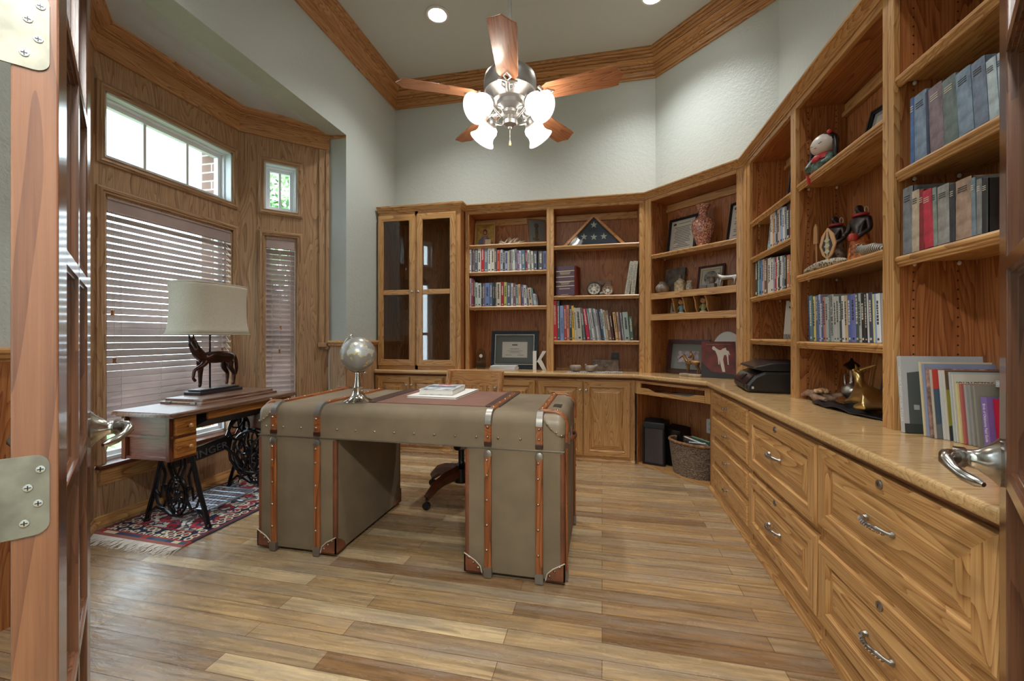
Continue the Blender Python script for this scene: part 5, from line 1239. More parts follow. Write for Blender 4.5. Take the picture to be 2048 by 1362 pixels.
# ---- bookcase with icons
def iconart(t, x0, x1, z0, z1, y):
    w, h = x1-x0, z1-z0; c = (x0+x1)/2
    q = MB(); q.box(x0, x1, y, y+.002, z0, z1); p = q.build('gold_panel', plain('icon_gold', (198, 164, 84), .35, .4, var=.2, vscale=30), t)
    q = MB(); q.lathe([(w*.22, 0), (w*.22, -.0012), (0, -.0012)], 20, (c, y, z0+h*.66), ax='y'); q.build('halo', hm('c8966c'), p)
    q = MB(); q.lathe([(w*.13, 0), (w*.13, -.002), (0, -.002)], 16, (c, y, z0+h*.65), ax='y', sy=1.35); q.build('dark_hair', hm('4a3024'), p)
    q = MB(); q.lathe([(w*.085, 0), (w*.085, -.003), (0, -.003)], 14, (c, y, z0+h*.63), ax='y', sy=1.3); q.build('face', hm('b98a64'), p)
    q = MB(); q.prism([(x0+w*.1, z0), (x0+w*.12, z0+h*.28), (c-w*.12, z0+h*.46), (c+w*.12, z0+h*.46), (x1-w*.12, z0+h*.26), (x1-w*.08, z0)], y-.0026, y, 'y'); q.build('blue_robe', hm('6c7c98'), p)
    q = MB(); q.prism([(c-w*.1, z0), (c-w*.08, z0+h*.42), (c+w*.1, z0+h*.42), (c+w*.08, z0)], y-.0034, y, 'y'); q.build('mauve_tunic', hm('9c7c88'), p)
    q = MB(); q.box(c+w*.02, c+w*.36, y-.0044, y, z0+h*.04, z0+h*.3); q.build('open_book', hm('d8d2bc'), p)
picture('painted icon of a robed figure in a pale frame, top shelf beside the cabinet', (-1.18, YBF+.17, 2.0265), 0, .215, .262, 7, .016, hm('c09868', .4), hm('8c7a50'), .004, iconart)
def silverart(t, x0, x1, z0, z1, y):
    q = MB(); q.box(x0, x1, y, y+.002, z0, z1); p = q.build('dark_panel', hm('7c8486', .3), t); w, h = x1-x0, z1-z0; c = (x0+x1)/2
    q = MB(); q.lathe([(w*.16, 0), (w*.16, -.001), (0, -.001)], 14, (c, y, z0+h*.78), ax='y'); q.lathe([(.03, 0), (.03, -.0015), (0, -.0015)], 10, (c, y, z0+h*.45), ax='y', sx=.6, sy=2.2); q.lathe([(.03, 0), (.03, -.0012), (0, -.0012)], 10, (c-.01, y, z0+h*.16), ax='y', sx=1.2, sy=.6); q.build('worn_figure', hm('5c5044', .5, var=.4, vscale=60), p)
picture('dim silver icon turned sideways at the post end of the top shelf', (-.632, YBF+.12, 2.0265), 28, .19, .255, 6, .012, hm('8a5c3c', .4), hm('7c8486', .4), .004, silverart)
q = MB(); r = random.Random(4)
for k in range(46):
    a, e = r.uniform(0, 2*pi), r.uniform(.05, 1.25); d = Vector((cos(a)*cos(e)*1.7, sin(a)*cos(e)*.8, sin(e))); L = r.uniform(.035, .085); b0 = Vector((r.uniform(-.055, .055), r.uniform(-.02, .02), .012))
    q.tube([b0, b0+d*L*.7, b0+d*L], [.008, .0075, .0015], 6)
q.ball((0, 0, .012), (.075, .035, .016), 12)
q.v = [Vector((v.x, v.y, max(v.z, 0))) for v in q.v]
tag(q.build('quartz_cluster', plain('milky_quartz', (206, 192, 172), .2, var=.3, vscale=30), loc=(-.91, YBF+.12, 2.0265), smooth=30), 'spiky pale quartz cluster between the two icons', 'crystal')
# counter below
q = MB(); pts = [(.05*cos(a), .12+.085*sin(a)) for a in [pi*(-.12+1.24*i/20) for i in range(21)]]+[(-.05, .02), (.05, .02)]
q.prism([(x, z) for x, z in pts], -.008, .008, 'y'); t = tag(q.build('glass_award', clear_glass('award_glass', (226, 232, 232), 1.8), loc=(-1.205, YBF+.12, ZK+.0005), bevel=.003), 'clear glass award plaque in the corner beside the certificate', 'award')
q = MB(); q.box(-.04, .04, -.022, .022, 0, .02); q.build('award_base', clear_glass('award_base', (200, 206, 206), 2.2), t)
q = MB(); q.lathe([(.018, 0), (.018, -.001), (0, -.001)], 14, (0, -.0085, .13), ax='y'); q.build('etched_emblem', hm('d8dcdc', .5), t)
def certart(t, x0, x1, z0, z1, y):
    q = MB(); q.box(x0, x1, y, y+.002, z0, z1); p = q.build('certificate', PAPER, t); w, h = x1-x0, z1-z0; c = (x0+x1)/2
    q = MB(); q.box(c-.028, c+.028, y-.0004, y, z0+h*.76, z0+h*.85); lines(q, c-.06, c+.06, z0+h*.5, z0+h*.6, 1, y, 0); lines(q, x0+.03, x1-.03, z0+h*.28, z0+h*.46, 3, y, 0, 3); lines(q, x0+.03, c-.02, z0+h*.12, z0+h*.2, 1, y, 0); lines(q, c+.02, x1-.03, z0+h*.12, z0+h*.2, 1, y, 0); q.build('print', hm('6c6c6c', .7), p)
picture('certificate with a grey mount in a wide black and silver frame', (-.872, YBF+.185, ZK+.001), 0, .485, .385, 7, .042, plain('dark_blue_black_frame', (44, 52, 66), .25), hm('6c7272', .7), .07, certart, .03, inner=plain('silver_inner', (208, 206, 198), .25, .9))
for k, (lb, w, a) in enumerate((('bottom white booklet of the small stack before the certificate', .252, 1), ('middle white booklet of the small stack before the certificate', .25, -2), ('top white booklet of the small stack before the certificate', .248, 3))):
    flat_book(lb, (-.925, YBF-.045, ZK+.0005+.0155*k), a, w, .17, .015, hm(('d8dade', 'e2e2e2', 'c8ccd0')[k], .45), group='white booklets stacked on the counter')
q = MB(); MK = hm('dcdcd6', .6); kd = .03
q.box(-.065, -.03, -kd, kd, 0, .185); q.prism([(-.03, .075), (.03, .185), (.068, .185), (.01, .095)], -kd, kd, 'y'); q.prism([(-.005, .118), (.022, .098), (.07, 0), (.03, 0), (-.022, .088)], -kd, kd, 'y')
tag(q.build('letter_block', MK, loc=(-.597, YBF+.07, ZK+.0005), rot=(0, 0, radians(8)), bevel=.002), 'chunky white letter K standing beside the certificate frame', 'letter block')
# ---- bookcase with the flag
FLAGB = plain('flag_navy', (58, 64, 92), .7, bump=.4, bscale=25, var=.25, vscale=9)
t = thing('flag_case', 'folded blue flag with white stars in a triangular wooden case', 'flag case', (-.077, YBF+.115, 1.9805))
H, Wd = .302, .60
q = MB(); tri = [(-Wd/2, 0), (Wd/2, 0), (0, H)]; ins = .018; tri2 = [(-Wd/2+ins*2.6, ins*.6), (Wd/2-ins*2.6, ins*.6), (0, H-ins*1.6)]
vs = [(x, y, z) for y in (-.045, .045) for (x, z) in tri+tri2]; fs = []
for i in range(3):
    j = (i+1) % 3; fs += [(i, j, 3+j, 3+i), (6+i, 9+i, 9+j, 6+j), (i, 6+i, 6+j, j), (3+i, 3+j, 9+j, 9+i)]
q.add(vs, fs); q.build('case', CHAIRW['x'], t, bevel=.002)
q = MB(); q.prism(tri2, .02, .03, 'y'); q.build('case_back', hm('3c3026', .8), t)
q = MB(); q.prism([(x*.97, z+.002) for x, z in tri2], -.012, .02, 'y'); fl = q.build('folded_flag', FLAGB, t, bevel=.012, seg=3)
def star(q, cx_, cz_, r_, y): q.prism([(cx_+r_*(1 if i % 2 == 0 else .4)*sin(pi*i/5), cz_+r_*(1 if i % 2 == 0 else .4)*cos(pi*i/5)) for i in range(10)], y-.002, y, 'y')
for x, z in ((.0, .205), (-.093, .095), (.0, .088), (.093, .09)):
    q = MB(); star(q, x, z, .034, -.012); q.build('star', hm('d8d8d2', .7), fl)
q = MB(); q.prism(tri2, -.036, -.034, 'y'); q.build('case_glass', GLASS, t)
t = thing('album', 'thick maroon leather album with gilt bands on its spine', 'album', (-.342, YBF+.03, 1.5035), -12)
MAR = plain('maroon_spine', (92, 72, 88), .4); MARC = plain('maroon_cover', (112, 36, 32), .4)
q = MB(); q.rbox(-.098, .098, 0, .19, 0, .285, .012); q.build('cover', MARC, t, smooth=35)
q = MB(); q.rbox(-.094, .094, -.012, .01, 0.002, .283, .01); sp = q.build('spine', MAR, t, smooth=35)
q = MB()
for z in (.235, .18, .135, .093): q.box(-.09, .09, -.0128, -.011, z-.003, z+.003)
for z, n_ in ((.2, 3), (.106, 3)): lines(q, -.06, .06, z, z+.028, n_, -.0122, 0, int(z*100), .9)
lines(q, -.07, .06, .06, .075, 1, -.0122, 0); lines(q, -.05, .04, .006, .016, 1, -.0122, 0); q.build('gilt_bands', hm('d6cba8', .4), sp)
q = MB(); q.rbox(-.11, .11, -.008, .008, 0, .16, .006); t = tag(q.build('tile_plaque', plain('pink_stone', (158, 132, 124), .7, var=.12, vscale=30), loc=(-.02, YBF+.21, 1.5035), rot=(radians(-8), 0, 0)), 'pinkish stone tile with a dark bird leaning behind the round clocks', 'tile')
q = MB(); q.tube([(-.02, -.009, .06), (.0, -.009, .09), (.03, -.009, .11), (.05, -.009, .14)], [.003, .006, .007, .002], 6, flat=(1, .3)); q.tube([(0, -.009, .13), (.02, -.009, .105), (.035, -.009, .105)], [.002, .006, .003], 6, flat=(1, .3)); q.build('bird', hm('5a564e'), t)
q = MB(); q.prism([(-.01, .045), (.05, .045), (.05, .075), (.03, .08)], -.0095, -.008, 'y'); q.build('orange_rock', hm('c89a74'), t)
for nm, lb, x, r_, col in (('dial', 'larger round dark cased dial leaning on the tile', -.075, .07, '4c4440'), ('dial', 'smaller round copper cased dial next to the larger one', .052, .052, 'a4714c')):
    t = thing('round_dial', lb, 'dial', (x, YBF+.09, 1.5035)); t.rotation_euler = Euler((radians(-10), 0, 0))
    q = MB(); q.lathe([(r_, .012), (r_, -.01), (r_*.94, -.018), (r_*.84, -.018), (r_*.8, -.01), (r_*.78, .01)], 28, (0, 0, r_), ax='y'); q.build('case', plain('dial_'+col, tuple(int(col[i:i+2], 16) for i in (0, 2, 4)), .35, .5), t, smooth=40)
    q = MB(); q.lathe([(r_*.8, .008), (r_*.8, -.006), (0, -.006)], 24, (0, 0, r_), ax='y'); f = q.build('face', plain('dial_face', (196, 192, 178), .5, var=.35, vscale=60), t)
    q = MB()
    for k in range(7): a = k*.9+.3; q.lathe([(r_*.17, 0), (r_*.17, -.002), (0, -.002)], 10, (r_*.5*cos(a), -.006, r_+r_*.45*sin(a)), ax='y')
    q.build('engraving', hm('6c685e', .4), f)
q = MB(); q.lathe([(.012, 0), (.02, .008), (.022, .02), (.012, .03), (0, .034)], 14); tag(q.build('small_pebble', hm('7c8082', .4), loc=(-.002, YBF+.045, 1.5035), smooth=50), 'small grey knob standing in front between the two round dials', 'ornament')
for k, (x, lb) in enumerate(((.226, 'pale ring binder leaning toward the post, the one nearer the dials'), (.276, 'pale ring binder leaning against the post'))):
    t = thing('binder', lb, 'binder', (x, YBF+.03, 1.504), 0, 'pale binders'); t.rotation_euler = Euler((0, radians(9-3.5*k), 0))
    q = MB(); q.rbox(-.02, .02, 0, .2, 0, .31, .004); q.build('cover', plain('binder_cover', (186, 184, 168), .6, var=.2, vscale=60), t)
    q = MB(); lines(q, -.015, .015, .02, .28, 26, 0, 0, k+3, .9); q.build('spine_print', hm('7c8288'), t)
# counter: cloth, bowls, stone box
def cloth_mat(name, c0, c1, sc):
    m, nt, b = _nt(name); tc = N(nt, 'ShaderNodeTexCoord'); ck = N(nt, 'ShaderNodeTexWave', Scale=sc, Distortion=2.5); ck.bands_direction = 'X'
    nt.links.new(tc.outputs['Object'], ck.inputs['Vector']); mx = N(nt, 'ShaderNodeMix', data_type='RGBA'); mx.inputs[6].default_value = lin(c0); mx.inputs[7].default_value = lin(c1)
    cr = N(nt, 'ShaderNodeMath', operation='GREATER_THAN'); cr.inputs[1].default_value = .55; nt.links.new(ck.outputs['Fac'], cr.inputs[0]); nt.links.new(cr.outputs[0], mx.inputs['Factor']); nt.links.new(mx.outputs[2], b.inputs['Base Color']); b.inputs['Roughness'].default_value = .95
    return m
q = MB(); nx, ny = 24, 8; vs = []
for j in range(ny+1):
    for i in range(nx+1):
        u, v = i/nx, j/ny; x = -.25+.5*u+.02*v; y = -.075+.15*v; z = .002+.004*abs(sin(u*19+v))*(1 if u > .7 else .25); vs.append((x, y, z))
fs = [(j*(nx+1)+i, j*(nx+1)+i+1, (j+1)*(nx+1)+i+1, (j+1)*(nx+1)+i) for j in range(ny) for i in range(nx)]
q.add(vs, fs); o = q.build('woven_cloth', cloth_mat('woven_runner', (88, 90, 104), (206, 202, 192), 22), loc=(-.075, YBF-.065, ZK), rot=(0, 0, radians(4)), smooth=60); md = o.modifiers.new('thick', 'SOLIDIFY'); md.thickness = .003; md.offset = 1
tag(o, 'small blue and white woven cloth under the clay bowls', 'cloth')
CLAY = plain('grey_clay', (150, 136, 122), .6, bump=.3, bscale=60, var=.35, vscale=14)
q = MB(); q.lathe([(.02, 0), (.045, .012), (.056, .034), (.052, .05), (.045, .055), (.03, .05), (.0, .045)], 22); t = tag(q.build('clay_lamp', CLAY, loc=(-.24, YBF-.06, ZK+.0075), smooth=50), 'round grey clay bowl on the woven cloth', 'clay bowl')
q = MB(); q.lathe([(.02, 0), (.042, .012), (.05, .034), (.044, .05), (.03, .055), (.02, .046), (0, .044)], 22); q.tube([(.03, 0, .035), (.055, 0, .05), (.07, 0, .058)], [.018, .014, .01], 10); q.ball((-.045, 0, .055), .012, 8); t = tag(q.build('clay_lamp', CLAY, loc=(-.105, YBF-.07, ZK+.0075), rot=(0, 0, radians(-20)), smooth=50), 'grey clay oil lamp with a spout beside the stone box', 'oil lamp')
q = MB(); q.prism([(-.125, 0), (.125, 0), (.115, .105), (-.115, .105)], -.05, .05, 'y'); t = thing('stone_box', 'carved grey stone box with a lid behind the clay lamp', 'box', (.032, YBF+.10, ZK+.001)); 
STONE = plain('carved_stone', (122, 106, 94), .7, bump=.8, bscale=55, var=.3, vscale=22); q.build('body', STONE, t, bevel=.005)
q = MB(); q.box(-.118, .118, -.053, .053, .088, .108); q.build('lid', STONE, t, bevel=.006); q = MB(); q.tube([(-.02, -.054, .06), (0, -.057, .045), (.02, -.054, .06)], .006, 8); q.build('carved_crest', STONE, t, smooth=50)
q = MB(); q.box(-.036, .036, 0, .004, -.036, .036); t = tag(q.build('wall_socket', plain('black_plate', (22, 22, 26), .3), loc=(.125, YBF+.2355, .92)), 'small square black wall plate behind the stone box', 'socket plate')
q = MB(); q.lathe([(.012, 0), (.012, -.004), (0, -.004)], 14, (0, 0, 0), ax='y'); q.build('jack', hm('3a3a40', .3), t)
# ---- angled bookcase
picture('typed letter in a beaded dark frame beside the red vase', ang(.235, .195, 1.8505), -45, .285, .335, 9, .022, BF, hm('d8d8d2', .6), .006, docart(5, 13, True))
picture('typed letter in a dark frame half hidden by the post beyond the red vase', ang(.775, .16, 1.8505), -62, .25, .335, 9, .02, BF, hm('dcdcda', .6), .005, docart(9, 13, True))
def mosaic():
    m, nt, b = _nt('red_crackle'); tc = N(nt, 'ShaderNodeTexCoord'); v = N(nt, 'ShaderNodeTexVoronoi', Scale=95.0); nt.links.new(tc.outputs['Object'], v.inputs['Vector']); v2 = N(nt, 'ShaderNodeTexVoronoi', Scale=95.0, feature='DISTANCE_TO_EDGE'); nt.links.new(tc.outputs['Object'], v2.inputs['Vector'])
    sp = N(nt, 'ShaderNodeSeparateColor'); nt.links.new(v.outputs['Color'], sp.inputs[0]); cr = N(nt, 'ShaderNodeValToRGB'); cr.color_ramp.interpolation = 'CONSTANT'; e = cr.color_ramp.elements; e[0].color = lin((150, 44, 26)); e[1].position = .8; e[1].color = lin((206, 160, 130)); x = e.new(.3); x.color = lin((182, 72, 34)); x = e.new(.55); x.color = lin((120, 34, 28))
    nt.links.new(sp.outputs[0], cr.inputs[0]); g = N(nt, 'ShaderNodeMath', operation='LESS_THAN'); g.inputs[1].default_value = .06; nt.links.new(v2.outputs['Distance'], g.inputs[0]); mx = N(nt, 'ShaderNodeMix', data_type='RGBA'); mx.inputs[7].default_value = lin((206, 190, 178)); nt.links.new(g.outputs[0], mx.inputs['Factor']); nt.links.new(cr.outputs[0], mx.inputs[6]); nt.links.new(mx.outputs[2], b.inputs['Base Color']); b.inputs['Roughness'].default_value = .18
    return m
q = MB(); q.lathe([(.05, 0), (.052, .012), (.048, .02), (.06, .06), (.082, .13), (.09, .18), (.082, .22), (.05, .25), (.034, .268), (.034, .295), (.044, .325), (.058, .345), (.06, .35), (.05, .345), (.03, .31), (.0, .30)], 32)
tag(q.build('vase', mosaic(), loc=ang(.495, .12, 1.8505), smooth=50), 'tall red crackle glazed vase with a flared neck', 'vase')
q = MB(); q.rbox(-.11, .11, -.01, .01, 0, .235, .01, ax='y'); t = tag(q.build('slate_plaque', plain('dark_slate', (104, 96, 88), .7, bump=.6, bscale=40, var=.35, vscale=18), loc=ang(.155, .19, 1.5005), rot=(radians(-9), 0, radians(-45))), 'dark engraved slate plaque leaning behind the small pots', 'plaque')
q = MB(); q.lathe([(.03, 0), (.055, .02), (.062, .042), (.056, .064), (.035, .088), (.026, .1), (.03, .106), (.02, .1), (0, .09)], 24); tag(q.build('clay_pot', plain('striped_pot', (138, 124, 112), .35, var=.4, vscale=18), loc=ang(.125, .085, 1.5005), smooth=50), 'squat round brown and blue pot at the end of the cubby top', 'pot')
q = MB(); q.rbox(-.044, .044, -.03, .03, 0, .085, .012); q.lathe([(.042, .085), (.036, .098), (.02, .106), (.018, .118)], 18, sy=.75); t = thing('stone_bottle', 'cream carved bottle with a dark cap in front of the slate plaque', 'bottle', ang(.30, .095, 1.5005), -45); q.build('body', plain('cream_stone', (172, 156, 128), .6, var=.3, vscale=40), t, smooth=40)
q = MB(); q.lathe([(.017, .116), (.018, .14), (.012, .146), (0, .147)], 14); q.build('cap', hm('5c564e', .5), t, smooth=50)
q = MB(); q.lathe([(.022, 0), (.028, .012), (.03, .035), (.026, .056), (.022, .064), (.025, .074), (.02, .088), (0, .094)], 16); q.ball((-.008, -.024, .076), .006, 8); q.ball((.008, -.024, .076), .006, 8); q.tube([(0, -.026, .07), (0, -.032, .064)], [.004, .001], 6)
tag(q.build('owl_figurine', plain('speckled_stone', (168, 158, 142), .6, var=.5, vscale=70), loc=ang(.385, .10, 1.5005), rot=(0, 0, radians(-40)), smooth=60), 'small speckled stone owl beside the carved bottle', 'owl figurine')
def plateart(t, x0, x1, z0, z1, y):
    q = MB(); q.frame(x0-.012, x1+.012, z0-.012, z1+.012, .003, y-.001, y); q.build('mount_line', hm('6c5c4c'), t)
    q = MB(); q.box(x0, x1, y, y+.002, z0, z1); p = q.build('print', hm('c4c8ca', .5, var=.2), t); c = (x0+x1)/2; zc = (z0+z1)/2; R_ = (z1-z0)*.5
    q = MB(); q.lathe([(R_, 0), (R_, -.001), (0, -.001)], 26, (c, y, zc), ax='y'); d = q.build('engraved_disc', plain('engraving', (128, 122, 116), .5, var=.6, vscale=45), p)
picture('framed print of an engraved disc with a cream mount', ang(.505, .205, 1.5005), -45, .235, .215, 9, .018, DW, hm('d2c8ac', .7), .03, plateart)
t = thing('stone_blocks', 'two small carved grey stone blocks before the framed print', 'stone block', ang(.565, .08, 1.5005), -45)
q = MB(); q.box(-.065, -.002, -.022, .022, 0, .032); q.build('plain_block', plain('grey_block', (110, 104, 100), .6, bump=.5, bscale=60), t, bevel=.003); q = MB(); q.box(.002, .065, -.022, .022, 0, .04); q.build('carved_block', plain('grey_block2', (120, 116, 112), .6, bump=.5, bscale=60), t, bevel=.003)
q = MB(); q.lathe([(.014, 0), (.022, .012), (.024, .028), (.018, .038), (.019, .046), (.022, .05), (.014, .05), (0, .04)], 16); tag(q.build('tiny_pot', plain('tiny_pot_glaze', (112, 104, 96), .35), loc=ang(.60, .08, 1.5415), smooth=50), 'tiny dark pot standing on the small stone blocks', 'pot')
dg = {'a': (.06, 0, .07, .022), 'b': (0, 0, .07, .02), 'c': (-.055, 0, .075, .022), 'n': (-.075, 0, .09, .013), 'h': (-.085, 0, .10, .015), 'm': (-.12, 0, .088, .006), 'e1': (-.08, .009, .118, .004), 'e2': (-.08, -.009, .118, .004), 't': (.085, 0, .085, .006), 't2': (.105, 0, .115, .009), 't3': (.095, 0, .13, .003)}
ch = [['b', 'a', 't', 't2', 't3'], ['b', 'c', 'n', 'h', 'm'], ['h', 'e1'], ['h', 'e2']]
for i, (x, p) in enumerate(((-.055, 'c'), (.058, 'a'))):
    for s_ in (-1, 1):
        k = '%s%d' % (p, s_); dg[k+'k'] = (x, s_*.014, .04, .009); dg[k+'f'] = (x-.003, s_*.014, .006, .0075); ch.append([p, k+'k', k+'f'])
o = skin('wolf_figurine', dg, ch, PEWTER, None, ang(.745, .055, 1.501), (0, 0, radians(-45)), 1.0, 1); tag(o, 'standing pewter dog figurine beside the post', 'dog figurine')
q = MB()
for k in range(22):
    a = radians(15+62*k/21); q.tube([(0, 0, 0), (.04*cos(a+.25), 0, .05*sin(a+.1)), (.15*cos(a), .004*sin(k), .15*sin(a))], [.0015, .0016, .0006], 4)
q.ball((0, 0, .004), (.012, .01, .006), 8); q.v = [Vector((v.x, v.y, max(v.z, 0))) for v in q.v]; tag(q.build('quill_fan', hm('c4a87c', .6), loc=ang(.70, .13, 1.5005), rot=(0, 0, radians(-45))), 'fan of fine straw quills behind the pewter dog', 'fan')
picture('small photo card leaning in the letter cubby', ang(.205, .14, 1.3135), -45, .085, .11, 12, .008, hm('7c6a54', .5), hm('a49478'), .014, lambda t, x0, x1, z0, z1, y: MB().box(x0, x1, y, y+.002, z0, z1).build('photo', plain('cubby_photo', (84, 64, 48), .4, var=.6, vscale=90), t), .006, cat='photo card', name='photo_card')
for lb, x, shirt in (('small bobble head figure in a blue top in the letter cubby', .325, '6c8898'), ('small bobble head figure in a green top in the letter cubby', .527, '8c8a5c')):
    t = thing('bobble_head', lb, 'figurine', ang(x, .075, 1.3135), -40)
    q = MB(); q.lathe([(.026, 0), (.027, .006), (.022, .012), (0, .012)], 18); q.build('base', hm('d4cab4', .5), t, smooth=40)
    q = MB(); q.lathe([(.016, .012), (.02, .03), (.018, .045), (.02, .058), (.014, .068), (.008, .072)], 14, sy=.8); q.tube([(-.018, 0, .062), (-.026, -.004, .045), (-.022, -.012, .034)], [.006, .0055, .004], 6); q.tube([(.018, 0, .062), (.026, -.004, .045), (.022, -.012, .034)], [.006, .0055, .004], 6); q.build('body', hm(shirt, .5), t, smooth=50)
    q = MB(); q.ball((0, 0, .098), (.025, .023, .026), 16); q.ball((0, -.023, .094), .005, 8); q.ball((-.025, 0, .096), .006, 6); q.ball((.025, 0, .096), .006, 6); h_ = q.build('head', hm('c4906c', .45), t, smooth=60)
    q = MB(); q.ball((0, .004, .108), (.026, .024, .022), 14); q.v = [v for v in q.v]; q.build('hair', hm('8a5230' if x < .4 else '6a4a34', .6), h_, smooth=60); q = MB(); q.ball((-.009, -.022, .102), .003, 6); q.ball((.009, -.022, .102), .003, 6); q.build('eyes', BLACK, h_)
# angled counter
def horsephoto(t, x0, x1, z0, z1, y):
    q = MB(); q.frame(x0-.006, x1+.006, z0-.006, z1+.006, .006, y-.001, y); q.build('bevel_line', hm('9a8c84'), t)
    q = MB(); q.box(x0, x1, y, y+.002, z0, z1); p = q.build('photo', plain('race_photo', (186, 176, 190), .4, var=.45, vscale=26), t)
picture('large grey mounted photo in a stepped mahogany frame on the corner counter', ang(.29, .20, ZK+.001), -43, .40, .30, 9, .038, DW, hm('8a9490', .7), .062, horsephoto, .026)
RN = dict(horse_nodes()); t = thing('jockey_statue', 'small bronze statue of a jockey on horseback on a stone base', 'statue', ang(.445, .045, ZK+.001), -45)
q = MB(); q.prism([(-.095, -.04), (-.06, -.052), (.04, -.05), (.1, -.045), (.1, .04), (.03, .05), (-.07, .045)], 0, .02); q.build('stone_base', plain('sandstone', (170, 152, 128), .7, bump=.6, bscale=60, var=.25, vscale=25), t, bevel=.004)
GB = plain('golden_bronze', (140, 104, 62), .36, .6, bump=.3, bscale=60, var=.35, vscale=25)
HO = skin('horse', RN, HCH, GB, t, (0, 0, .0195), (0, 0, 0), .108, sub=1)
jk = {'p': (.02, 0, .135, .014), 'w': (.012, 0, .158, .011), 's': (-.005, 0, .182, .014), 'n': (-.01, 0, .194, .006), 'h': (-.013, 0, .207, .0115), 'hc': (-.022, 0, .207, .006), 'kl': (-.02, .026, .125, .008), 'fl': (.005, .027, .10, .006), 'kr': (-.02, -.026, .125, .008), 'fr': (.005, -.027, .10, .006),
      'el': (-.005, .022, .165, .006), 'hl': (-.035, .008, .152, .005), 'er': (-.005, -.022, .165, .006), 'hr': (-.035, -.008, .152, .005)}
skin('jockey', jk, [['p', 'w', 's', 'n', 'h', 'hc'], ['p', 'kl', 'fl'], ['p', 'kr', 'fr'], ['s', 'el', 'hl'], ['s', 'er', 'hr']], GB, t, (0, 0, -.003), (0, 0, 0), 1.0, 1)
def flathorse(q, c, s_, y, flip=1):
    """a standing horse drawn as a low relief on a cover"""
    P_ = [(-.5, .62), (-.44, .74), (-.36, .72), (-.26, .6), (-.1, .5), (.3, .5), (.42, .44), (.5, .2), (.45, .2), (.42, .34), (.4, .1), (.42, -.4), (.36, -.4), (.33, .05), (.28, .2), (-.05, .18), (-.1, .05), (-.08, -.4), (-.14, -.4), (-.18, .05), (-.24, .25), (-.32, .45), (-.46, .52)]
    q.prism([(c[0]+flip*x*s_, c[1]+z*s_) for x, z in P_], y-.0012, y, 'y')
t = thing('art_book', 'upright art book with a white horse on its dark red cover', 'book', ang(.65, .08, ZK+.001), -14); t.rotation_euler = Euler((radians(-13), 0, radians(-14)))
q = MB(); q.box(-.122, .122, 0, .004, 0, .295); q.box(-.122, .122, .032, .036, 0, .295); q.box(-.122, -.118, .004, .032, 0, .295); cv = q.build('cover', plain('dark_red_cover', (112, 42, 38), .35, var=.3, vscale=14), t)
q = MB(); q.box(-.117, .119, .004, .032, .004, .291); q.build('pages', PAPER, t)
q = MB(); flathorse(q, (.02, .16), .13, -.0002, 1); q.prism([(.0, .2), (.03, .235), (.055, .245), (.06, .215), (.045, .20), (.035, .15), (.05, .05), (.03, .05), (.01, .14)], -.002, 0, 'y'); q.build('white_horse', hm('d8d0c4', .5), cv)
q = MB(); q.prism([(-.122, 0), (.122, 0), (.122, .03), (-.05, .05), (-.122, .13)], -.001, 0, 'y'); lines(q, -.1, .1, .262, .282, 1, 0, 1, 2, .9); q.build('dark_ground', [hm('2c2424', .4), hm('8a6a4a', .5)], cv)
q = MB(); pts = [(.115*cos(a), .23+.14*sin(a)) for a in [pi*i/20 for i in range(21)]]+[(-.115, 0), (.115, 0)]
q.prism(pts, 0, .012, 'y'); tag(q.build('white_board', hm('dcdcd8', .4), loc=ang(.66, .165, ZK+.001), rot=(radians(-6), 0, radians(-40)), bevel=.002), 'white arch topped board standing behind the horse art book', 'board')
# ---- printer bookcase
def upright(label, loc, rotz, w, h, th, lean, cover, front=None, cat='book', name='book'):
    t = thing(name, label, cat, loc, rotz); t.rotation_euler = Euler((radians(-lean), 0, radians(rotz)))
    q = MB(); q.box(-w/2, w/2, 0, .003, 0, h); q.box(-w/2, w/2, th-.003, th, 0, h); q.box(-w/2, -w/2+.003, .003, th-.003, 0, h); c = q.build('cover', cover, t)
    q = MB(); q.box(-w/2+.003, w/2-.003, .003, th-.003, .003, h-.003); q.build('pages', PAPER, t)
    if front: front(c, -w/2, w/2, h)
    return t
def rr_loc(y, d, z): return (XBF+d, y, z)
def noah(c, x0, x1, h):
    txt('HO', .04, hm('8a8e92', .5), c, ((x0+x1)/2+.0, -.0006, h*.77), (R90, 0, 0)); txt('E', .035, hm('8a8e92', .5), c, ((x0+x1)/2+.02, -.0006, h*.6), (R90, 0, 0))
    q = MB(); lines(q, x0+.05, x1-.05, h*.44, h*.5, 2, 0, 0, 3); q.prism([(x0, 0), (x1, 0), (x1, h*.22), (x0, h*.26)], -.0006, 0, 'y', 1); q.tube([((x0+x1)/2+.0, -.001, h*.25), ((x0+x1)/2+.02, -.001, h*.33), ((x0+x1)/2+.05, -.001, h*.36)], [.008, .014, .01], 8, 2, flat=(1, .05)); q.build('cover_art', [hm('74787a'), hm('8c7e62'), hm('3c3a36')], c)
upright('tall pale blue grey book facing out at the far end of its shelf', rr_loc(3.085, .15, 1.6665), -58, .20, .262, .03, 7, hm('a8b4bc', .45), noah)
upright('small child\'s picture book in pale blue leaning on the pale tall book', rr_loc(2.985, .075, 1.6665), -62, .11, .215, .012, 8, plain('kids_cover', (150, 178, 190), .4, var=.3, vscale=50))
picture('dark edged frame at the top of the printer bookcase', rr_loc(2.70, .12, 1.9165), -72, .22, .26, 8, .02, BF, hm('c8ccce'), .006, docart(4, 6))
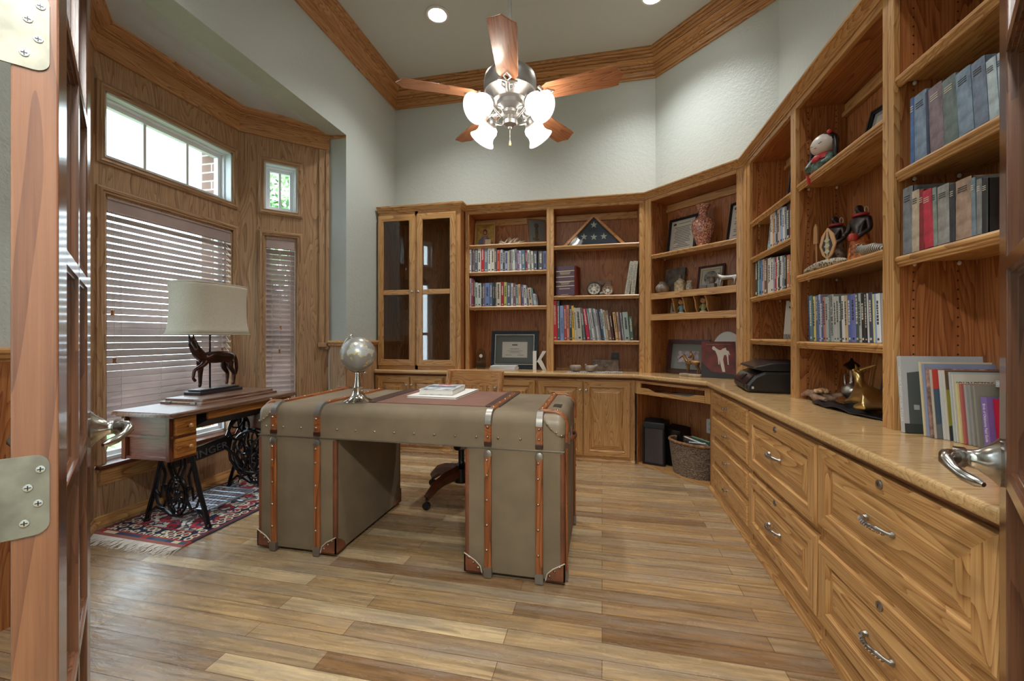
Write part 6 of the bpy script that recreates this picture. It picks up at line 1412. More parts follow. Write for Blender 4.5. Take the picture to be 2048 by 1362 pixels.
def racecover(c, x0, x1, h):
    q = MB(); flathorse(q, ((x0+x1)/2+.03, h*.38), .13, 0, 1); flathorse(q, (x0+.045, h*.86), .05, 0); flathorse(q, (x0+.045, h*.70), .05, 0); q.ball(((x0+x1)/2+.035, -.0005, h*.66), (.012, .0012, .012), 8); q.prism([((x0+x1)/2+.01, h*.52), ((x0+x1)/2+.05, h*.52), ((x0+x1)/2+.045, h*.64), ((x0+x1)/2+.02, h*.63)], -.0012, 0, 'y'); q.build('horses', hm('4a4440', .5), c)
    q = MB(); q.box(x0, x1, -.0006, 0, 0, h*.13); q.build('crowd_strip', plain('crowd', (110, 104, 98), .6, var=.7, vscale=120), c)
    q = MB(); lines(q, x0+.08, x1-.02, h*.80, h*.92, 2, 0, 0, 5); q.build('title_block', hm('e4e0d4', .5), c)
upright('racing book with galloping horse and rider on its cover, above the printer', rr_loc(2.72, .14, 1.1005), -55, .26, .235, .02, 7, hm('b8b2a6', .5), racecover)
PRM = plain('printer_black', (30, 30, 33), .32, spec=.6); PRG = plain('printer_gloss', (20, 20, 22), .12)
t = thing('printer', 'black inkjet printer on the long counter', 'printer', (1.055, 2.885, ZK+.001), -97)
q = MB(); q.prism([(-.19, 0), (.18, 0), (.185, .05), (.18, .125), (-.10, .125), (-.155, .10), (-.198, .045), (-.2, .02)], -.215, .215, 'x'); q.build('body', PRM, t, bevel=.016, seg=3)
q = MB(); q.prism([(-.11, .126), (.18, .126), (.175, .165), (.11, .178), (-.06, .176), (-.155, .150), (-.165, .138)], -.213, .213, 'x'); q.build('scanner_lid', PRM, t, bevel=.010, seg=3)
q = MB(); q.prism([(-.203, .05), (-.158, .103), (-.152, .100), (-.197, .046)], -.20, .20, 'x'); cp = q.build('control_panel', PRG, t)
q = MB(); q.prism([(-.197, .063), (-.168, .098), (-.166, .097), (-.195, .062)], -.04, .04, 'x'); q.build('screen', hm('0c0d10', .1), cp)
q = MB(); q.prism([(-.2, .012), (-.203, .04), (-.19, .042), (-.187, .012)], -.15, .15, 'x'); q.build('paper_slot', hm('121214', .5), t)
q = MB(); q.box(.2165, .2175, -.172, -.16, .022, .036); q.build('badge', hm('c4c6c8', .4), t)
# ---- doll and figures bookcase
t = thing('doll', 'round headed doll in a red and floral robe with black pigtails', 'doll', rr_loc(2.375, .075, 1.9255), -70); t.scale = (.88,)*3
FLOR = plain('floral_robe', (64, 84, 72), .5, var=.8, vscale=38); RED = hm('b4282c', .5)
q = MB(); q.lathe([(.06, 0), (.068, .02), (.066, .06), (.055, .095), (.035, .115), (.02, .12)], 24, sy=.8); q.tube([(-.05, -.01, .095), (-.07, -.03, .06), (-.045, -.05, .045)], [.022, .022, .018], 10); q.tube([(.05, -.01, .095), (.07, -.03, .06), (.045, -.05, .045)], [.022, .022, .018], 10); q.build('robe', FLOR, t, smooth=60)
q = MB(); q.lathe([(.066, .083), (.058, .103), (.036, .121), (.022, .123)], 24, sy=.8); q.ball((0, -.047, .09), (.03, .012, .02), 10); q.lathe([(.069, 0), (.071, .012), (.068, .022)], 24, sy=.8); q.build('red_collar', RED, t, smooth=60)
q = MB(); q.ball((0, 0, .172), (.068, .056, .060), 24); hd = q.build('head', hm('cfc6be', .4), t, smooth=70)
q = MB(); q.ball((0, .012, .182), (.072, .056, .058), 20); q.tube([(-.06, .01, .19), (-.076, 0, .15), (-.082, -.005, .09), (-.085, -.005, .04)], [.014, .013, .012, .008], 8); q.tube([(.06, .01, .19), (.076, 0, .15), (.082, -.005, .09), (.085, -.005, .05)], [.014, .013, .012, .008], 8); q.build('hair', hm('1c1a1c', .4), hd, smooth=60)
q = MB()
for s_ in (-1, 1): q.tube([(s_*.028+a*.012, -.0535+abs(a)*.002, .172-.005*(1-a*a)) for a in (-1, -.5, 0, .5, 1)], .0015, 5)
q.tube([(-.006, -.0545, .150), (0, -.0555, .148), (.006, -.0545, .150)], .0018, 5, 1); q.build('painted_face', [BLACK, RED], hd)
q = MB(); q.ball((.05, -.01, .225), .014, 8); q.ball((-.084, -.005, .075), .01, 8); q.ball((.084, -.005, .085), .01, 8); q.build('red_bows', RED, t, smooth=60)
t = picture('dark framed picture with a red ribbon leaning beside the doll', rr_loc(2.03, .15, 1.9255), -80, .26, .20, 16, .02, BF, hm('a8aeb2'), .02, docart(8, 4))
q = MB(); q.tube([(-.02, -.02, .01), (-.03, -.06, .004), (-.05, -.10, .002)], .006, 6, flat=(1.4, .3)); q.build('red_ribbon', RED, t)
q = MB(); q.tube([(0, 0, 0), (0, -.005, -.018), (.003, -.008, -.045)], .005, 6, flat=(1.6, .3)); tag(q.build('ribbon_end', RED, loc=(XBF-.001, 2.36, 1.9225)), 'red ribbon end hanging over the shelf edge below the doll', 'ribbon')
EB = plain('ebony', (44, 30, 28), .28, var=.2, vscale=30)
def figure(label, loc, rotz, shield):
    t = thing('carved_figure', label, 'carved figure', loc, rotz)
    n = {'p': (0, 0, .085, .022), 'b': (0, 0, .115, .02), 'c': (0, 0, .145, .026), 'n': (0, 0, .168, .009), 'h0': (0, -.002, .185, .016), 'h1': (0, .002, .202, .014), 'nose': (0, -.018, .186, .004),
         'sl': (.03, 0, .150, .011), 'el': (.038, -.004, .112, .008), 'hl': (.014, -.03, .088, .007), 'sr': (-.03, 0, .150, .011), 'er': (-.04, -.006, .114, .008), 'hr': (-.034, -.03, .10, .007)}
    n['hl'] = (.01, -.032, .085, .007)
    skin('body', n, [['p', 'b', 'c', 'n', 'h0', 'h1'], ['h0', 'nose'], ['c', 'sl', 'el', 'hl'], ['c', 'sr', 'er', 'hr']], EB, t, sub=2)
    q = MB(); q.lathe([(.035, 0), (.038, .02), (.032, .06), (.026, .09), (.024, .1)], 16, sy=.8); q.build('wrap', plain('beaded_wrap' if shield else 'orange_wrap', (120, 100, 84) if shield else (168, 96, 46), .6, var=.7, vscale=70), t, smooth=50)
    q = MB(); q.tube([(.022*cos(a), .018*sin(a), .166) for a in [2*pi*i/16 for i in range(16)]], .005, 6, 0, True); q.build('red_collar', hm('a42c34', .4), t, smooth=50)
    for s_ in (-1, 1):
        q = MB(); q.tube([(s_*.016, .006+.007*cos(a), .180+.011*sin(a)) for a in [2*pi*i/12 for i in range(12)]], .0014, 5, 0, True); q.build('earring', hm('d8d4c8', .4), t)
    if shield:
        q = MB(); pts = [(0, -.05), (.022, -.03), (.034, .005), (.024, .04), (0, .066), (-.024, .04), (-.034, .005), (-.022, -.03)]; q.prism([(x+.02, z+.085) for x, z in pts], -.056, -.05, 'y'); sh = q.build('shield', hm('c89c6c', .5), t, bevel=.002)
        q = MB()
        for k in (-1, 1): q.prism([(.02+k*.004, .03+.018), (.02+k*.022, .085), (.02+k*.004, .138), (.02+k*.01, .085)], -.0572, -.056, 'y')
        for z in (.065, .085, .105): q.prism([(.02-.012, z), (.02, z-.01), (.032, z), (.02, z+.01)], -.0575, -.056, 'y', 1)
        q.build('shield_pattern', [hm('34302c', .5), hm('b0b49c', .5)], sh)
        q = MB(); q.tube([(-.05, -.03, .0), (-.052, -.03, .12)], .003, 6); q.prism([(-.062, .11), (-.044, .11), (-.046, .17), (-.053, .185), (-.06, .17)], -.034, -.028, 'y'); q.build('spear', hm('b48458', .5), t)
    else:
        q = MB(); q.lathe([(.012, 0), (.015, .01), (.011, .022), (.0, .022)], 10, (.008, -.036, .078)); q.build('red_cup', hm('b0382c', .4), t, smooth=50)
    return t
o = figure('carved dark warrior figure with a pointed shield and spear', rr_loc(2.365, .125, 1.4425), -70, True); o.scale = (1.36,)*3
o = figure('carved dark woman figure in an orange wrap with hoop earrings', rr_loc(2.185, .135, 1.4425), -70, False); o.scale = (1.36,)*3
def spots(name, sc, c0, c1, wave=False):
    m, nt, b = _nt(name); tc = N(nt, 'ShaderNodeTexCoord')
    if wave: v = N(nt, 'ShaderNodeTexWave', Scale=sc, Distortion=3.0); v.bands_direction = 'X'; out = v.outputs['Fac']; th = .5
    else: v = N(nt, 'ShaderNodeTexVoronoi', Scale=sc); out = v.outputs['Distance']; th = .42
    nt.links.new(tc.outputs['Object'], v.inputs['Vector']); g = N(nt, 'ShaderNodeMath', operation='GREATER_THAN'); g.inputs[1].default_value = th; nt.links.new(out, g.inputs[0]); mx = N(nt, 'ShaderNodeMix', data_type='RGBA'); mx.inputs[6].default_value = lin(c0); mx.inputs[7].default_value = lin(c1); nt.links.new(g.outputs[0], mx.inputs['Factor']); nt.links.new(mx.outputs[2], b.inputs['Base Color']); b.inputs['Roughness'].default_value = .6
    return m
sn = {'a': (-.24, .01, .012, .010), 'b': (-.19, -.005, .016, .014), 'c': (-.14, .0, .02, .019), 'd': (-.08, .0, .024, .023), 'e': (-.02, .0, .024, .023), 'f': (.04, .005, .022, .021), 'g': (.09, .01, .02, .018), 'h': (.14, .0, .014, .012), 'i': (.18, -.01, .01, .008)}
o = skin('spotted_carving', sn, [list('abcdefghi')], spots('leopard_spots', 95, (52, 46, 40), (176, 164, 142)), None, rr_loc(2.27, .04, 1.4435), (0, 0, radians(-90)), 1.0, 1); tag(o, 'long leopard spotted carving lying along the shelf front', 'carving')
zb = {'a': (.13, 0, .03, .03), 'b': (.06, 0, .036, .032), 'c': (-.01, 0, .038, .032), 'n': (-.05, 0, .055, .02), 'h': (-.075, 0, .06, .017), 'm': (-.11, 0, .05, .011), 'e1': (-.06, .014, .085, .007), 'e2': (-.06, -.014, .085, .007), 'l1': (-.03, .03, .014, .01), 'l2': (-.09, .03, .009, .008), 'k1': (.1, .035, .02, .014), 'k2': (.05, .045, .012, .009), 't': (.17, 0, .014, .008)}
o = skin('zebra_carving', zb, [['b', 'c', 'n', 'h', 'm'], ['b', 'a', 't'], ['h', 'e1'], ['h', 'e2'], ['c', 'l1', 'l2'], ['a', 'k1', 'k2']], spots('zebra_stripes', 28, (52, 50, 50), (176, 170, 156), True), None, rr_loc(2.0, .06, 1.4435), (0, 0, radians(-96)), .8, 1); tag(o, 'dark striped animal carving lying before the woman figure', 'carving')
q = MB(); r = random.Random(6)
q.tube([(-.12, .01, .012), (-.07, 0, .035), (-.02, .01, .03), (.03, .005, .035), (.07, -.01, .022), (.10, -.02, .03)], [.01, .018, .024, .02, .016, .006], 9); q.tube([(-.05, .01, .03), (.0, -.03, .02), (.06, -.035, .018)], [.016, .02, .01], 8); q.tube([(.03, 0, .03), (.09, .03, .045), (.14, .05, .05)], [.012, .009, .005], 7)
q.v = [Vector((v.x+.004*sin(v.z*300+v.x*90), v.y, max(v.z, .0))) for v in q.v]; t = tag(q.build('driftwood', plain('driftwood_grey', (140, 112, 92), .9, bump=.9, bscale=70, var=.4, vscale=25), loc=(1.085, 2.405, ZK+.001), rot=(0, 0, radians(-65)), smooth=50), 'knotted grey driftwood with a dried rose on the counter', 'driftwood')
q = MB()
for k in range(16):
    a = k*2.4; R_ = .006+.0017*k; q.ball((.02+R_*cos(a), R_*sin(a)-.01, .062-.0006*k), (.012, .012, .009), 8)
q.build('dried_rose', plain('dried_petals', (190, 152, 112), .9, var=.3, vscale=80), t, smooth=50)
BL = plain('black_wrap_cloth', (22, 24, 30), .35, bump=.8, bscale=40)
q = MB(); nx, ny = 26, 12; vs = []
for j in range(ny+1):
    for i in range(nx+1):
        u, v = i/nx, j/ny; a = u*2-1; wv = sqrt(max(0, 1-a*a))**.6; vs.append((.24*a, (v-.5)*.16*wv+.02*a, .003+.014*abs(sin(9*u+5*v))*abs(sin(7*v+3*u))))
q.add(vs, [(j*(nx+1)+i, j*(nx+1)+i+1, (j+1)*(nx+1)+i+1, (j+1)*(nx+1)+i) for j in range(ny) for i in range(nx)]); o = q.build('black_cloth', BL, loc=(1.09, 2.12, ZK), rot=(0, 0, radians(-88)), smooth=60); md = o.modifiers.new('thick', 'SOLIDIFY'); md.thickness = .002; md.offset = 1; tag(o, 'crumpled shiny black cloth under the brass animal', 'cloth')
an_ = {'a': (.12, 0, .05, .05), 'b': (.03, 0, .06, .055), 'c': (-.05, 0, .065, .045), 'd': (-.085, 0, .10, .028), 'n': (-.10, 0, .135, .019), 'h': (-.115, 0, .165, .02), 'm1': (-.145, 0, .158, .014), 'm2': (-.165, 0, .152, .011), 'e1': (-.095, .03, .18, .006), 'e2': (-.095, -.03, .18, .006), 'o1': (-.095, .012, .185, .007), 'o2': (-.05, .03, .20, .005), 'o3': (-.03, .04, .21, .002), 'p1': (-.095, -.012, .185, .007), 'p2': (-.05, -.03, .20, .005), 'p3': (-.03, -.04, .21, .002), 'l1': (-.06, .045, .03, .018), 'l2': (-.12, .05, .014, .012), 'r1': (-.06, -.045, .03, .018), 'r2': (-.12, -.05, .014, .012), 'k1': (.12, .055, .03, .024), 'k2': (.05, .07, .014, .012), 'q1': (.12, -.055, .03, .024), 'q2': (.05, -.07, .014, .012)}
o = skin('brass_antelope', an_, [['b', 'c', 'd', 'n', 'h', 'm1', 'm2'], ['b', 'a'], ['h', 'e1'], ['h', 'e2'], ['h', 'o1', 'o2', 'o3'], ['h', 'p1', 'p2', 'p3'], ['c', 'l1', 'l2'], ['c', 'r1', 'r2'], ['a', 'k1', 'k2'], ['a', 'q1', 'q2']], BRASS, None, (1.115, 2.07, ZK+.02), (0, 0, radians(-98)), .9, 2); tag(o, 'polished brass antelope lying on the black cloth', 'brass animal')
t = thing('coffee_pot', 'dark metal long necked pot with a spindle lid and curled handle', 'pot', (1.165, 2.29, ZK+.016))
q = MB(); q.lathe([(.03, 0), (.032, .008), (.022, .016), (.03, .03), (.044, .05), (.04, .072), (.018, .088), (.009, .10), (.008, .15), (.012, .155)], 20); q.build('body', PEWTER, t, smooth=50)
q = MB(); q.lathe([(.012, .155), (.02, .163), (.034, .175), (.024, .186), (.008, .198), (.004, .21), (0, .212)], 18); q.build('spindle_lid', plain('dark_metal', (46, 38, 36), .3, .7), t, smooth=50)
q = MB(); q.tube([(0, .03, .05), (.0, .055, .085), (0, .06, .12), (0, .045, .135), (0, .03, .125)], [.006, .006, .005, .004, .003], 8); q.build('curled_handle', PEWTER, t, smooth=50)
picture('oak framed city picture leaning at the back behind the brass animal', (1.225, 2.12, ZK+.013), -90, .30, .30, 8, .024, CHAIRW['z'], hm('c89058', .7), .05, lambda t, x0, x1, z0, z1, y: MB().box(x0, x1, y, y+.002, z0, z1).build('photo', plain('city_photo', (104, 84, 92), .4, var=.6, vscale=10), t))
# ---- glass cabinet contents
for k, (x, a, c) in enumerate(((.20, 6, '3c4254'), (.56, -10, '6c5a4a'))):
    flat_book(('dark blue book lying on the shelf behind the left glass door', 'brown book lying on the shelf behind the right glass door')[k].replace('left ', 'first ').replace('right ', 'second '), (GXL+x, GY+.18, 1.5655), a, .24, .17, .03, hm(c))
# ---- knee space
t = thing('paper_shredder', 'tall black and grey paper shredder in the knee space', 'shredder', knee(.10, .16, .0165), -20)
q = MB(); q.rbox(-.085, .085, -.10, .10, 0, .31, .02); q.build('bin', plain('shredder_grey', (74, 70, 74), .3, .3), t, smooth=35)
q = MB(); q.prism([(-.105, .31), (.105, .31), (.105, .365), (-.02, .385), (-.09, .36)], -.09, .09, 'x'); hd = q.build('shredder_head', BLACK, t, bevel=.008); q = MB(); q.box(-.06, .06, -.01, .01, .374, .388); q.build('feed_slot', hm('0a0a0a', .5), hd)
q = MB(); q.rbox(-.092, -.08, -.105, .105, 0, .33, .004); q.rbox(-.095, .095, -.11, .11, 0, .014, .01); q.build('black_side', BLACK, t)
t = thing('storage_case', 'black case with a sloped top behind the wicker basket', 'case', knee(.262, .235, .0165), -45)
q = MB(); q.prism([(-.07, 0), (.07, 0), (.075, .33), (.02, .345), (-.07, .31)], -.075, .075, 'x'); q.build('case_body', plain('case_black', (14, 14, 15), .3), t, bevel=.006); q = MB(); q.tube([(-.076, -.02, .02), (-.077, -.022, .2), (-.076, -.025, .3)], .003, 6); q.build('edge_strip', plain('case_trim', (60, 60, 62), .3, .5), t)
def wicker():
    m, nt, b = _nt('wicker'); tc = N(nt, 'ShaderNodeTexCoord'); mp = N(nt, 'ShaderNodeMapping'); mp.inputs['Scale'].default_value = (1, 1, 2.4); nt.links.new(tc.outputs['Object'], mp.inputs[0]); w_ = N(nt, 'ShaderNodeTexWave', Scale=22.0, Distortion=7.0, Detail=2.0); w_.bands_direction = 'Z'; w_.inputs['Detail Scale'].default_value = 3; nt.links.new(mp.outputs[0], w_.inputs['Vector'])
    cr = N(nt, 'ShaderNodeValToRGB'); e = cr.color_ramp.elements; e[0].position = .2; e[0].color = lin((56, 40, 34)); e[1].position = .9; e[1].color = lin((196, 172, 146)); x = e.new(.55); x.color = lin((132, 104, 84)); nt.links.new(w_.outputs['Fac'], cr.inputs[0]); nt.links.new(cr.outputs[0], b.inputs['Base Color']); b.inputs['Roughness'].default_value = .8
    bp = N(nt, 'ShaderNodeBump', Strength=1.0, Distance=.008); nt.links.new(w_.outputs['Fac'], bp.inputs['Height']); nt.links.new(bp.outputs[0], b.inputs['Normal']); return m
WK = wicker(); t = thing('wicker_basket', 'oval wicker basket holding mail in the knee space', 'basket', knee(.475, .125, .0165), -45)
q = MB(); pr = [(.82, 0), (.88, .08), (.95, .17), (1.0, .25), (1.0, .262), (.93, .262), (.9, .17), (.80, .02), (0, .02)]; n = 32; vs = []; fs = []
for k, (s_, z) in enumerate(pr):
    for i in range(n): a = 2*pi*i/n; vs.append((.20*s_*cos(a), .125*s_*sin(a), z))
for k in range(len(pr)-1):
    for i in range(n): j = (i+1) % n; fs.append((k*n+i, k*n+j, (k+1)*n+j, (k+1)*n+i))
q.add(vs, fs); q.build('basket_body', WK, t, smooth=50)
q = MB(); q.tube([(.196*cos(2*pi*i/36), .122*sin(2*pi*i/36), .262) for i in range(36)], .012, 8, 0, True); q.build('rim', plain('rim_rattan', (150, 112, 78), .7, var=.4, vscale=40), t, smooth=50)
for k, (x, y, rx, ry, rz, c, lb) in enumerate(((.02, .03, -62, 10, -40, 'd2d4d4', 'white newspaper poking out of the wicker basket'), (.07, .05, -70, 6, -45, '6c9478', 'green magazine at the back of the wicker basket'), (.11, .0, -58, -8, -50, 'c4ccd2', 'clear wrapped mail at the end of the wicker basket'))):
    q = MB(); q.box(-.075, .075, -.004, .004, -.11, .11); p = knee(.475+x, .125+y, .235); o = tag(q.build('mail', hm(c, .5), loc=p, rot=(radians(90+rx+20), radians(ry), radians(rz))), lb, 'mail')
    q = MB(); lines(q, -.06, .06, -.06, .08, 8, -.004, 0, k+2); q.build('print', hm('8a5a50' if k == 0 else '4a5a50'), o)
t = struct('socket_plate', 'white wall socket plate on the back of the knee space', 'socket', knee(.50, .3315, .38), -45)
q = MB(); q.rbox(-.035, .035, -.005, 0, -.058, .058, .006, ax='y'); q.build('cover_plate', hm('e2e2de', .4), t); q = MB()
for z in (-.022, .022): q.rbox(-.014, .014, -.007, -.005, z-.012, z+.012, .005, ax='y')
q.build('receptacle', hm('c4c4c0', .4), t)
# ================================================================ books: (start, thickness, height, lean, colour)
R1 = [(-1.299,.023,.227,0,"e6eaee"), (-1.276,.006,.227,0,"2a3040"), (-1.269,.027,.231,0,"96868e"), (-1.242,.031,.237,0,"5a6878"), (-1.211,.035,.237,0,"d4d4ca"), (-1.176,.033,.241,0,"c82a3c"), (-1.143,.036,.234,0,"6e8490"), (-1.107,.031,.229,0,"e0e0e0"), (-1.076,.038,.229,0,"d8d6c4"), (-1.038,.022,.229,0,"62646c"), (-1.014,.030,.212,0,"d86450"), (-.980,.027,.213,0,"b8c4cc"), (-.953,.018,.205,0,"4c4a52"), (-.935,.034,.196,0,"a4aecc"), (-.901,.012,.195,0,"d4cea8"), (-.885,.022,.204,2,"968a90"), (-.863,.015,.208,2,"b8c4b8"), (-.848,.017,.208,2,"e4e8e6"), (-.831,.026,.214,2,"8a8c90"), (-.805,.020,.201,2,"86649a"), (-.785,.018,.195,2,"e8e6ea"), (-.766,.039,.199,2,"587c90"), (-.726,.022,.200,2,"803c50"), (-.704,.023,.196,2,"d4d4d4"), (-.681,.013,.193,2,"6a6e68"), (-.668,.020,.185,2,"dcded6"), (-.648,.037,.184,1,"4c5866"), (-.603,.047,.181,0,"585c62"), (-.554,.033,.180,0,"7480a8") ]
R2 = [(-1.295,.017,.282,0,"cabcd6"), (-1.278,.023,.278,0,"8c4656"), (-1.255,.016,.266,0,"2e3432"), (-1.239,.028,.239,0,"c0ccc6"), (-1.211,.036,.231,0,"ccd6d4"), (-1.174,.014,.230,0,"26262a"), (-1.160,.023,.230,0,"7c6876"), (-1.136,.047,.231,0,"7088b8"), (-1.088,.028,.233,0,"62708e"), (-1.059,.025,.232,0,"303a42"), (-1.033,.013,.231,0,"4a524e"), (-1.020,.046,.234,0,"ccc2b0"), (-.973,.030,.235,0,"9c2e3a"), (-.942,.028,.234,0,"b8bc68"), (-.914,.042,.227,0,"56607e"), (-.871,.021,.222,0,"d8d4d0"), (-.850,.027,.222,0,"70545c"), (-.822,.026,.206,2,"9cb0b0"), (-.795,.022,.211,2,"dcaa7a"), (-.772,.010,.206,2,"525a68"), (-.761,.019,.206,3,"6c548c"), (-.741,.028,.200,3,"d0d4ce"), (-.712,.018,.191,4,"59626c"), (-.692,.035,.174,6,"ccb6a6"), (-.656,.014,.166,6,"70a0a0"), (-.640,.019,.114,7,"dcd8e0"), (-.620,.014,.110,8,"8c9298") ]
R3 = [(-.457,.039,.392,1,"d02a3e"), (-.417,.026,.389,1,"4c5866"), (-.389,.035,.331,1,"8498c4"), (-.353,.025,.333,1,"a4423e"), (-.327,.026,.335,1,"d08c7a"), (-.300,.023,.334,1,"343c42"), (-.276,.025,.329,2,"e0b44c"), (-.249,.018,.311,3,"c4c4bc"), (-.229,.049,.307,4,"b8b8ae"), (-.173,.024,.306,6,"626c72"), (-.141,.034,.305,8,"b42440"), (-.106,.021,.301,8,"6c8090"), (-.084,.022,.303,8,"d0d2d2"), (-.061,.017,.304,8,"82868a"), (-.042,.019,.300,8,"c4c8ca"), (-.023,.017,.291,8,"94909e"), (-.006,.012,.295,8,"484c52"), (.007,.016,.295,8,"345068"), (.024,.018,.295,8,"bccad4"), (.043,.019,.286,8,"c0ae90"), (.063,.030,.281,8,"846c5c"), (.095,.021,.281,8,"4a2e34"), (.126,.025,.263,7,"dcb07a"), (.155,.019,.263,6,"c0a498"), (.175,.012,.263,6,"3c444c"), (.187,.015,.258,6,"b0a4b0"), (.204,.048,.262,5,"9cb0ac"), (.254,.032,.223,4,"4e6258") ]
R4 = [(2.907,.039,.220,2,"dcd2c4"), (2.867,.022,.213,2,"d8a468"), (2.844,.025,.213,2,"a0b0c4"), (2.818,.023,.210,2,"4a3a4c"), (2.794,.035,.210,2,"c0b2a0"), (2.758,.037,.212,2,"94a8c8"), (2.720,.025,.202,2,"d8d4d0"), (2.694,.024,.197,1,"8c9896"), (2.669,.041,.199,1,"2c2c30"), (2.627,.019,.196,0,"b85c50"), (2.607,.024,.191,0,"dcdcda") ]
R5 = [(3.171,.048,.248,0,"3c4a48"), (3.121,.020,.242,0,"a8c0ae"), (3.099,.052,.235,0,"5c88b4"), (3.046,.038,.232,0,"c4aaa2"), (3.007,.052,.229,0,"6e5850"), (2.953,.058,.221,0,"d8d2c8"), (2.894,.034,.210,0,"ccd0cc"), (2.858,.018,.207,0,"9a9cbc"), (2.838,.026,.205,0,"a83c3c"), (2.809,.019,.207,0,"d4d4ca"), (2.789,.026,.200,0,"2c2e30"), (2.762,.031,.201,0,"d0d0d0"), (2.730,.030,.198,0,"6c7a84"), (2.698,.026,.196,0,"1e2022"), (2.670,.042,.189,0,"b87850"), (2.626,.023,.181,0,"40525c"), (2.602,.019,.177,0,"26303a") ]
R6 = [(2.415,.009,.235,3,"34446a"), (2.405,.034,.231,3,"587c84"), (2.363,.020,.225,3,"d8c478"), (2.342,.033,.225,3,"56688c"), (2.307,.017,.229,3,"b0b4d0"), (2.289,.020,.218,3,"52587c"), (2.269,.024,.214,3,"b47c6c"), (2.245,.022,.212,3,"a0b0b0"), (2.222,.017,.216,3,"727e80"), (2.204,.031,.218,3,"a8aaa6"), (2.172,.019,.207,3,"b2b4ae"), (2.152,.022,.205,3,"aab0aa"), (2.129,.017,.203,3,"45484a"), (2.111,.023,.204,3,"ccd0cc"), (2.088,.022,.203,3,"c4ac86"), (2.064,.027,.201,3,"5468a4"), (2.037,.029,.204,3,"7276b2"), (2.007,.024,.205,3,"4c5a54"), (1.983,.015,.203,3,"b0b4b0"), (1.968,.024,.201,3,"34302e"), (1.943,.015,.199,3,"24262a"), (1.928,.008,.198,3,"d4d4d2"), (1.919,.027,.199,3,"4a4e64"), (1.892,.009,.191,3,"d4d088"), (1.882,.008,.191,3,"8ca4cc"), (1.873,.025,.190,3,"dce0e2") ]
R7 = [(1.673,.020,.222,0,"4a6c9c"), (1.653,.055,.219,1,"7c90a8"), (1.598,.012,.206,2,"3c4660"), (1.585,.056,.206,3,"84747c"), (1.529,.052,.199,3,"6c7a7a"), (1.476,.052,.190,4,"8298ac"), (1.423,.045,.187,4,"76859a"), (1.377,.030,.165,4,"b8c8d0"), (1.346,.014,.165,3,"a8b8c8") ]
R8 = [(1.710,.048,.226,0,"7c828a"), (1.660,.034,.203,0,"c4b49e"), (1.625,.020,.196,0,"8c2c34"), (1.604,.040,.187,3,"c4384c"), (1.564,.016,.185,2,"8c9a92"), (1.548,.045,.180,1,"9a9894"), (1.503,.020,.172,0,"383a3e"), (1.482,.055,.173,0,"a48a78"), (1.426,.014,.164,1,"74848e"), (1.411,.017,.153,0,"80807e"), (1.393,.018,.147,0,"2c2a2a") ]
ORD = 'first second third fourth fifth sixth seventh eighth ninth tenth eleventh twelfth thirteenth fourteenth fifteenth sixteenth seventeenth eighteenth nineteenth twentieth twenty-first twenty-second twenty-third twenty-fourth twenty-fifth twenty-sixth twenty-seventh twenty-eighth twenty-ninth thirtieth'.split()
import colorsys
def cname(hx):
    r, g, b = (int(hx[i:i+2], 16)/255 for i in (0, 2, 4)); h, s, v = colorsys.rgb_to_hsv(r, g, b); h *= 360
    if v < .24: return 'black'
    if s < .13: return 'white' if v > .8 else 'pale grey' if v > .62 else 'grey' if v > .42 else 'charcoal'
    t = 'dark ' if v < .48 else 'pale ' if s < .3 and v > .6 else ''
    if h < 18 or h > 335: n = 'red'
    elif h < 45: n = 'tan' if s < .55 else 'orange'
    elif h < 68: n = 'yellow' if s > .3 else 'cream'
    elif h < 165: n = 'green'
    elif h < 200: n = 'teal'
    elif h < 262: n = 'blue'
    else: n = 'purple'
    if n == 'cream': t = ''
    return t+n
def book(label, group, loc, rotz, w, h, d, lean, hx, title=None, old=False, seed=0, ink=None):
    """spine towards local -y; loc = bottom near corner of the spine"""
    r = random.Random(seed*7+3); mt = hm(hx, .42) if not old else OLD(hx)
    q = MB(); c = .0022 if w > .012 else .0012
    q.box(-w/2, -w/2+c, .003, d, 0, h); q.box(w/2-c, w/2, .003, d, 0, h)
    sp = [(-w/2, .006), (-w/2, .003), (-w*.36, .0006), (0, 0), (w*.36, .0006), (w/2, .003), (w/2, .006)]
    q.prism(sp, 0, h, 'z')
    o = q.build('book', mt, loc=loc, rot=(0, radians(-lean), radians(rotz)))
    o.rotation_euler = (Matrix.Rotation(radians(rotz), 4, 'Z') @ Matrix.Rotation(radians(-lean), 4, 'Y')).to_euler()
    tag(o, label, 'book', group)
    q = MB(); q.box(-w/2+c, w/2-c, .006, d-.004, .003, h-.003); q.build('page_block', CREAM if old else PAPER, o)
    lum = sum(int(hx[i:i+2], 16) for i in (0, 2, 4))/3; im = ink or (hm('3a3a40') if lum > 130 else hm('d4cfc0'))
    if title:
        txt(title[0], min(w*.62, title[1] if len(title) > 1 else 1), im, o, (0, -.0008, h*(title[2] if len(title) > 2 else .55)), (R90, radians(90), 0), 'spine_title', .0003, title[3] if len(title) > 3 else 1.0)
    elif w > .012:
        q = MB(); z = h*r.uniform(.3, .5); zt = h*r.uniform(.78, .93)
        if old:
            for k in range(3): q.box(-w*.28, w*.28, -.0006, .002, h*.86-k*h*.035, h*.872-k*h*.035)
        else:
            while z < zt:
                L = r.uniform(.006, .016); q.box(-w*r.uniform(.12, .22), w*r.uniform(.12, .22), -.0006, .002, z, z+L*.75); z += L
            q.box(-w*.2, w*.2, -.0006, .002, h*.05, h*.05+w*.35)
        q.build('spine_marks', im, o)
    return o
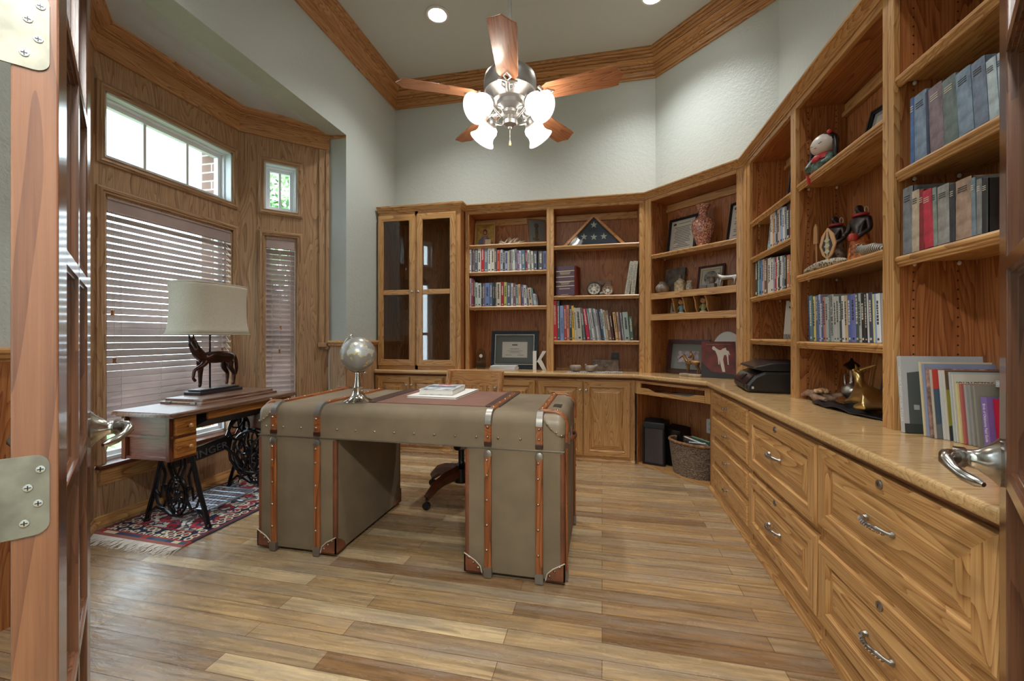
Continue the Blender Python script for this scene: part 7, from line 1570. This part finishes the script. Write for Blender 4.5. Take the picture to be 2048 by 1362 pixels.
def OLD(hx):
    k = 'old'+hx
    if k not in MC: MC[k] = hexm('worn_cloth_'+hx, hx, .6, bump=.6, bscale=90, var=.22, vscale=30)
    return MC[k]
def row(rows, y, z, rotz, group, phrase, anchor, dmin=.14, dmax=.19, titles={}, old=False, limit=None, top=None):
    n = 0
    for k, (s, w, h, ln, hx) in enumerate(rows):
        if top: h = min(h, top)
        dd = random.Random(k+len(rows)).uniform(dmin, dmax); nw = w-.0008
        if rotz == 0: loc = (s+w/2, y, z+.0006+abs(sin(radians(ln)))*w/2)
        else:
            s = min(s, limit) if limit else s
            loc = (y, s-w/2, z+.0006+abs(sin(radians(ln)))*w/2)
        ti = titles.get(k); lab = '%s book, %s %s, %s' % (cname(hx), ORD[k], anchor, phrase)
        if ti: lab = '%s book lettered %s, %s' % (cname(hx), ti[0].title() if ti[0] != 'GLENN BECK' else 'in large white capitals', phrase)
        book(lab, group, loc, rotz, nw, h, dd, ln, hx, ti, old, seed=int(z*100)+k)
row(R1, YBF+.018, 1.757, 0, 'books on the second shelf of the icon bookcase', 'second shelf below the icons', 'from the glass cabinet')
row(R2, YBF+.018, 1.414, 0, 'books on the third shelf of the icon bookcase', 'third shelf below the icons', 'from the glass cabinet', titles={9: ('ECO-TYRANNY', .02, .58, 1.1)}, dmin=.12, dmax=.17)
row(R3, YBF+.018, 1.078, 0, 'books two shelves below the folded flag', 'third shelf below the flag', 'from the red end', titles={2: ('WORLD HISTORY', .03, .42, .9), 1: ('DON AND KATIE', .02, .6, .9) if 0 else ('WEALTH', .022, .55, 1.1)} if 0 else {2: ('WORLD HISTORY', .03, .42, .9)}, top=.378)
row(R4, XBF+.022, 1.6665, -90, 'books on the upper book shelf above the printer', 'upper full shelf above the printer', 'from the pale tall book', dmin=.12, dmax=.17)
row(R5, XBF+.022, 1.3905, -90, 'books on the lower book shelf above the printer', 'lower full shelf above the printer', 'from the corner end', titles={5: ('INDIA', .04, .55, 1.2)}, limit=3.205, dmin=.15, dmax=.2)
row(R6, XBF+.026, 1.0925, -90, 'books on the shelf below the carved figures', 'shelf below the carved figures', 'from the printer side', titles={3: ('GLENN BECK', .03, .72, 1.0), 9: ('HOW TO BE RIGHT', .02, .55, 1.15)}, dmin=.14, dmax=.19, limit=2.445)
row(R7, XBF+.012, 1.7005, -90, 'large worn cloth books on the upper shelf by the doorway', 'upper shelf of worn books', 'from the far end', dmin=.15, dmax=.19, old=True, limit=1.702)
row(R8, XBF+.008, 1.4005, -90, 'tattered old books on the lower shelf by the doorway', 'lower shelf of tattered books', 'from the far end', dmin=.16, dmax=.2, old=True, limit=1.703)
# white cord bands on the first tattered book, note slip above the big books
q = MB(); q.box(-.05, .05, 0, .001, -.014, .014); tag(q.build('paper_slip', CREAM, loc=(XBF+.10, 1.40, 1.925), rot=(0, 0, radians(-90))), 'cream paper slip tucked on top of the pale worn books', 'paper slip')
# ---- magazines and books standing on the counter by the door
def mag(label, y, d0, w, h, dep, lean, cover, front=None, spine=None, cat='magazine'):
    """stands with its spine towards the room and its cover towards the doorway"""
    t = thing(cat if cat == 'magazine' else 'book', label, cat, (XBF+d0, y, ZK+.0008), -90); t.rotation_euler = (Matrix.Rotation(radians(-90), 4, 'Z') @ Matrix.Rotation(radians(-lean), 4, 'Y')).to_euler()
    q = MB(); q.box(0, .0012, 0, dep, 0, h); q.box(w-.0012, w, 0, dep, 0, h); q.box(.0012, w-.0012, 0, .0012, 0, h); c = q.build('cover', cover, t)
    q = MB(); q.box(.0012, w-.0012, .0012, dep-.002, .001, h-.001); q.build('pages', PAPER, t)
    if front: front(c, w, dep, h)
    if spine: txt(spine[0], spine[1], spine[2], c, (w/2, -.0006, h*.5), (R90, R90, 0), 'spine_title', .0003, spine[3] if len(spine) > 3 else 1)
    return t
FR = (R90, 0, R90)                               # text on the +x face of a magazine
def tulsa(c, w, dep, h):
    q = MB(); q.prism([(.015, h*.05), (.015, h*.78), (.05, h*.8), (.10, h*.5), (.16, h*.2), (.2, h*.1), (.2, h*.04)], w, w+.0006, 'x', 0); q.prism([(.0, 0), (dep, 0), (dep, h*.1), (0, h*.12)], w, w+.0008, 'x', 1)
    for k in range(5): q.prism([(.03+.024*k, h*(.3-.03*k)), (.046+.024*k, h*(.3-.03*k)), (.046+.024*k, h*(.36-.03*k)), (.03+.024*k, h*(.365-.03*k))], w, w+.001, 'x', 2)
    q.build('street_photo', [hm('545a5a', .4), hm('3c4240', .4), hm('a8acac', .4)], c)
mag('tall grey book with an old street photograph on its cover', 1.70, .004, .02, .262, .235, 5, hm('b4b8bc', .35), tulsa, ('HISTORIC PHOTOS OF TULSA', .014, hm('e4e4de')), 'book')
def salt(c, w, dep, h): txt('SALT', .018, hm('2c3034'), c, (w+.0006, dep-.05, h-.012), FR, 'masthead'); q = MB(); q.box(w, w+.0005, dep-.02, dep, h-.05, h-.012); q.build('photo', hm('5c6468'), c)
mag('cream magazine behind the blue spined one on the counter', 1.652, 0.04, 0.008, .245, .20, 6, hm('cfc49c', .5))
mag('blue grey magazine with a pale spine, before the cream one', 1.642, 0.042, 0.012, .24, .2, 6, hm('8a92b0', .45))
mag('thin magazine with a dark red striped spine on the counter', 1.626, 0.042, 0.008, .225, .2, 6, plain('rag_cover', (150, 120, 110), .5, var=.5, vscale=50))
def co(band, body, lower):
    def f(c, w, dep, h):
        q = MB(); q.box(w, w+.0004, .002, dep, h*.72, h, 0); q.box(w, w+.0004, .002, dep, h*.0, h*.72, 1); q.prism([(.002, 0), (dep, 0), (dep, h*.26), (dep*.5, h*.3), (.002, h*.2)], w, w+.0006, 'x', 2); q.build('cover_art', [hm(band, .4), hm(body, .4), hm(lower, .4)], c)
        txt('CO', .046, hm('dcd8cc'), c, (w+.0012, .05, h*.87), FR, 'masthead', .0003, .7)
        q = MB(); [q.box(w, w+.0008, .02, .02+.05-.008*(k % 2), h*.48-.016*k, h*.48-.016*k+.009) for k in range(4)]; q.build('cover_lines', hm('d4d4cc'), c)
    return f
mag('magazine with a red masthead band and dark blue cover', 1.615, 0.046, 0.008, .222, .18, 6, hm('b8b0a4', .5), co('b84038', '46586a', '6a6e70'))
mag('plain white edged magazine between the two mastheads', 1.603, 0.062, 0.005, .222, .18, 6, hm('c8ccca', .5))
mag('magazine with a brown masthead band and olive cover', 1.596, 0.068, 0.008, .222, .18, 6, hm('c4beb0', .5), co('6a5444', '9a9038', '3a4248'))
mag('pale teal spined magazine with lettering down its edge', 1.577, 0.072, 0.008, .218, .17, 6, hm('aeb8b6', .5))
def ringo(c, w, dep, h): txt('JOHN PETERS RINGO', .017, hm('4a3e34'), c, (w+.0006, .085, h*.86), FR, 'cover_title', .0003, .95)
mag('pale book with a brown serif title across its cover', 1.568, 0.074, 0.004, .212, .19, 6, hm('c8c4b8', .5), ringo, None, 'book')
mag('thin yellow edged journal on the counter', 1.56, 0.076, 0.008, .185, .16, 6, hm('c8c08c', .5))
mag('thin dusty red journal on the counter', 1.551, 0.08, 0.008, .184, .16, 6, hm('a85c58', .5))
for k, (lb) in enumerate(('grey paper journal next to the dusty red one', 'grey paper journal, second from the dusty red one', 'grey brown journal behind the purple field guide')): mag(lb, 1.541-.0115*k, .085+.003*k, .008, .183, .155, 6, hm(('9a9c9a', '8c8c88', '868478')[k], .55))
flat_book('lowest of three white booklets lying on top of the journals', (1.21, 1.455, ZK+.183), -90, .10, .15, .006, hm('c8d0d8'), group='white booklets on the journals')
flat_book('middle of three white booklets lying on top of the journals', (1.21, 1.455, ZK+.1895), -88, .10, .15, .006, hm('d8dce0'), group='white booklets on the journals')
flat_book('topmost of three white booklets lying on top of the journals', (1.21, 1.455, ZK+.196), -91, .10, .15, .006, hm('b8c4d4'), group='white booklets on the journals')
mag('narrow purple field guide standing before the grey journals', 1.503, 0.098, 0.02, .150, .12, 6, hm('7e68a8', .4), None, ('Birds of Oklahoma Field Guide', .0125, hm('e0dce8'), .72), 'book')
def ruby(c, w, dep, h):
    q = MB(); q.tube([(w+.0008, .03, h*.3), (w+.0008, .025, h*.55), (w+.0008, .05, h*.7), (w+.0008, .09, h*.72)], .004, 6, flat=(.15, 1)); q.build('gold_scroll', hm('d0a850'), c)
mag('small bright red book in front of the purple field guide', 1.481, 0.112, 0.018, .148, .115, 6, hm('b81c34', .35), ruby, ('EMINENT Oklahoma', .011, hm('e8dcb0'), .75) if 0 else None, 'book')
for k, (x, y, a, c, lb) in enumerate(((1.10, 1.400, 20, 'b06a70', 'pink printed leaflet lying flat on the counter end'), (1.155, 1.36, -10, 'a83440', 'red printed leaflet on the counter beside the door handle'))):
    q = MB(); q.box(-.05, .05, -.07, .07, 0, .0012); o = tag(q.build('leaflet', hm(c, .4), loc=(x, y, ZK+.0008+.0014*k), rot=(0, 0, radians(a))), lb, 'leaflet')
    q = MB(); [q.box(-.03, .03-.01*(i % 2), -.05+.03*i, -.04+.03*i, .0012, .0016) for i in range(4)]; q.build('print', hm('e0d0d0', .4), o)
